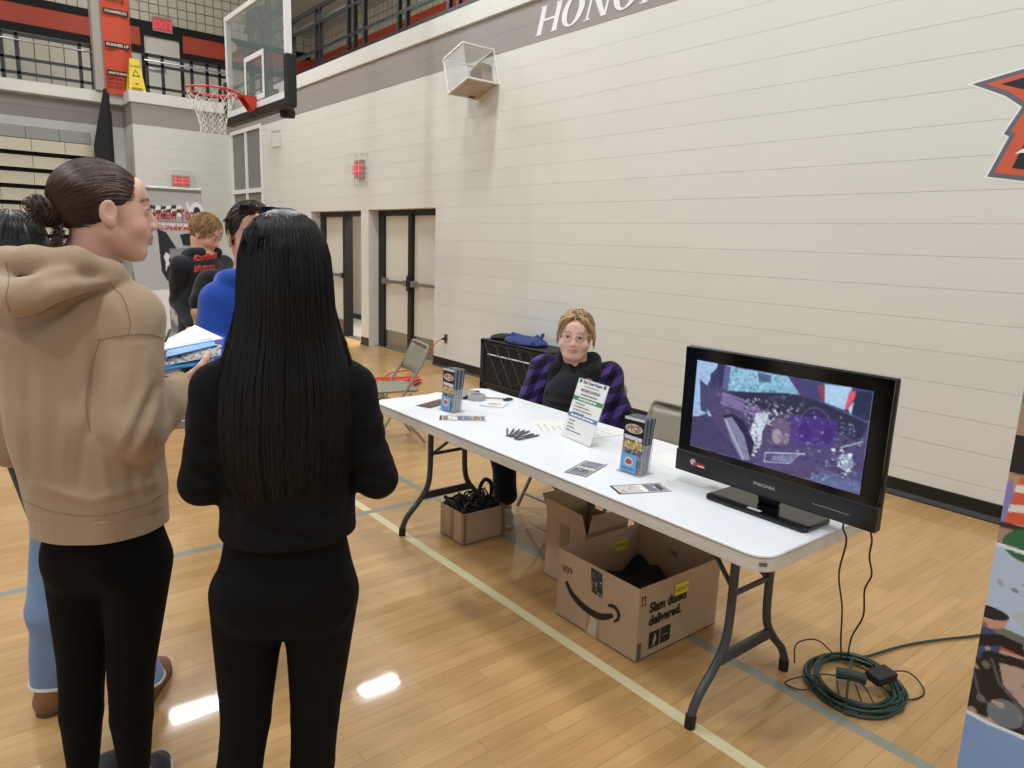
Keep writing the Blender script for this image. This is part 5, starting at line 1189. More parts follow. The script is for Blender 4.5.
# ================================================================== PEOPLE
def atz(u, z, D):
    v = 384.
    for _ in range(12):
        p = at(u, v, D); v -= (z-p[2])*350
    return at(u, v, D)
def basis(f, up=(0, 0, 1), roll=0):
    f = nrm(f); r = nrm(np.cross(f, up)); u = np.cross(r, f)
    if roll: r, u = r*math.cos(roll)+u*math.sin(roll), u*math.cos(roll)-r*math.sin(roll)
    return np.stack([r, f, u], 1)
class Head:
    """head frame: x to the person's right, y out of the face, z up"""
    def __init__(s, O, f, sc=1.0, roll=0, up=(0, 0, 1)): s.O = np.array(O, float); s.R = basis(f, up, roll); s.s = sc
    def w(s, p): return s.O + s.R@(np.array(p, float)*s.s)
    def l(s, P): return ((P-s.O)@s.R)/s.s
    def skin(s, v, smile=0, chub=0, jaw=1.0):
        S = s.s; E = lambda c, r, k=.012, m='u': v.ell(s.w(c), np.array(r)*S, s.R, k*S, m); C = lambda a, b, ra, rb, k=.01, m='u': v.cap(s.w(a), s.w(b), ra*S, rb*S, k*S, mode=m)
        E((0, -.018, .030), (.073, .092, .082), 0); E((0, .035, -.012), (.063, .055, .075), .02); E((0, .030, -.048), (.052+chub*.6, .055+chub*.3, .056), .02)
        E((0, .062, -.090), (.023+chub*.4, .022, .020), .02); [C((x*.052*jaw, .0, -.045), (x*.026*jaw, .055, -.088), .017+chub*.5, .015+chub*.5, .022) for x in (-1, 1)]
        [E((x*(.040+chub*.3), .056, -.030), (.021+chub*.4, .020+chub*.3, .022+chub*.2), .015) for x in (-1, 1)]
        C((-.028, .0765, .031), (.028, .0765, .031), .0085, .0085, .014); E((0, .065, .052), (.046, .018, .032), .025)
        [E((x*.031, .098, .011), (.0165, .0125, .0115), .009, 's') for x in (-1, 1)]
        C((0, .0815, .022), (0, .098, -.012), .0085, .0100, .012); C((0, .094, -.012), (0, .105, -.0215), .010, .0095, .008); [E((x*.0125, .096, -.026), (.0085, .0105, .0078), .005) for x in (-1, 1)]; E((0, .080, -.040), (.022, .012, .016), .012)
        C((0, .086, -.034), (0, .090, -.046), .006, .006, .006)
        w = .021+smile*.006; C((-w, .078-smile*.003, -.0520+smile*.004), (0, .092, -.0500), .0042, .0062, .005); C((w, .078-smile*.003, -.0520+smile*.004), (0, .092, -.0500), .0042, .0062, .005)
        C((-w+.003, .079, -.0605+smile*.003), (0, .090, -.0615), .0045, .0072, .005); C((w-.003, .079, -.0605+smile*.003), (0, .090, -.0615), .0045, .0072, .005)
        C((-w, .086, -.0560+smile*.004), (0, .0985, -.0562), .0016, .0018, .002, 's'); C((w, .086, -.0560+smile*.004), (0, .0985, -.0562), .0016, .0018, .002, 's')
        for x in (-1, 1):   # lids leave a slit for the eye
            E((x*.031, .0765, .0105), (.0152, .0130, .0112), .004); E((x*.0335, .0895, .0105), (.0145, .0125, .0052), .0015, 's')
            E((x*.077, -.006, .000), (.0075, .019, .030), .004); E((x*.083, -.002, .004), (.0045, .010, .018), .003, 's'); E((x*.076, .002, -.024), (.006, .010, .011), .004)
    def neck(s, v, base, r=.052, r2=.062):
        v.cap(s.w((0, -.022, -.055)), base, r*s.s, r2*s.s, .025)
    def color(s, base, lip='#b0645c', brow='#4a3528', cheek='#d08a78', hands=None):
        b, li, br, ch = [np.array(srgb(c)) for c in (base, lip, brow, cheek)]
        def fn(P):
            q = s.l(P); c = np.tile(b, (len(P), 1)); x = np.abs(q[:, 0])
            k = np.exp(-(((x-.042)/.02)**2+((q[:, 1]-.062)/.03)**2+((q[:, 2]+.028)/.02)**2)); c += (ch-c)*(k*.55)[:, None]
            k = np.exp(-((x/.018)**2+((q[:, 2]+.026)/.010)**2+((q[:, 1]-.108)/.012)**2)); c += (ch-c)*(k*.4)[:, None]
            k = ((x < .0245) & (q[:, 1] > .072) & (np.abs(q[:, 2]+.0565) < .0105-.006*(x/.0245)**2)).astype(float); c += (li-c)*(k*.85)[:, None]
            za = .034+.004*np.sin((x-.012)/.036*PI); k = ((x > .012) & (x < .049) & (q[:, 1] > .055) & (np.abs(q[:, 2]-za) < .0036)).astype(float); c += (br-c)*(k*.8)[:, None]
            k = np.exp(-(((x-.031)/.014)**2+((q[:, 2]-.0145)/.0022)**2+((q[:, 1]-.088)/.02)**2)); c *= (1-.75*k)[:, None]
            k = np.exp(-(((x-.031)/.013)**2+((q[:, 2]-.0055)/.0018)**2+((q[:, 1]-.088)/.02)**2)); c *= (1-.35*k)[:, None]
            return c
        return fn
    def eyes(s, parent, iris='#5a7080', look=(0, 1, 0)):
        for x in (-1, 1):
            c = s.w((x*.031, .0735, .0105)); r = .0126*s.s; vs = []; fs = []; n = 16; mb = MB()
            lk = nrm(s.R@np.array(look, float))
            for i in range(n+1):
                for j in range(n*2): t = PI*i/n; p = 2*PI*j/(n*2); vs.append(s.R@np.array([math.sin(t)*math.cos(p), math.cos(t), math.sin(t)*math.sin(p)]))
            fs = [(i*2*n+j, i*2*n+(j+1) % (2*n), (i+1)*2*n+(j+1) % (2*n), (i+1)*2*n+j) for i in range(n) for j in range(2*n)]
            mb.v = [tuple(c+q*r) for q in vs]; mb.f = fs
            mb.c = [srgb('#0c0a0a') if q@lk > .965 else srgb(iris) if q@lk > .86 else srgb('#dcd6d0') for q in vs]
            mb.build('eye', M_EYE, parent, smooth=True)
            MB().tube(spline([s.w(q) for q in ((x*.0185, .0845, .0135), (x*.026, .0895, .0162), (x*.034, .0895, .0166), (x*.041, .0855, .0152), (x*.0475, .0775, .0122))], 4), .0011*s.s, 5).build('eyelashes', M_LASH, parent, smooth=True)
M_EYE = mat('eye', rough=.12, vcol=True, var=.005); M_LASH = mat('lash_dark', '#2a1d18', rough=.6)
def skin_mat(name): 
    m = mat(name, rough=.48, vcol=True, var=.03, vscale=40, bump=.06, bscale=700); m.node_tree.nodes['Principled BSDF'].inputs['Subsurface Weight'].default_value = .12; m.node_tree.nodes['Principled BSDF'].inputs['Subsurface Radius'].default_value = (.012, .005, .003); return m
M_SKIN = skin_mat('skin')
def hand(v, wr, d, n, side, curl=.5, s=1.0, spread=.12):
    """wr wrist, d along the hand, n out of the back of the hand, side +1 if the thumb points along cross(d, n)"""
    d = nrm(d); n = nrm(np.array(n, float)-d*(np.array(n, float)@d)); t = np.cross(d, n)*side; wr = np.array(wr, float)
    P = lambda a, b, c: wr+(d*a+t*b+n*c)*s
    v.cap(P(0, 0, 0), P(.02, 0, 0), .026*s, .027*s, .012, sq=n, q=.72)
    for b in (-.028, -.009, .010, .028): v.cap(P(.02, b*.6, 0), P(.082, b, 0), .015*s, .0125*s, .01, sq=n, q=.85)
    for i, (b, L) in enumerate(((.030, .072), (.0105, .080), (-.0095, .074), (-.028, .058))):
        p = P(.084, b, 0); a = 0; seg = (.44, .31, .25); rr = (.0088, .0080, .0072, .006)
        for k in range(3):
            a += curl*(.75 if k == 0 else .95); q = p+((d*math.cos(a)-n*math.sin(a))+t*spread*b*8*(k == 0))*L*seg[k]*s; v.cap(p, q, rr[k]*s, rr[k+1]*s, .003); p = q
    p = P(.022, .028, -.006)
    for L, dirv in ((.040, d*.62+t*.75-n*.25), (.030, d*.82+t*.38-n*.45), (.024, d*.85+t*.05-n*.55)):
        q = p+nrm(dirv)*L*s; v.cap(p, q, .0125*s if L > .035 else .0098*s, .0092*s if L > .025 else .008*s, .006); p = q
def foot(v, an, f, L=.24, r=.036, k=.02):
    f = nrm((f[0], f[1], 0)); an = np.array(an, float); g = np.array([an[0], an[1], 0])
    v.cap(an, g-f*.03+[0, 0, .045], r, .036, k); v.cap(g-f*.045+[0, 0, .036], g+f*(L-.11)+[0, 0, .032], .036, .036, k); v.cap(g+f*(L-.12)+[0, 0, .032], g+f*(L-.075)+[0, 0, .024], .040, .026, k, sq=(0, 0, 1), q=.85)
def shoe(name, an, f, m, parent, L=.27, h=.075, sole=None, w=.043):
    f = nrm((f[0], f[1], 0)); g = np.array([an[0], an[1], 0.]); lo = g-[.25, .25, .02]; v = Vol(lo, g+[.25, .25, .16], .005)
    v.cap(g-f*.045+[0, 0, h*.62], g-f*.03+[0, 0, h+.02], w*.95, w*.92, .02); v.cap(g-f*.05+[0, 0, .04], g+f*(L-.14)+[0, 0, .038], w, w, .02); v.cap(g+f*(L-.16)+[0, 0, .036], g+f*(L-.095)+[0, 0, .03], w*1.05, w*.8, .02, sq=(0, 0, 1), q=.8)
    v.cut((0, 0, .006), (0, 0, -1)); v.cut((0, 0, h+.035), (0, 0, 1)); me = v.mesh(name, 1); o = link(name, me, parent, m)
    if sole:
        q = MB(); s_ = np.array([f[1], -f[0], 0]); pts = [(-.095, 0), (-.085, .03), (-.03, .043), (.06, .046), (L-.12, .050), (L-.075, .035), (L-.058, 0), (L-.075, -.035), (L-.12, -.050), (.06, -.046), (-.03, -.043), (-.085, -.03)]
        q.prism(pts, g, f, s_, (0, 0, 1), .022); q.build('sole', sole, o, bevel=.006)
    return o
def body_mesh(name, v, m, parent, col): return v.build(name, m, parent, color=col, smooth=0)
def cloth_mat(name, col, rough=.9, b=.25, sc=600, var=.05, sheen=.15, spec=.2): return mat(name, col, rough=rough, bump=b, bscale=sc, var=var, vscale=5, sheen=sheen, spec=spec)
def strands(name, paths, r, m, parent, cols, flat=False):
    V = []; F = []; Cc = []; g = RNG; n0 = 0
    for P in paths:
        P = np.asarray(P); m_ = len(P); T = np.gradient(P, axis=0); T /= np.linalg.norm(T, axis=1, keepdims=True)+1e-9
        u = np.cross(T, [0.31, .2, .93]); u /= np.linalg.norm(u, axis=1, keepdims=True)+1e-9; w = np.cross(T, u); rr = r*g.uniform(.7, 1.3); taper = np.minimum(1, np.linspace(0, 1, m_)*8+.3)*np.minimum(1, (1-np.linspace(0, 1, m_))*4+.12)
        for k in range(3):
            a = 2*PI*k/3; V.append(P+(math.cos(a)*u+math.sin(a)*w)*(rr*taper)[:, None])
        for i in range(m_-1):
            for k in range(3): k2 = (k+1) % 3; F.append((n0+k*m_+i, n0+k2*m_+i, n0+k2*m_+i+1, n0+k*m_+i+1))
        c = np.array(cols[g.integers(len(cols))])*g.uniform(.75, 1.25); Cc.append(np.tile(c, (3*m_, 1))); n0 += 3*m_
    V = np.concatenate(V); Cc = np.concatenate(Cc); F = np.array(F, np.int32)
    me = bpy.data.meshes.new(name); me.vertices.add(len(V)); me.vertices.foreach_set('co', V.astype(np.float32).ravel()); me.loops.add(F.size); me.loops.foreach_set('vertex_index', F.ravel())
    me.polygons.add(len(F)); me.polygons.foreach_set('loop_start', np.arange(0, F.size, 4, dtype=np.int32)); me.update(calc_edges=True); me.polygons.foreach_set('use_smooth', [True]*len(F))
    ca = me.color_attributes.new('Col', 'FLOAT_COLOR', 'POINT'); ca.data.foreach_set('color', np.concatenate([Cc, np.ones((len(Cc), 1))], 1).astype(np.float32).ravel())
    return tag(link(name, me, parent, m), kind='stuff')
def hair_mat(name, rough=.38, spec=.5): return mat(name, rough=rough, vcol=True, spec=spec, var=.01)
def scalp(hd, n, mask, flow, steps, dl, lift, rad=(.079, .099, .089), c=(0, -.018, .031), jit=.15, seed=1):
    g = np.random.default_rng(seed); out = []; rad = np.array(rad); c = np.array(c)
    while len(out) < n:
        d = nrm(g.normal(size=3)); p = c+d*rad*1.0
        if not mask(p): continue
        P = [p]; f0 = g.normal(size=3)*jit; L = g.uniform(.6, 1.3)
        for k in range(steps):
            f = flow(p)+f0; nn = (p-c)/rad**2; nn /= np.linalg.norm(nn); f = f-nn*(f@nn); f = f/(np.linalg.norm(f)+1e-6); p = p+f*dl*L; q = (p-c)/rad; p = c+q/np.linalg.norm(q)*rad*(1+lift*(k+1)/steps); P.append(p)
        out.append([hd.w(x) for x in P])
    return out
def person(label, loc): return empty('person', tuple(map(float, loc)), 0, label, 'person')

# ------------------------------------------------------------------ woman in the tan hoodie, seen from behind with her head in profile
D1 = 1.95; F1 = nrm((.50, .866, 0)); S1_ = np.array([F1[1], -F1[0], 0])
g1 = person('person in a tan hoodie and black leggings, brown hair in a low bun', (.27, 2.0, 0))
H1 = Head(at(106, 213, D1), (1.0, -.03, -.03), 1.0)
neck1 = at(78, 287, D1+.02)
pel1 = at(108, 548, D1); 
hR, hL = at(138, 560, D1-.03)+0, at(80, 562, D1+.05); kR, kL = atz(131, .455, D1-.01), atz(82, .455, D1+.08); aR, aL = atz(136, .085, D1+.03), atz(84, .085, D1+.10)
shR, shL = at(132, 318, D1-.05), at(16, 330, D1+.07); elR = at(134, 432, D1-.11); wrR = at(178, 384, D1+.07); elL = at(14, 440, D1+.17); wrL = at(108, 398, D1+.26)
v = Vol(np.min([neck1, aR, aL, elL, shL], 0)-[.16, .16, .10], np.array([.75, 2.55, 1.80]), .0042)
v.lo[2] = -.01
H1.skin(v); H1.neck(v, neck1, .050, .060)
v.cap(neck1-[0, 0, .06], at(95, 420, D1), .11, .10, .05, sq=F1, q=.7); v.cap(at(95, 420, D1), pel1, .10, .12, .05, sq=F1, q=.8)
for a, b, c_ in ((shR, elR, wrR), (shL, elL, wrL)): v.cap(neck1-[0, 0, .05], a, .05, .045, .04); v.cap(a, b, .042, .034, .02); v.cap(b, c_, .034, .024, .02)
for a, b, c_ in ((hR, kR, aR), (hL, kL, aL)): v.cap(a, b, .055, .040, .03); v.cap(b, b*.65+c_*.35, .040, .037, .02); v.cap(b*.65+c_*.35, c_, .037, .026, .02); foot(v, c_, F1)
hd1 = nrm(at(205, 372, D1+.16)-wrR); hand(v, wrR, hd1, np.array([.2, -.5, -1.]), -1, .35, .92); hand(v, wrL, nrm((.6, .6, .1)), (0, -.2, -1), 1, .5, .95)
body_mesh('body', v, M_SKIN, g1, H1.color('#d6aa97', lip='#bd7d74', brow='#55402f', cheek='#d89c8a')); H1.eyes(g1, '#59665c', (-.1, 1, -.25))
M_LEG1 = cloth_mat('black_leggings', '#060607', b=.12, sheen=.0)
v = Vol(np.min([aL, aR, hL], 0)-[.14, .14, 0], np.max([hR, hL, aR], 0)+[.2, .2, .22], .006); v.lo[2] = .10
v.cap(pel1+[0, 0, .12], pel1+[0, 0, .02], .120, .134, .05, sq=F1, q=.82)
for s_, (a, b, c_) in ((1, (hR, kR, aR)), (-1, (hL, kL, aL))):
    v.ell(a-F1*.030+[0, 0, .02]-S1_*s_*.008, (.078, .078, .090), None, .04); v.cap(a, b, .083, .056, .012); mid = b*.66+c_*.34-F1*.008; v.cap(b, mid, .056, .053, .008); v.cap(mid, c_, .053, .034, .008)
v.cut((0, 0, .118), (0, 0, -1)); v.cut(pel1+[0, 0, .075], (0, 0, 1)); v.build('leggings', M_LEG1, g1, smooth=4)
M_SOCK = cloth_mat('white_socks', '#c9c8c6', b=.4, sc=300); M_SHD = cloth_mat('dark_shoe', '#26282e', rough=.6); M_SOLE = mat('white_sole', '#d4d2ce', rough=.6)
for a in (aR, aL):
    MB().tube([a+[0, 0, .07], a+[0, 0, .02], a-[0, 0, .04]], [.038, .042, .043], 16).build('sock', M_SOCK, g1, smooth=True); shoe('shoe', a, F1, M_SHD, g1, sole=M_SOLE, h=.045)
# hoodie
TANC = '#a9937a'; M_TANH = mat('tan_fleece', TANC, rough=.92, bump=.8, bscale=38, var=.06, vscale=5, sheen=.25, spec=.15, stretch=(1, 1, .5)); M_TANR = mat('tan_rib', '#a38c72', rough=.9, bump=.5, bscale=60, stretch=(1, 1, .02), sheen=.3)
v = Vol(np.min([elR, shL, elL, pel1], 0)-[.24, .24, .10], np.max([wrL, shR, wrR], 0)+[.18, .18, .26], .0055)
tb_, tm, tt = at(99, 487, D1), at(86, 415, D1+.0), at(72, 345, D1+.02)
v.cap(tb_-[0, 0, .02], tm, .156, .160, .05, sq=F1, q=.84); v.cap(tm, tt, .152, .145, .05, sq=F1, q=.80); v.cap(tt, neck1-[0, 0, .045], .125, .085, .07, sq=F1, q=.85)
v.cap(neck1-[0, 0, .05], shR+[0, 0, .0], .075, .066, .06); v.cap(neck1-[0, 0, .05], shL, .075, .066, .06)
v.cap(shR, elR+[0, 0, .02], .068, .067, .03); v.cap(elR, elR*.5+wrR*.5, .065, .058, .035); v.cap(elR*.5+wrR*.5, wrR, .056, .036, .03)
v.cap(shL, elL, .066, .060, .04); v.cap(elL, wrL, .060, .038, .04)
# hood lying on the upper back and round the neck
for a, b, r1, r2 in ((at(126, 296, D1+.02), at(110, 274, D1-.05), .024, .026), (at(110, 274, D1-.05), at(74, 262, D1-.10), .026, .030), (at(74, 262, D1-.10), at(34, 261, D1-.09), .030, .032), (at(34, 261, D1-.09), at(-8, 264, D1+.00), .032, .034)):
    v.cap(a, b, r1, r2, .02)
for a, b, r1, r2 in ((at(104, 284, D1-.075), at(66, 284, D1-.13), .018, .030), (at(66, 284, D1-.13), at(24, 298, D1-.15), .032, .038), (at(24, 298, D1-.15), at(-8, 290, D1-.06), .038, .040)): v.cap(a, b, r1, r2, .022)
v.ell(neck1+[.01, .0, .085], (.055, .055, .08), None, .015, 's')
N1 = nrm(at(80, 400, 1)-np.array([0, 0, CAMZ])); dS = D1-.15
def f1(u0, v0, u1, v1, w, h): return (at(u0, v0, dS), at(u1, v1, dS), w, h*1.45)
v.folds(N1, [f1(118, 282, 78, 296, .006, -.010), f1(78, 296, 52, 312, .007, -.012), f1(52, 312, 14, 326, .007, -.009), f1(100, 272, 40, 282, .012, -.007), f1(44, 268, 24, 290, .012, .004),
    f1(115, 288, 129, 322, .003, -.003), f1(129, 322, 122, 350, .003, -.003), f1(98, 345, 90, 435, .010, -.012), f1(96, 340, 160, 338, .003, -.003),
    f1(150, 378, 116, 448, .009, .007), f1(164, 392, 136, 456, .008, .006), f1(156, 385, 126, 455, .006, -.006), f1(140, 350, 128, 430, .012, -.005), f1(112, 350, 106, 430, .010, .005), f1(176, 400, 160, 440, .007, -.004),
    f1(62, 330, 72, 420, .014, -.004), f1(40, 335, 44, 470, .013, .005), f1(24, 350, 28, 480, .010, -.005), f1(66, 400, 60, 485, .012, .005), f1(84, 430, 78, 495, .009, -.005), f1(100, 455, 108, 500, .010, .005), f1(132, 468, 136, 500, .008, -.004), f1(150, 462, 160, 490, .008, .004),
    f1(34, 488, 90, 502, .010, .007), f1(90, 502, 165, 482, .010, .006), f1(100, 440, 140, 470, .008, -.006)])
v.field(lambda P: (wav(P*np.array([1, 1, .45]), 34, 3, 8)*.0024+wav(P*np.array([1, 1, .7]), 75, 5, 8)*.0009))
v.cut(tb_-[0, 0, .055], (0, 0, -1)); hood_ = v.build('hoodie', M_TANH, g1, smooth=1)
from mathutils.bvhtree import BVHTree
def seam(name, ob, pts, r, m, parent):
    """stitching laid on the cloth where the photo shows it"""
    bt = BVHTree.FromPolygons([q.co for q in ob.data.vertices], [tuple(q.vertices) for q in ob.data.polygons]); out = []
    P = spline([np.array([*p, 0]) for p in pts], 10)
    for p in P:
        d = Vector(at(p[0], p[1], 1.0))-Vector((0, 0, CAMZ)); h = bt.ray_cast(Vector((0, 0, CAMZ)), d.normalized())
        if h[0] is not None: out.append(np.array(h[0])+np.array(h[1])*r*.2)
    if len(out) > 3: MB().tube(out, r, 6).build(name, m, parent, smooth=True)
M_SEAM = cloth_mat('tan_seam', '#8f7b64')
seam('sleeve_seam', hood_, [(112, 286), (124, 300), (130, 322), (128, 336)], .0016, M_SEAM, g1); seam('yoke_seam', hood_, [(98, 340), (120, 336), (145, 334), (164, 338)], .0014, M_SEAM, g1)
seam('sleeve_seam', hood_, [(99, 342), (92, 365), (86, 400), (90, 432)], .0016, M_SEAM, g1); seam('hood_seam', hood_, [(6, 262), (9, 280), (6, 298), (10, 312)], .0016, M_SEAM, g1)
seam('hem_seam', hood_, [(20, 498), (50, 511), (95, 516), (140, 506), (168, 492)], .0016, M_SEAM, g1)
def band(name, c, rx, ry, h, F, m, parent, th=.008, tilt=0, n=56, flare=0):
    S = np.array([F[1], -F[0], 0]); mb = MB(); vs = []
    prof = [(0, -h/2), (th, -h/2+.004), (th+flare, h/2-.004), (0+flare, h/2), (-.012, h/2-.01), (-.012, -h/2+.01)]
    for o_, z in prof:
        for k in range(n):
            a = 2*PI*k/n; e = 1+.012*math.sin(5*a+1)+.008*math.sin(9*a); vs.append(np.array(c)+S*(rx+o_)*e*math.cos(a)+F*(ry+o_)*e*math.sin(a)+np.array([0, 0, z+tilt*math.cos(a)]))
    m_ = len(prof); mb.add(vs, [(i*n+k, i*n+(k+1) % n, ((i+1) % m_)*n+(k+1) % n, ((i+1) % m_)*n+k) for i in range(m_) for k in range(n)]); return mb.build(name, m, parent, smooth=True)
band('hem_band', tb_-[0, 0, .070], .145, .124, .060, F1, M_TANR, g1, th=.007)
MB().tube([wrR-hd1*.045, wrR+hd1*.004], [.037, .032], 20).build('cuff', M_TANR, g1, smooth=True)
# hair: cap combed back into a low bun
M_HR1 = hair_mat('brown_hair', .42, .4); BR = [srgb('#3a2c24'), srgb('#463629'), srgb('#2e231d'), srgb('#54412f')]
def mask1(p):
    x, y, z = abs(p[0]), p[1], p[2]
    if z < -.045: return False
    if y > .055-.0*x and z < .055: return False
    if y > .012 and z < .030-.25*(.055-y)*0: return z > .012+ (y-.012)*1.0
    if y > -.025 and z < .022: return False
    return y < .090-.35*max(0, .09-z)
bun = np.array([0, -.098, -.006])
v = Vol(H1.O-.19, H1.O+.19, .004)
v.ell(H1.w((0, -.020, .032)), np.array((.0765, .0965, .086)), H1.R, 0); v.ell(H1.w((0, .112, -.012)), np.array((.095, .075, .078)), H1.R, .012, 's')
for x in (-1, 1): v.ell(H1.w((x*.085, .015, -.03)), np.array((.035, .036, .048)), H1.R, .01, 's')
v.cut(H1.w((0, 0, -.062)), -H1.R[:, 2]+H1.R[:, 1]*.35)
v.cap(H1.w((0, -.085, -.01)), H1.w(bun), .026, .022, .02); v.build('hair_cap', mat('brown_hair_cap', '#35281f', rough=.5), g1, smooth=1)
P_ = scalp(H1, 2600, mask1, lambda p: nrm(bun-p)+np.array([0, -.1, .25*max(0, min(1, (p[1]+.06)/.1))]), 12, .012, .02, rad=(.0785, .0985, .0885), jit=.05, seed=4)
strands('hair', P_, .0011, M_HR1, g1, BR)
bp2 = []; g = np.random.default_rng(6)
for k in range(420):
    a0 = g.uniform(0, 6.28); rr = g.uniform(.014, .036); zz = g.normal()*.011; ax = np.array([g.normal()*.2, -1, g.normal()*.2]); L = g.uniform(1.5, 3.5)
    bp2.append([H1.w(bun+np.array([rr*math.cos(a0+t)*1.05, -.018+zz+.006*math.sin(3*t+a0)-.5*max(0, .02-abs(rr-.022)), rr*math.sin(a0+t)])) for t in np.linspace(0, L, 12)])
for k in range(200):
    a0 = g.uniform(0, 6.28); bp2.append([H1.w(bun+np.array([.026*math.sin(t)*math.cos(a0), -.018-.024*math.cos(t), .026*math.sin(t)*math.sin(a0)])+g.normal(size=3)*.0008) for t in np.linspace(-1.6, 1.6, 9)])
for k in range(150):   # loose tail under the bun
    x0 = g.normal()*.016; L = g.uniform(.03, .075); bp2.append([H1.w(bun+np.array([x0*(1+t), .012+.02*t+g.normal()*.001, -.018-L*t])+np.array([0, -.02*math.sin(t*2)-.01*abs(g.normal())*t, 0])) for t in np.linspace(0, 1, 7)])
for k in range(40):
    x0 = g.normal()*.03; L = g.uniform(.03, .06); s0 = g.uniform(-.3, .3); bp2.append([H1.w(np.array([x0+s0*t*.03, -.085-.03*t-g.uniform(0, .002), -.045-L*t])) for t in np.linspace(0, 1, 6)])
strands('bun', bp2, .0011, M_HR1, g1, BR)

# clipboard folder with papers in her hand
cb = empty('folder', tuple(at(190, 350, 2.10)), 0, 'blue folder with white form and photo sheet, held by the tan hoodie person', 'folder')
A, B, C_, D_ = at(158, 352, 2.05), at(222, 337, 2.18), at(196, 324, 2.42), at(150, 335, 2.30)
def quad_sheet(name, q, m, parent, th=.003):
    q = [np.array(p) for p in q]; n_ = nrm(np.cross(q[1]-q[0], q[3]-q[0])); n_ = n_ if n_[2] > 0 else -n_
    return MB().add(q+[p-n_*th for p in q], [(0,1,2,3),(7,6,5,4),(0,4,5,1),(1,5,6,2),(2,6,7,3),(3,7,4,0)]).build(name, m, parent)
M_BLUF = mat('blue_folder', '#3f8fd0', rough=.35)
quad_sheet('white_form', [at(160, 350, 2.06), at(223, 338, 2.17), at(195, 325, 2.40), at(160, 342, 2.30)], M_WHT, cb)
quad_sheet('blue_strip', [at(166, 357, 2.02), at(216, 345, 2.12), at(212, 338, 2.17), at(168, 347, 2.09)], M_BLUF, cb)
quad_sheet('folder_edge', [at(164, 370, 2.00), at(212, 362, 2.09), at(214, 357, 2.12), at(166, 364, 2.03)], M_BLUF, cb, .004)
cvp = Canvas(60, 24, '#c4c8cc').speck((0, 0, 1, 1), 160, ['#2c2a30', '#8f949c', '#e2e4e8', '#55504f', '#b9bcc4'], .03, .09, .9, 7)
tl = at(166, 353, 2.045); picture('photo_sheet', cvp, tl, at(222, 343, 2.14)-tl, at(164, 366, 2.015)-tl, M_VC, cb)
MB().tube([at(165, 341, 2.0), at(170, 330, 2.05)], .004, 8).build('pen_clip', M_BLK, cb, smooth=True)

# ------------------------------------------------------------------ woman with long black hair, back to the camera
D2 = 1.60; F2 = nrm((.345, .938, 0)); S2_ = np.array([F2[1], -F2[0], 0])
g2 = person('person in a black top and black leggings with very long straight black hair, back turned', (.55, 1.5, 0))
H2 = Head(at(285, 266, D2), F2+np.array([0, 0, -.05]), .98)
neck2 = at(285, 352, D2-.01); pel2 = at(287, 565, D2)
shR, shL = at(350, 388, D2-.02), at(217, 390, D2+.01); elR, elL = at(377, 478, D2-.03), at(201, 484, D2-.0); wrR, wrL = at(330, 445, D2+.27), at(252, 450, D2+.29)
hR, hL = at(321, 592, D2-.01), at(249, 592, D2+.02); kR, kL = atz(315, .46, D2+.0), atz(246, .46, D2+.03); aR, aL = atz(308, .085, D2+.02), atz(228, .085, D2+.05)
v = Vol(np.min([neck2, aR, aL, elL, elR, shL], 0)-[.12, .14, .10], np.array([1.05, 2.08, 1.72]), .006); v.lo[2] = -.01
H2.skin(v); H2.neck(v, neck2, .048, .058)
v.cap(neck2-[0, 0, .06], at(287, 480, D2), .10, .095, .05, sq=F2, q=.7); v.cap(at(287, 480, D2), pel2, .095, .12, .05, sq=F2, q=.8)
for a, b, c_ in ((shR, elR, wrR), (shL, elL, wrL)): v.cap(neck2-[0, 0, .05], a, .05, .04, .04); v.cap(a, b, .034, .028, .01); v.cap(b, c_, .028, .023, .01)
for a, b, c_ in ((hR, kR, aR), (hL, kL, aL)): v.cap(a, b, .055, .040, .03); v.cap(b, b*.65+c_*.35, .038, .038, .02); v.cap(b*.65+c_*.35, c_, .038, .026, .02); foot(v, c_, F2)
hand(v, wrR, nrm(-S2_*.8+F2*.4), (0, 0, 1), 1, .5, .9); hand(v, wrL, nrm(S2_*.8+F2*.4), (0, 0, 1), -1, .5, .9)
body_mesh('body', v, M_SKIN, g2, H2.color('#c49a84')); H2.eyes(g2, '#3a2a20')
v = Vol(np.min([aL, aR, hL], 0)-[.14, .14, 0], np.max([hR, hL, aR], 0)+[.2, .2, .22], .0055); v.lo[2] = .10
v.cap(pel2+[0, 0, .10], pel2-[0, 0, .02], .128, .150, .05, sq=F2, q=.82)
for s_, (a, b, c_) in ((1, (hR, kR, aR)), (-1, (hL, kL, aL))):
    v.ell(a-F2*.052+[0, 0, .012]-S2_*s_*.008, (.078, .078, .086), None, .035); v.cap(a+S2_*s_*.002, b, .086, .057, .012); mid = b*.66+c_*.34-F2*.008; v.cap(b, mid, .057, .053, .008); v.cap(mid, c_, .053, .033, .008)
v.cap(at(287, 575, D2-.16), at(286, 618, D2-.15), .006, .007, .022, mode='s'); v.cut((0, 0, .12), (0, 0, -1)); v.cut(pel2+[0, 0, .095], (0, 0, 1)); v.build('leggings', M_LEG1, g2, smooth=4)
for a in (aR, aL): MB().tube([a+[0, 0, .05], a-[0, 0, .04]], [.033, .04], 16).build('sock', M_SOCK, g2, smooth=True); shoe('shoe', a, F2, M_SHD, g2, sole=M_SOLE)
M_TOP2 = cloth_mat('black_knit_top', '#09090b', b=.2, sc=700, sheen=.02)
v = Vol(np.min([elR, elL, shL, pel2], 0)-[.16, .18, .08], np.max([wrL, shR, wrR], 0)+[.14, .14, .20], .0052)
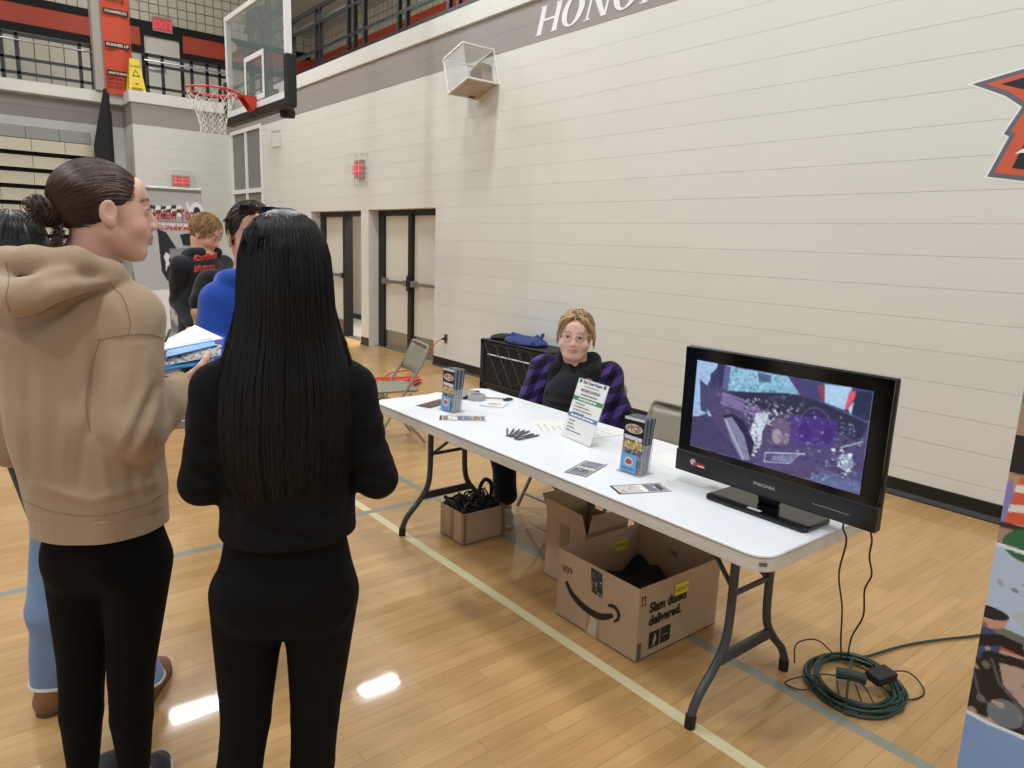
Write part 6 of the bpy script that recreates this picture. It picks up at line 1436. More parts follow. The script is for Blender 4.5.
t0, t1, t2, t3 = at(289, 572, D2), at(289, 490, D2), at(286, 430, D2), at(284, 390, D2)
v.cap(t0, t1, .170, .134, .04, sq=F2, q=.86); v.cap(t1, t2, .132, .138, .04, sq=F2, q=.78); v.cap(t2, t3, .138, .125, .04, sq=F2, q=.72); v.cap(t3, neck2-[0, 0, .035], .11, .066, .06, sq=F2, q=.85)
for s_, sh, el, wr in ((1, shR, elR, wrR), (-1, shL, elL, wrL)):
    v.cap(neck2-[0, 0, .04], sh, .056, .050, .05); v.cap(sh, el, .051, .043, .03); v.cap(el, el*.5+wr*.5, .044, .040, .02); v.cap(el*.5+wr*.5, wr, .040, .030, .02)
N2 = F2; dT = D2-.1
def f2(u0, v0, u1, v1, w, h): return (at(u0, v0, dT), at(u1, v1, dT), w, h*1.5)
v.folds(N2, [f2(182, 420, 222, 440, .008, .004), f2(180, 445, 220, 455, .007, -.004), f2(182, 468, 222, 470, .008, .004), f2(186, 490, 220, 480, .007, -.004), f2(398, 420, 362, 436, .008, .004), f2(400, 446, 366, 452, .007, -.004), f2(400, 468, 364, 466, .008, .004), f2(394, 488, 362, 476, .007, -.004),
    f2(228, 500, 262, 540, .010, .004), f2(350, 498, 318, 540, .010, .004), f2(240, 520, 300, 535, .009, -.004), f2(345, 520, 300, 528, .009, .004), f2(226, 470, 236, 520, .008, -.004), f2(356, 470, 346, 520, .008, -.004), f2(205, 375, 225, 410, .012, -.004), f2(368, 372, 350, 410, .012, -.004)])
v.ell(neck2+[0, .01, .055], (.05, .05, .05), None, .01, 's'); v.field(lambda P: wav(P*np.array([1, 1, .45]), 55, 8, 6)*.0014)
v.cut(at(289, 554, D2-.13), (0, 0, -1)); v.build('top', M_TOP2, g2, smooth=1)
# long hair
ENV = [(.121, .010, .012, -.015), (.112, .036, .045, -.016), (.095, .060, .072, -.018), (.065, .080, .094, -.019), (.025, .091, .106, -.018), (-.03, .096, .110, -.018), (-.085, .099, .106, -.02), (-.135, .104, .090, -.03), (-.185, .118, .078, -.045), (-.24, .130, .074, -.055), (-.32, .136, .070, -.060), (-.40, .134, .066, -.060), (-.47, .124, .062, -.058), (-.53, .104, .055, -.055), (-.58, .075, .045, -.05), (-.62, .04, .03, -.045)]
EZ = np.array([e[0] for e in ENV])[::-1]
def env(z):
    return [np.interp(z, EZ, np.array([e[i] for e in ENV])[::-1]) for i in (1, 2, 3)]
def hp_(a, z, k=1.0):
    w, d, c = env(z); x = w*math.sin(a)*k; y = c-d*math.cos(a)*k if math.cos(a) > -.2 else c+.2*d*k
    sway = -.012*max(0, -z-.15)*1.6
    return H2.O+S2_*(x+sway)+F2*y+np.array([0, 0, z])
m = MB(); n = 40; zs = list(np.linspace(.119, -.37, 38)); vs = []
for z in zs:
    for k in range(n):
        a = -1.75+3.5*k/(n-1); ww = 1 if z > -.30 else 1-.45*((-.30-z)/.07)**2; vs.append(hp_(a, z, .955*ww))
    for k in range(6):   # inner closing arc
        a = 1.75-3.5*(k+.5)/6; w, d, c = env(z); vs.append(H2.O+S2_*(w*.55*math.sin(a))+F2*(c-d*.35*math.cos(a) if z < -.12 else c-d*.80*math.cos(a))+np.array([0, 0, z]))
nn = n+6; m.add(vs, [(i*nn+k, i*nn+(k+1) % nn, (i+1)*nn+(k+1) % nn, (i+1)*nn+k) for i in range(len(zs)-1) for k in range(nn)]+[tuple(range(nn)), tuple((len(zs)-1)*nn+k for k in range(nn))[::-1]])
m.build('hair_mass', mat('black_hair_mass', '#060606', rough=.35, spec=.45, bump=.5, bscale=140, stretch=(1, 1, .03)), g2, smooth=True)
g = np.random.default_rng(12); paths = []
for k in range(3400):
    a = g.uniform(-1.72, 1.72); cl = round(a*9)/9; a = a*.75+cl*.25; ze = -.33-.07*g.uniform()-.27*max(0, 1-(abs(a+.15)/1.35)**1.6)*g.uniform(0, 1)**1.1; kk = g.uniform(.965, 1.02); ph = g.uniform(0, 6); am = g.uniform(0, .05)*(g.uniform() < .4)
    z0 = .119 if g.uniform() < .6 else g.uniform(.02, .11)
    pts = []
    for t in np.linspace(0, 1, 20):
        z = z0+(ze-z0)*t; aa = a+am*math.sin(t*5+ph)+(.06*g.normal()*t*t if t > .8 else 0); pts.append(hp_(aa, z, kk))
    paths.append(pts)
for k in range(110):  # flyaways and the locks that fall over the right shoulder
    s_ = 1 if g.uniform() < .7 else -1; a = s_*g.uniform(1.2, 1.8); ze = g.uniform(-.28, -.16); pts = []
    for t in np.linspace(0, 1, 16):
        z = .05+(ze-.05)*t; p = hp_(a, z, 1.0+.02*t)+S2_*s_*(.030*max(0, t-.55)**1.0*g.uniform(.9, 1.1))+F2*.02*t; pts.append(p)
    paths.append(pts)
strands('hair', paths, .0010, hair_mat('black_hair', .36, .35), g2, [srgb('#080707'), srgb('#0d0c0c'), srgb('#121010'), srgb('#050505')])
# ------------------------------------------------------------------ seated woman behind the table
DW = 4.085; FW = nrm((-.80, -.60, 0)); SW = np.array([FW[1], -FW[0], 0])   # SW: to her right (left in the photo)
gw = person('smiling blonde person in glasses and purple plaid jacket, seated behind the table', (2.87, 2.99, .45))
HW = Head(at(575.5, 336, DW), (-.75, -.65, -.10), 1.14, roll=.06)
nk = at(577, 366, DW+.03); ch_ = at(572, 395, DW-.02); be = at(568, 425, DW-.04); pv = at(573, 468, DW+.02)
shR, shL = nk+SW*.19+[0, 0, -.045], nk-SW*.175+[0, 0, -.055]
elR, elL = shR+SW*.07+FW*.03+[0, 0, -.25], shL-SW*.08+FW*.04+[0, 0, -.25]; wrR, wrL = np.array([2.62, 3.07, .60]), np.array([2.62, 2.86, .60])
v = Vol((2.20, 2.50, -.01), (3.20, 3.50, 1.30), .0046)
HW.skin(v, smile=1.9, chub=.016); v.cap(HW.w((0, .012, -.085)), HW.w((0, .0, -.105)), .052, .06, .03); HW.neck(v, nk, .056, .058)
v.cap(nk-[0, 0, .10], ch_, .09, .12, .03, sq=FW, q=.7); v.cap(ch_, be, .12, .13, .05); v.cap(be, pv, .13, .13, .05)
for a, b, c_, s_ in ((shR, elR, wrR, 1), (shL, elL, wrL, -1)):
    v.cap(nk-[0, 0, .10], a-[0, 0, .03], .05, .045, .03); v.cap(a-[0, 0, .03], b, .045, .040, .02); v.cap(b, c_, .042, .028, .02); hand(v, c_, nrm(FW*.9-SW*s_*.35), (0, 0, 1), s_, .5, .95)
knR, knL = np.array([2.475, 3.150, .50]), np.array([2.56, 2.74, .50]); anR, anL = np.array([2.51, 3.145, .09]), np.array([2.68, 2.64, .09]); hp1, hp2 = pv+SW*.10, pv-SW*.10
hp1[2] = hp2[2] = .52
for a, b, c_ in ((hp1, knR, anR), (hp2, knL, anL)): v.cap(a, b, .075, .055, .03); v.cap(b, c_, .05, .033, .02); foot(v, c_, (-.55, -.8, 0), L=.22)
body_mesh('body', v, M_SKIN, gw, HW.color('#dcb2a0', lip='#c48074', brow='#a08060', cheek='#e0988c')); HW.eyes(gw, '#5c6c78', (0, 1, 0))
v = Vol((2.2, 2.5, .0), (3.2, 3.5, .75), .007)
M_NAVY = cloth_mat('navy_pants', '#12151d')
for a, b, c_ in ((hp1, knR, anR), (hp2, knL, anL)): v.cap(a, b, .098, .075, .03); v.cap(b, c_+[0, 0, .05], .080, .070, .03)
v.cap(pv+[0, 0, .08], pv+[0, 0, -.0], .17, .17, .05); v.cut((0, 0, .075), (0, 0, -1)); v.field(lambda P: wav(P, 40, 2)*.003); v.build('trousers', M_NAVY, gw, smooth=1)
M_SHW = cloth_mat('light_shoe', '#b9b7b2', rough=.6)
for a in (anR, anL): shoe('shoe', a, (-.55, -.8, 0), M_SHW, gw, sole=M_SOLE, L=.25)
M_POLO = cloth_mat('black_polo', '#15171b', b=.2)
v = Vol((2.35, 2.5, .40), (3.2, 3.5, 1.12), .006)
v.cap(nk-[0, 0, .09], ch_, .13, .150, .05, sq=FW, q=.85); v.cap(ch_+FW*.01, be+FW*.03, .150, .170, .05); v.cap(be, pv+[0, 0, .05], .17, .17, .05); v.cap(nk-[0, 0, .07], shR, .07, .06, .04); v.cap(nk-[0, 0, .07], shL, .07, .06, .04)
v.cap(nk-[0, 0, .04], nk+[0, 0, .015], .092, .074, .03); v.ell(nk+[0, 0, .06]+FW*.012, (.062, .062, .055), None, .008, 's'); v.cap(nk+FW*.09+[0, 0, .02], nk+FW*.12-[0, 0, .055], .026, .008, .006, mode='s')
v.folds(FW, [(at(545, 395, DW), at(600, 398, DW), .012, .008), (at(545, 405, DW), at(598, 410, DW), .012, -.008), (at(550, 385, DW), at(590, 392, DW), .010, .006)]); v.build('polo_shirt', M_POLO, gw, smooth=1)
v = Vol((2.35, 2.5, .80), (3.2, 3.5, 1.12), .004)
for s_ in (1, -1):
    a, b, c_ = nk+SW*s_*.062+[0, 0, .018]-FW*.02, nk+SW*s_*.060+FW*.075+[0, 0, -.015], nk+SW*s_*.028+FW*.118+[0, 0, -.070]; v.cap(a, b, .014, .012, .012); v.cap(b, c_, .016, .007, .008)
v.cap(nk+SW*.06-FW*.03+[0, 0, .02], nk-SW*.06-FW*.03+[0, 0, .02], .014, .014, .01); v.build('collar', M_POLO, gw, smooth=1)
def plaid():
    m = mat('purple_plaid', '#5d3f92', rough=.9, sheen=.1, spec=.15); nt = m.node_tree; N = nt.nodes; L = nt.links; b = N['Principled BSDF']
    tc0 = N.new('ShaderNodeTexCoord'); nzz = N.new('ShaderNodeTexNoise'); nzz.inputs['Scale'].default_value = 7; L.new(tc0.outputs['Object'], nzz.inputs['Vector']); tc = N.new('ShaderNodeVectorMath'); tc.operation = 'MULTIPLY_ADD'; tc.inputs[1].default_value = (.05, .05, .05); L.new(nzz.outputs['Color'], tc.inputs[0]); L.new(tc0.outputs['Object'], tc.inputs[2])
    def stripe(vec, per, ph):
        d = N.new('ShaderNodeVectorMath'); d.operation = 'DOT_PRODUCT'; d.inputs[1].default_value = vec; L.new(tc.outputs[0], d.inputs[0])
        a = N.new('ShaderNodeMath'); a.operation = 'MULTIPLY_ADD'; a.inputs[1].default_value = 1/per; a.inputs[2].default_value = ph; L.new(d.outputs['Value'], a.inputs[0])
        f = N.new('ShaderNodeMath'); f.operation = 'FRACT'; L.new(a.outputs[0], f.inputs[0]); g = N.new('ShaderNodeMath'); g.operation = 'GREATER_THAN'; g.inputs[1].default_value = .5; L.new(f.outputs[0], g.inputs[0]); return g.outputs[0]
    s1 = stripe(tuple(SW*.94+np.array([0, 0, .35])), .08, .1); s2 = stripe((-.35, .35, 1), .085, .3)
    ad = N.new('ShaderNodeMath'); ad.operation = 'ADD'; L.new(s1, ad.inputs[0]); L.new(s2, ad.inputs[1]); dv = N.new('ShaderNodeMath'); dv.operation = 'MULTIPLY'; dv.inputs[1].default_value = .5; L.new(ad.outputs[0], dv.inputs[0])
    cr = N.new('ShaderNodeValToRGB'); cr.color_ramp.interpolation = 'CONSTANT'; cr.color_ramp.elements[0].color = (*srgb('#0d0a12'), 1); cr.color_ramp.elements[1].position = .75; cr.color_ramp.elements[1].color = (*srgb('#4a3776'), 1); e = cr.color_ramp.elements.new(.3); e.color = (*srgb('#251a42'), 1)
    L.new(dv.outputs[0], cr.inputs[0]); L.new(cr.outputs[0], b.inputs['Base Color']); return m
v = Vol((2.45, 2.40, .45), (3.3, 3.6, 1.10), .006)
for s_, sh, el, wr in ((1, shR, elR, wrR), (-1, shL, elL, wrL)):
    v.cap(nk+SW*s_*.08-[0, 0, .05]-FW*.03, sh, .075, .088, .05); v.cap(sh, el, .092, .095, .04); v.cap(el, el*.35+wr*.65, .090, .065, .03)
    v.cap(sh-SW*s_*.02-[0, 0, .06], el-SW*s_*.04+FW*.04-[0, 0, .02], .085, .080, .04)
v.cap(nk-FW*.08-[0, 0, .10], pv-FW*.08+[0, 0, .08], .15, .17, .06); v.cap(shR-[0, 0, .05]-FW*.03, shR-[0, 0, .42]-FW*.06, .08, .08, .05); v.cap(shL-[0, 0, .05]-FW*.03, shL-[0, 0, .42]-FW*.06, .08, .08, .05)
fr = nk+FW*.20
v.cap(fr+[0, 0, -.02], fr+[0, 0, -.55], .085, .115, .01, mode='s'); v.field(lambda P: wav(P*np.array([1, 1, .5]), 36, 9, 7)*.006)
v.build('plaid_jacket', plaid(), gw, smooth=1)
v = Vol((2.45, 2.40, .45), (3.3, 3.6, 1.14), .006); M_LIN = cloth_mat('black_lining', '#121214', b=.3)
for s_ in (1, -1):
    p = [nk-FW*.075+[0, 0, .03], nk+SW*s_*.085-FW*.03+[0, 0, .035], nk+SW*s_*.115+FW*.055+[0, 0, -.03], nk+SW*s_*.125+FW*.125+[0, 0, -.15], nk+SW*s_*.13+FW*.155+[0, 0, -.42]]
    v.chain(p, [.045, .046, .042, .034, .032], .03)
v.field(lambda P: wav(P, 45, 3, 6)*.0025); v.build('hood_lining', M_LIN, gw, smooth=1)
cvl = Canvas(30, 18, '#0e0f12').ell((.5, .5), .8, .42, '#b99a8c').ell((.5, .5), .66, .30, '#7c3b34').ell((.45, .5), .45, .2, '#d5c6bb')
lc = at(588, 381, DW-.205); picture('chest_logo', cvl, lc+SW*.026+[0, 0, .016], -SW*.052, (0, 0, -.032), M_VCM, gw)
# glasses
m = MB()
for x in (-1, 1):
    c = [HW.w((x*.032+.021*math.cos(t), .1010-.004*abs(math.cos(t)), .006+.0155*math.sin(t))) for t in np.linspace(0, 2*PI, 20)]; m.tube(c, .0013, 5, cap=False); m.tube([HW.w((x*.053, .097, .009)), HW.w((x*.074, .06, .012)), HW.w((x*.080, .0, .010))], .0012, 5)
m.tube([HW.w((-.011, .101, .010)), HW.w((0, .105, .012)), HW.w((.011, .101, .010))], .0012, 5); m.build('glasses', mat('glasses_wire', '#7b6f6c', rough=.3, metal=.7), gw, smooth=True)
# hair
v = Vol(HW.O-.19, HW.O+.19, .004); v.ell(HW.w((0, -.022, .036)), np.array((.083, .098, .090))*1.05, HW.R, 0); v.ell(HW.w((0, .118, -.022)), np.array((.074, .092, .100))*1.05, HW.R, .012, 's'); v.cut(HW.w((0, 0, -.06)), -HW.R[:, 2]); 
for x in (-1, 1): v.ell(HW.w((x*.088, .01, -.01)), np.array((.02, .022, .03)), HW.R, .01, 's')
v.build('hair_cap', mat('dark_blonde_cap', '#7a6142', rough=.6), gw, smooth=1)
def mw(p): x, y, z = abs(p[0]), p[1], p[2]; return z > -.05 and not (y > .025 and z < .085) and not (y > -.005 and z < .02)
P_ = scalp(HW, 900, mw, lambda p: np.array([p[0]*9+.25, -.2+p[1]*3, -.6 if p[2] < .09 else -.1]), 6, .011, .10, rad=(.086, .101, .094), c=(0, -.022, .036), jit=.35, seed=5)
strands('hair', P_, .0018, hair_mat('blonde_hair', .5, .3), gw, [srgb('#d6bb8e'), srgb('#c0a070'), srgb('#9a7c54'), srgb('#e0c9a2'), srgb('#7b6244')])
g = np.random.default_rng(3); fr_ = []
for k in range(230):   # fringe parted over the middle of the brow, swept to both sides
    sd = 1 if g.uniform() < .5 else -1; x0 = sd*g.uniform(.0, .05); L = g.uniform(.6, 1.15)
    fr_.append([HW.w((x0+sd*t*L*(.070-abs(x0)*.6), .048+.030*math.sin(t*1.9)-.055*t*t*L, .122-abs(x0)*.3-.012*t-.078*t*t*L)) for t in np.linspace(0, 1, 8)])
for k in range(150):
    s_ = -1 if g.uniform() < .65 else 1; fr_.append([HW.w((s_*(.082+.014*t+g.normal()*.003), -.02-.05*g.uniform()*t+.012*math.sin(k), .05-g.uniform(.05, .12)*t+g.normal()*.004)) for t in np.linspace(0, 1, 7)])
strands('fringe', fr_, .0017, hair_mat('blonde_fringe', .5, .3), gw, [srgb('#d3b486'), srgb('#bf9c6b'), srgb('#a98759')])

# ------------------------------------------------------------------ background people
def simple_person(label, D, u, vh, yaw_f, head_f, skin, hairc, top, legs, sc=1.0, arms=None, hood=True, h=.0075, shift=0, neck=.135, shoulder_w=.19, shoec='#2a2623', lean=0, short=False, roll=0, sleeves=True):
    """standing person; u, vh give the head's direction in the photo, D its distance"""
    F = nrm((*yaw_f, 0)); S = np.array([F[1], -F[0], 0]); O = at(u, vh, D); hd = Head(O, head_f, sc, roll)
    r = person(label, (O[0], O[1], 0)); top_z = O[2]
    nkp = O-nrm((head_f[0], head_f[1], 0))*.03*sc-[0, 0, neck*sc]; base = np.array([nkp[0], nkp[1], 0])-F*lean
    k = (nkp[2]-.0)/1.45
    P = lambda s, f, z: base+S*(s+shift*max(0, min(1, (1.35-z)/.5)))+F*f+np.array([0, 0, z*k])
    nkb = np.array([nkp[0], nkp[1], nkp[2]-.03])
    sh = [P(shoulder_w, lean*.8, 1.38), P(-shoulder_w, lean*.8, 1.38)]
    el = arms[0] if arms else [P(shoulder_w+.07, .02, 1.10), P(-shoulder_w-.07, .02, 1.10)]; wr = arms[1] if arms else [P(.20, .20, .98), P(-.20, .20, .98)]
    hp = [P(.09, 0, .90), P(-.09, 0, .90)]; kn = [P(.10, .02, .48), P(-.10, .02, .48)]; an = [P(.11, -.01, 0)+[0, 0, .09], P(-.11, -.01, 0)+[0, 0, .09]]
    allp = np.array(sh+el+wr+hp+kn+an+[O, O]); lo = allp.min(0)-.20; hi = allp.max(0)+.20; lo[2] = -.01
    v = Vol(lo, hi, h); hd.skin(v); hd.neck(v, nkb, .055, .065); v.cap(nkb-[0, 0, .08], P(0, lean*.4, 1.1), .12, .11, .05, sq=F, q=.7); v.cap(P(0, lean*.4, 1.1), P(0, 0, .93), .11, .12, .05, sq=F, q=.8)
    for i in (0, 1):
        v.cap(nkb-[0, 0, .06], sh[i], .06, .05, .04); v.cap(sh[i], el[i], .045, .036, .02); v.cap(el[i], wr[i], .038, .027, .02); d = nrm(wr[i]-el[i]); hand(v, wr[i], d, (0, 0, 1), 1 if i == 0 else -1, .5, 1.0)
        v.cap(hp[i], kn[i], .07, .05, .03); v.cap(kn[i], an[i], .048, .032, .02); foot(v, an[i], F)
    body_mesh('body', v, M_SKIN, r, hd.color(skin)); hd.eyes(r, '#4a5560')
    v = Vol(lo, hi, h); v.cap(P(0, 0, .98), P(0, 0, .92), .135, .14, .04, sq=F, q=.8)
    for i in (0, 1): v.cap(hp[i], kn[i], .092, .070, .03); v.cap(kn[i], an[i]-[0, 0, .01], .068, .055, .03)
    v.cut((0, 0, .05), (0, 0, -1)); v.field(lambda Q: wav(Q, 36, 4)*.003); v.build('trousers', legs, r, smooth=1)
    v = Vol(lo, hi, h); v.cap(P(0, 0, .92), P(0, lean*.4, 1.12), .155, .150, .05, sq=F, q=.82); v.cap(P(0, lean*.4, 1.12), nkb-[0, 0, .13], .150, .145, .05, sq=F, q=.80); v.cap(nkb-[0, 0, .09], nkb, .11, .072, .05)
    for i in (0, 1):
        v.cap(nkb-[0, 0, .07], sh[i]-[0, 0, .01], .075, .062, .04)
        if sleeves: v.cap(sh[i]-[0, 0, .01], el[i], .064, .055, .015); v.cap(el[i], wr[i], .055, .040, .012)
        else: v.cap(sh[i], sh[i]*.35+el[i]*.65, .068, .066, .04)
    if hood:
        for a in np.linspace(-2.3, 2.3, 9)[:-1]:
            b = a+4.6/8; v.cap(nkb+S*.095*math.sin(a)-F*.085*math.cos(a)+[0, 0, .02-.02*math.cos(a)], nkb+S*.095*math.sin(b)-F*.085*math.cos(b)+[0, 0, .02-.02*math.cos(b)], .034, .034, .02)
    v.ell(nkb+[0, 0, .07]+F*.01, (.062, .062, .07), None, .01, 's'); v.field(lambda Q: wav(Q*np.array([1, 1, .5]), 38, 6, 6)*.0035); v.cut(P(0, 0, .88), (0, 0, -1)); v.build('hoodie' if hood else 'shirt', top, r, smooth=1)
    ms = cloth_mat('shoe_cloth', shoec)
    for i in (0, 1): shoe('shoe', an[i], F, ms, r, sole=M_SOLE)
    return r, hd, P, F, S
# man in the blue hoodie facing the two women, sunglasses pushed up on his head
va = nrm(at(254, 236, 1)-np.array([0, 0, CAMZ])); va[2] = 0; va = nrm(va); vr = np.array([va[1], -va[0], 0])
Fb = nrm(-va*.85+vr*.45); 
M_BLUH = cloth_mat('royal_blue_fleece', '#2750ae', b=.3, sheen=.2); M_JEAN = cloth_mat('blue_jeans', '#7590b4', b=.5, sc=250, var=.12)
sr = at(206, 293, 2.72); sl = at(312, 293, 2.62)
rb_, hdb, Pb, Fb_, Sb = simple_person('person in a royal blue hoodie with sunglasses pushed up on his dark hair', 2.72, 253, 238, Fb[:2], tuple(-va*.96+vr*.22-np.array([0, 0, .08])), '#cfa08b', None, M_BLUH, M_JEAN, sc=1.02,
    arms=([at(213, 345, 2.66), at(322, 350, 2.60)], [at(235, 372, 2.38), at(300, 372, 2.36)]), shoulder_w=.125, h=.006, shift=-.03)
cD = [srgb('#35291f'), srgb('#463629'), srgb('#281e17')]
def short_hair(hd, r, cols, seed, n=900, capc='#2b221c', lift=.07, L=.009, flow=None, hl=.055):
    v = Vol(hd.O-.17, hd.O+.17, .005); v.ell(hd.w((0, -.020, .034)), np.array((.0795, .0975, .0885))*hd.s, hd.R, 0); v.ell(hd.w((0, .118, -.020)), np.array((.108, .088, .082))*hd.s, hd.R, .01, 's'); v.cut(hd.w((0, 0, -.045)), -hd.R[:, 2]+hd.R[:, 1]*.2)
    for x in (-1, 1): v.ell(hd.w((x*.085, .018, -.02)), np.array((.025, .034, .035)), hd.R, .01, 's')
    v.build('hair_cap', mat('short_hair_cap', capc, rough=.7), r, smooth=1)
    mk = lambda p: p[2] > -.04 and not (p[1] > .030 and p[2] < hl+.02) and not (p[1] > -.015 and p[2] < .022)
    P_ = scalp(hd, n, mk, flow or (lambda p: np.array([p[0]*4+.15, .35+p[1]*2, -.35 if p[2] < .09 else .1])), 6, L, lift, rad=(.081, .099, .090), c=(0, -.020, .034), jit=.4, seed=seed)
    strands('hair', P_, .0015, hair_mat('short_hair', .5, .35), r, cols)
short_hair(hdb, rb_, cD, 3, L=.006, lift=.05, capc='#35291f')
sgl = empty('sunglasses', tuple(hdb.w((0, .05, .10))), 0, 'black sunglasses resting on top of the blue hoodie man\'s head', 'sunglasses')
m = MB()
for x in (-1, 1):
    m.obb(hdb.w((x*.034, .078, .098)), hdb.R@np.array([.027, -.004*x, 0]), hdb.R@np.array([0, .0155, .016]), hdb.R@np.array([0, -.002, .002])); m.tube([hdb.w((x*.064, .072, .096)), hdb.w((x*.082, .03, .075)), hdb.w((x*.086, -.045, .050))], .0042, 6)
m.tube([hdb.w((-.012, .080, .100)), hdb.w((.012, .080, .100))], .004, 6); m.build('frame', mat('sunglass_black', '#0b0b0c', rough=.1), sgl, bevel=.002)
# person in a black t-shirt behind him
vk = nrm((at(250, 236, 1)-np.array([0, 0, CAMZ]))*[1, 1, 0]); vkr = np.array([vk[1], -vk[0], 0])
M_BTS = cloth_mat('black_tshirt', '#0e0f12'); 
simple_person('person in a black t-shirt standing mostly hidden behind the blue hoodie', 3.45, 264, 240, tuple((vk*.95+vkr*.2)[:2]), tuple(vkr*.9+vk*.4), '#cf9c86', None, M_BTS, M_NAVY,
    arms=([at(318, 312, 3.4), at(201, 312, 3.42)], [at(300, 340, 3.6), at(204, 345, 3.62)]), hood=False, sleeves=False, h=.008, shoulder_w=.20)
kp = [o for o in COL.objects if o.type == 'EMPTY' and 'black t-shirt' in o.get('label', '')][0]
hk = Head(at(264, 240, 3.45), vkr*.9+vk*.4, 1.0); short_hair(hk, kp, cD, 8, n=300)
# blond boy in the charcoal hoodie looking down
vy = nrm((at(206, 234, 1)-np.array([0, 0, CAMZ]))*[1, 1, 0]); vyr = np.array([vy[1], -vy[0], 0]); Fy = nrm(-vy*.55+vyr*.55)
M_CHAR = cloth_mat('charcoal_fleece', '#24262b', sheen=.1)
ry, hy, Py, Fy_, Sy = simple_person('blond person in a charcoal hoodie with red lettering, looking down', 5.1, 206, 234, tuple(Fy[:2]), tuple(vyr*.75-vy*.45-np.array([0, 0, .55])), '#d6a48c', None, M_CHAR, M_NAVY,
    arms=([at(178, 300, 5.15), at(228, 298, 4.95)], [at(192, 326, 4.9), at(214, 326, 4.8)]), h=.0075, shoulder_w=.18, lean=.04, neck=.12)
short_hair(hy, ry, [srgb('#b08d5e'), srgb('#95734a'), srgb('#c9a878'), srgb('#7d5f3c')], 5, n=1300, capc='#8a6b45', lift=.13, L=.010)
M_RLT = mat('red_lettering', '#a8382c', rough=.8); ct_ = at(207, 263, 4.895); upy = np.array([0, 0, 1.]); exy = np.cross(upy, Fy_)
exy = exy if exy@vyr > 0 else -exy
text('chest_lettering', 'Cardinal', .052, ct_+[0, 0, .01]-exy*.10, nrm(exy+upy*.12), upy, M_RLT, ry, bold=.001, shear=.15, depth=.02); text('chest_lettering', 'Motors', .052, ct_-[0, 0, .055]-exy*.10, nrm(exy+upy*.12), upy, M_RLT, ry, bold=.001, shear=.15, depth=.02)
# person in jeans behind the tan hoodie: only dark hair, a sleeve, jeans and slippers show
vj = nrm((at(20, 235, 1)-np.array([0, 0, CAMZ]))*[1, 1, 0]); vjr = np.array([vj[1], -vj[0], 0])
M_SLP = '#7a5338'; FFj = nrm(vjr*.45+vj*.85)
gj = person('person in light blue jeans and brown slippers, mostly hidden behind the tan hoodie', (.25, 2.6, 0))
Hj = Head(at(10, 252, 2.62), vj*.9-vjr*.35, 1.0); nj = Hj.O-[0, 0, .17]; Fj = nrm(vjr*.75-vj*.6); Sj = np.array([Fj[1], -Fj[0], 0])
anA, anB = atz(56, .09, 2.66), atz(140, .09, 2.52); knA, knB = at(52, 610, 2.60), at(112, 615, 2.53); hipA, hipB = at(62, 512, 2.62), at(98, 512, 2.56); pj = (hipA+hipB)/2
shA, shB = at(-6, 315, 2.60), at(70, 315, 2.55); elA, elB = at(12, 420, 2.64), at(84, 420, 2.64); wA, wB = at(50, 450, 2.60), at(90, 450, 2.66)
v = Vol(np.min([Hj.O, anA, shA, anB, wA], 0)-.2, np.max([Hj.O, anA, shB, anB, hipB], 0)+.2, .0075); v.lo[2] = -.01
Hj.skin(v); Hj.neck(v, nj); v.cap(nj-[0, 0, .06], pj+[0, 0, .15], .11, .11, .05); v.cap(pj+[0, 0, .15], pj, .11, .12, .05)
for a, b, c_ in ((shA, elA, wA), (shB, elB, wB)): v.cap(nj-[0, 0, .05], a, .05, .045, .03); v.cap(a, b, .04, .033, .02); v.cap(b, c_, .034, .024, .02); hand(v, c_, nrm(c_-b), (0, 0, 1), 1, .6, .9)
for a, b, c_ in ((hipA, knA, anA), (hipB, knB, anB)): v.cap(a, b, .07, .05, .03); v.cap(b, c_, .047, .032, .02); foot(v, c_, FFj, L=.22)
body_mesh('body', v, M_SKIN, gj, Hj.color('#c79a84')); Hj.eyes(gj)
v = Vol(np.min([anA, hipA], 0)-.2, np.max([anB, hipB], 0)+.2, .0065); v.lo[2] = .03
v.cap(pj+[0, 0, .05], pj, .13, .14, .05)
for a, b, c_ in ((hipA, knA, anA), (hipB, knB, anB)): v.cap(a, b, .085, .068, .03); v.cap(b, c_+[0, 0, .0], .067, .078, .03)
v.cut((0, 0, .085), (0, 0, -1)); v.field(lambda Q: wav(Q*np.array([1, 1, .7]), 40, 4)*.003); v.build('jeans', M_JEAN, gj, smooth=1)
for c_ in (anA, anB):
    q = MB(); q.torus(c_-[0, 0, .0], .070, .011, 40, 6); q.build('frayed_hem', cloth_mat('frayed_hem', '#c9c6bd', b=.8, sc=120), gj, smooth=True)
ms = cloth_mat('brown_suede', M_SLP, b=.3, var=.1)
for c_, f in ((anA, FFj), (anB, FFj)): shoe('slipper', c_, f, ms, gj, sole=mat('slipper_sole', '#5a3c28'), w=.047, h=.07)
v = Vol(np.min([nj, shA, wA, pj], 0)-.2, np.max([nj, shB, hipB, wB], 0)+.2, .0075); v.cap(pj+[0, 0, .06], nj-[0, 0, .12], .15, .14, .05); v.cap(nj-[0, 0, .1], nj-[0, 0, .03], .11, .07, .04)
for a, b, c_ in ((shA, elA, wA), (shB, elB, wB)): v.cap(nj-[0, 0, .06], a, .07, .06, .04); v.cap(a, b, .058, .05, .03); v.cap(b, c_, .05, .038, .02)
v.build('jacket', cloth_mat('black_jacket', '#0e0e11'), gj, smooth=1)
m = MB()
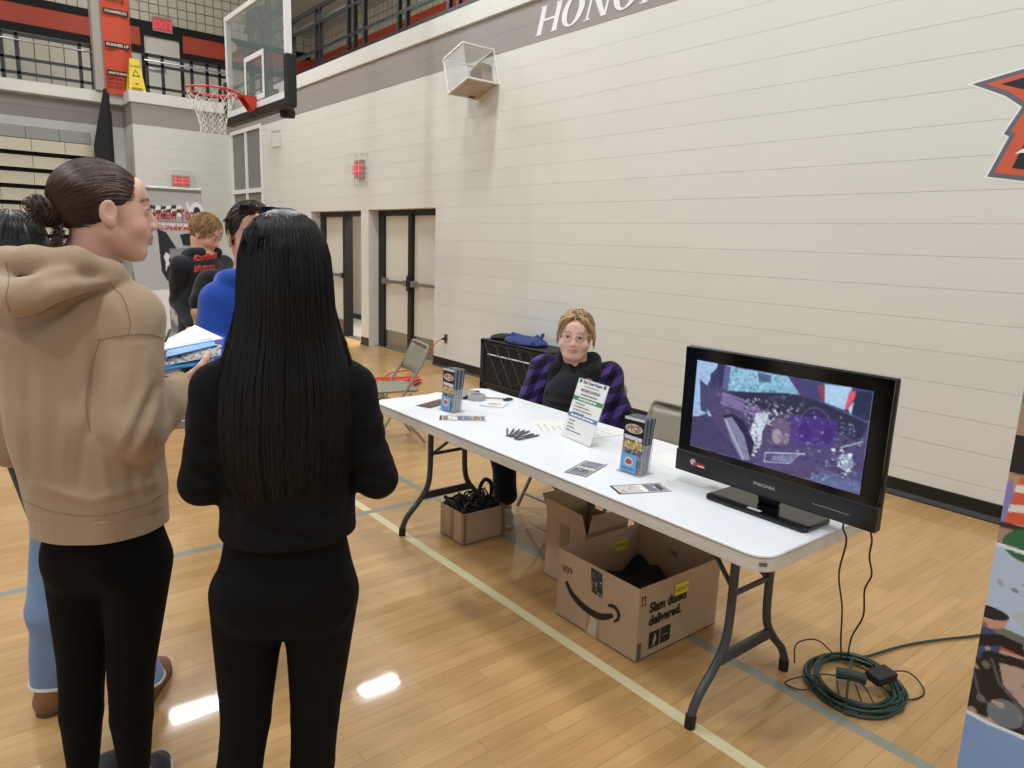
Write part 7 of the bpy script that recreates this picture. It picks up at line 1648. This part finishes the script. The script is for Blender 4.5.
v = Vol(Hj.O-.2, Hj.O+.2, .005); v.ell(Hj.w((0, -.02, .03)), (.086, .103, .094), Hj.R, 0); v.cap(Hj.w((0, -.04, .0)), Hj.w((0, -.05, -.12)), .085, .075, .03); v.ell(Hj.w((0, .118, -.02)), np.array((.075, .085, .085)), Hj.R, .01, 's'); v.build('hair_cap', mat('dark_hair_cap', '#120f0e', rough=.4), gj, smooth=1)
P_ = scalp(Hj, 900, lambda p: not (p[1] > .03 and p[2] < .06), lambda p: np.array([p[0]*3, -.1, -1.]), 9, .014, .05, rad=(.088, .105, .096), c=(0, -.02, .03), jit=.1, seed=9); strands('hair', P_, .0014, hair_mat('dark_hair', .4, .4), gj, [srgb('#14100f'), srgb('#1d1816')])
# ------------------------------------------------------------------ printed stand with the shop name in the background
vb = empty('banner_stand', (1.55, 6.3, 0), 0, 'grey printed display banner reading VINCENT TOOL behind the blond person', 'banner')
DB = 6.45
TLb, TRb = at(122, 187, DB), at(201, 190, DB); HB = TLb[2]; TRb[2] = TLb[2] = (TLb[2]+TRb[2])/2; HB = TRb[2]
exb = TRb-TLb; Wb = np.linalg.norm(exb); exb = exb/Wb; nb = np.cross(exb, [0, 0, 1.]); nb = nb if nb[1] < 0 else -nb
LB = 1.86
def bowb(P, X, Y):
    tap = 1-.42*np.clip((Y-.12)/.88, 0, 1)**.8+.03*np.sin(np.clip(Y/.2, 0, 1)*PI); P = P+exb*(((X-.5)*Wb*(tap-1))+.02*np.clip(Y-.3, 0, 1))[..., None]; return P
cv = Canvas(110, 200, '#a9a8a8'); cv.H = np.diag([1., .70, 1.]); cv.poly([(0, 0), (1, 0), (1, .06), (0, .10)], '#8d8c8e'); cv.ell((.5, .02), .42, .10, '#bdbcbd', .7)
for i in range(6):
    for j in range(3):
        if (i+j) % 2 == 0: cv.poly([(.34+.065*i, .10+.022*j+.006*math.sin(i)), (.405+.065*i, .10+.022*j+.006*math.sin(i+1)), (.395+.065*i, .122+.022*j+.006*math.sin(i+1)), (.33+.065*i, .122+.022*j+.006*math.sin(i))], '#1a1a1c')
        else: cv.poly([(.34+.065*i, .10+.022*j+.006*math.sin(i)), (.405+.065*i, .10+.022*j+.006*math.sin(i+1)), (.395+.065*i, .122+.022*j+.006*math.sin(i+1)), (.33+.065*i, .122+.022*j+.006*math.sin(i))], '#f0f0f0')
cv.ell((.92, .13), .05, .04, '#e8e8e8'); cv.ell((.92, .13), .025, .022, '#1a1a1a'); cv.line([(.80, .08), (.84, .14)], .012, '#f2f2f2')
cv.poly([(0, .195), (1, .195), (1, .20), (0, .20)], '#2a2a2c'); cv.poly([(.25, .205), (1, .205), (1, .222), (.25, .222)], '#e6dcdc'); cv.speck((.3, .146, .95, .154), 40, ['#a83038', '#d8c8c8'], .003, .006, .8, 3); cv.poly([(.25, .226), (1, .226), (1, .242), (.25, .242)], '#b22f38'); cv.speck((.3, .160, .95, .168), 40, ['#f0e0e0', '#8a2028'], .003, .005, .8, 4)
cv.poly([(0, .25), (1, .25), (1, .62), (0, .62)], '#b9b9bb'); cv.poly([(.40, .24), (.52, .26), (.66, .36), (.62, .54), (.50, .56), (.42, .5)], '#1b1e28'); cv.poly([(.70, .27), (.98, .25), (1, .34), (.75, .34)], '#18181a'); cv.poly([(.50, .38), (.56, .40), (.53, .43), (.57, .47), (.52, .46), (.48, .50), (.49, .44), (.46, .41)], '#e8e8ec')
cv.poly([(.55, .36), (.95, .34), (1, .62), (.6, .62)], '#8c8c90'); cv.poly([(.0, .62), (1, .60), (1, .88), (0, .9)], '#e9e9ea'); cv.poly([(.5, .66), (1, .62), (1, .95), (.5, .95)], '#77777a'); cv.speck((.5, .45, 1, .66), 60, ['#4a4a4c', '#a8a8aa', '#c8c8c8'], .01, .03, .6, 8); cv.poly([(0, .93), (1, .93), (1, 1.5), (0, 1.5)], '#77777a'); cv.poly([(0, 1.3), (1, 1.3), (1, 1.5), (0, 1.5)], '#a32a38')
picture('printed_panel', cv, TLb, exb*Wb, (0, 0, -LB), mat('stand_print', rough=.5, vcol=True), vb, bow=bowb)
o = picture('back_panel', Canvas(12, 20, '#d0d0d0'), TLb-nb*.006, exb*Wb, (0, 0, -LB), M_VCM, vb, bow=bowb)
for txt, x0, z0, sz in (('V', .33, .130, .125), ('INCENT', .405, .126, .092), ('T', .705, .130, .125), ('OOL', .775, .126, .092)):
    text('lettering', txt, sz, TLb+exb*Wb*x0+nb*.004-np.array([0, 0, LB*z0]), exb, (0, 0, 1), mat('banner_red_%s' % 'k', '#b02a34'), vb, bold=.003, sx=.44, depth=.003)
MB().tube([TLb-nb*.0, TRb-nb*.0], .018, 10).build('top_rail', M_STEEL, vb, smooth=True); mid = (TLb+TRb)/2; MB().tube([mid-nb*.03, (mid[0]-nb[0]*.03, mid[1]-nb[1]*.03, .03)], .012, 8).build('pole', M_STEEL, vb, smooth=True)
MB().obb((mid[0], mid[1], .035), exb*.30, nb*.10, (0, 0, .035)).build('base', M_STEEL, vb, bevel=.01)
pp = at(159, 280, 7.2); ps = empty('pole_stand', (pp[0], pp[1], 0), 0, 'thin black upright pole stand left of the display banner', 'pole')
MB().tube([(pp[0], pp[1], .02), (pp[0], pp[1], 1.55)], .017, 10).build('pole', M_BLKM, ps, smooth=True); MB().lathe([(.14, 0), (.14, .012), (.03, .03)], (pp[0], pp[1], 0), 20).build('base', M_BLKM, ps, smooth=True)
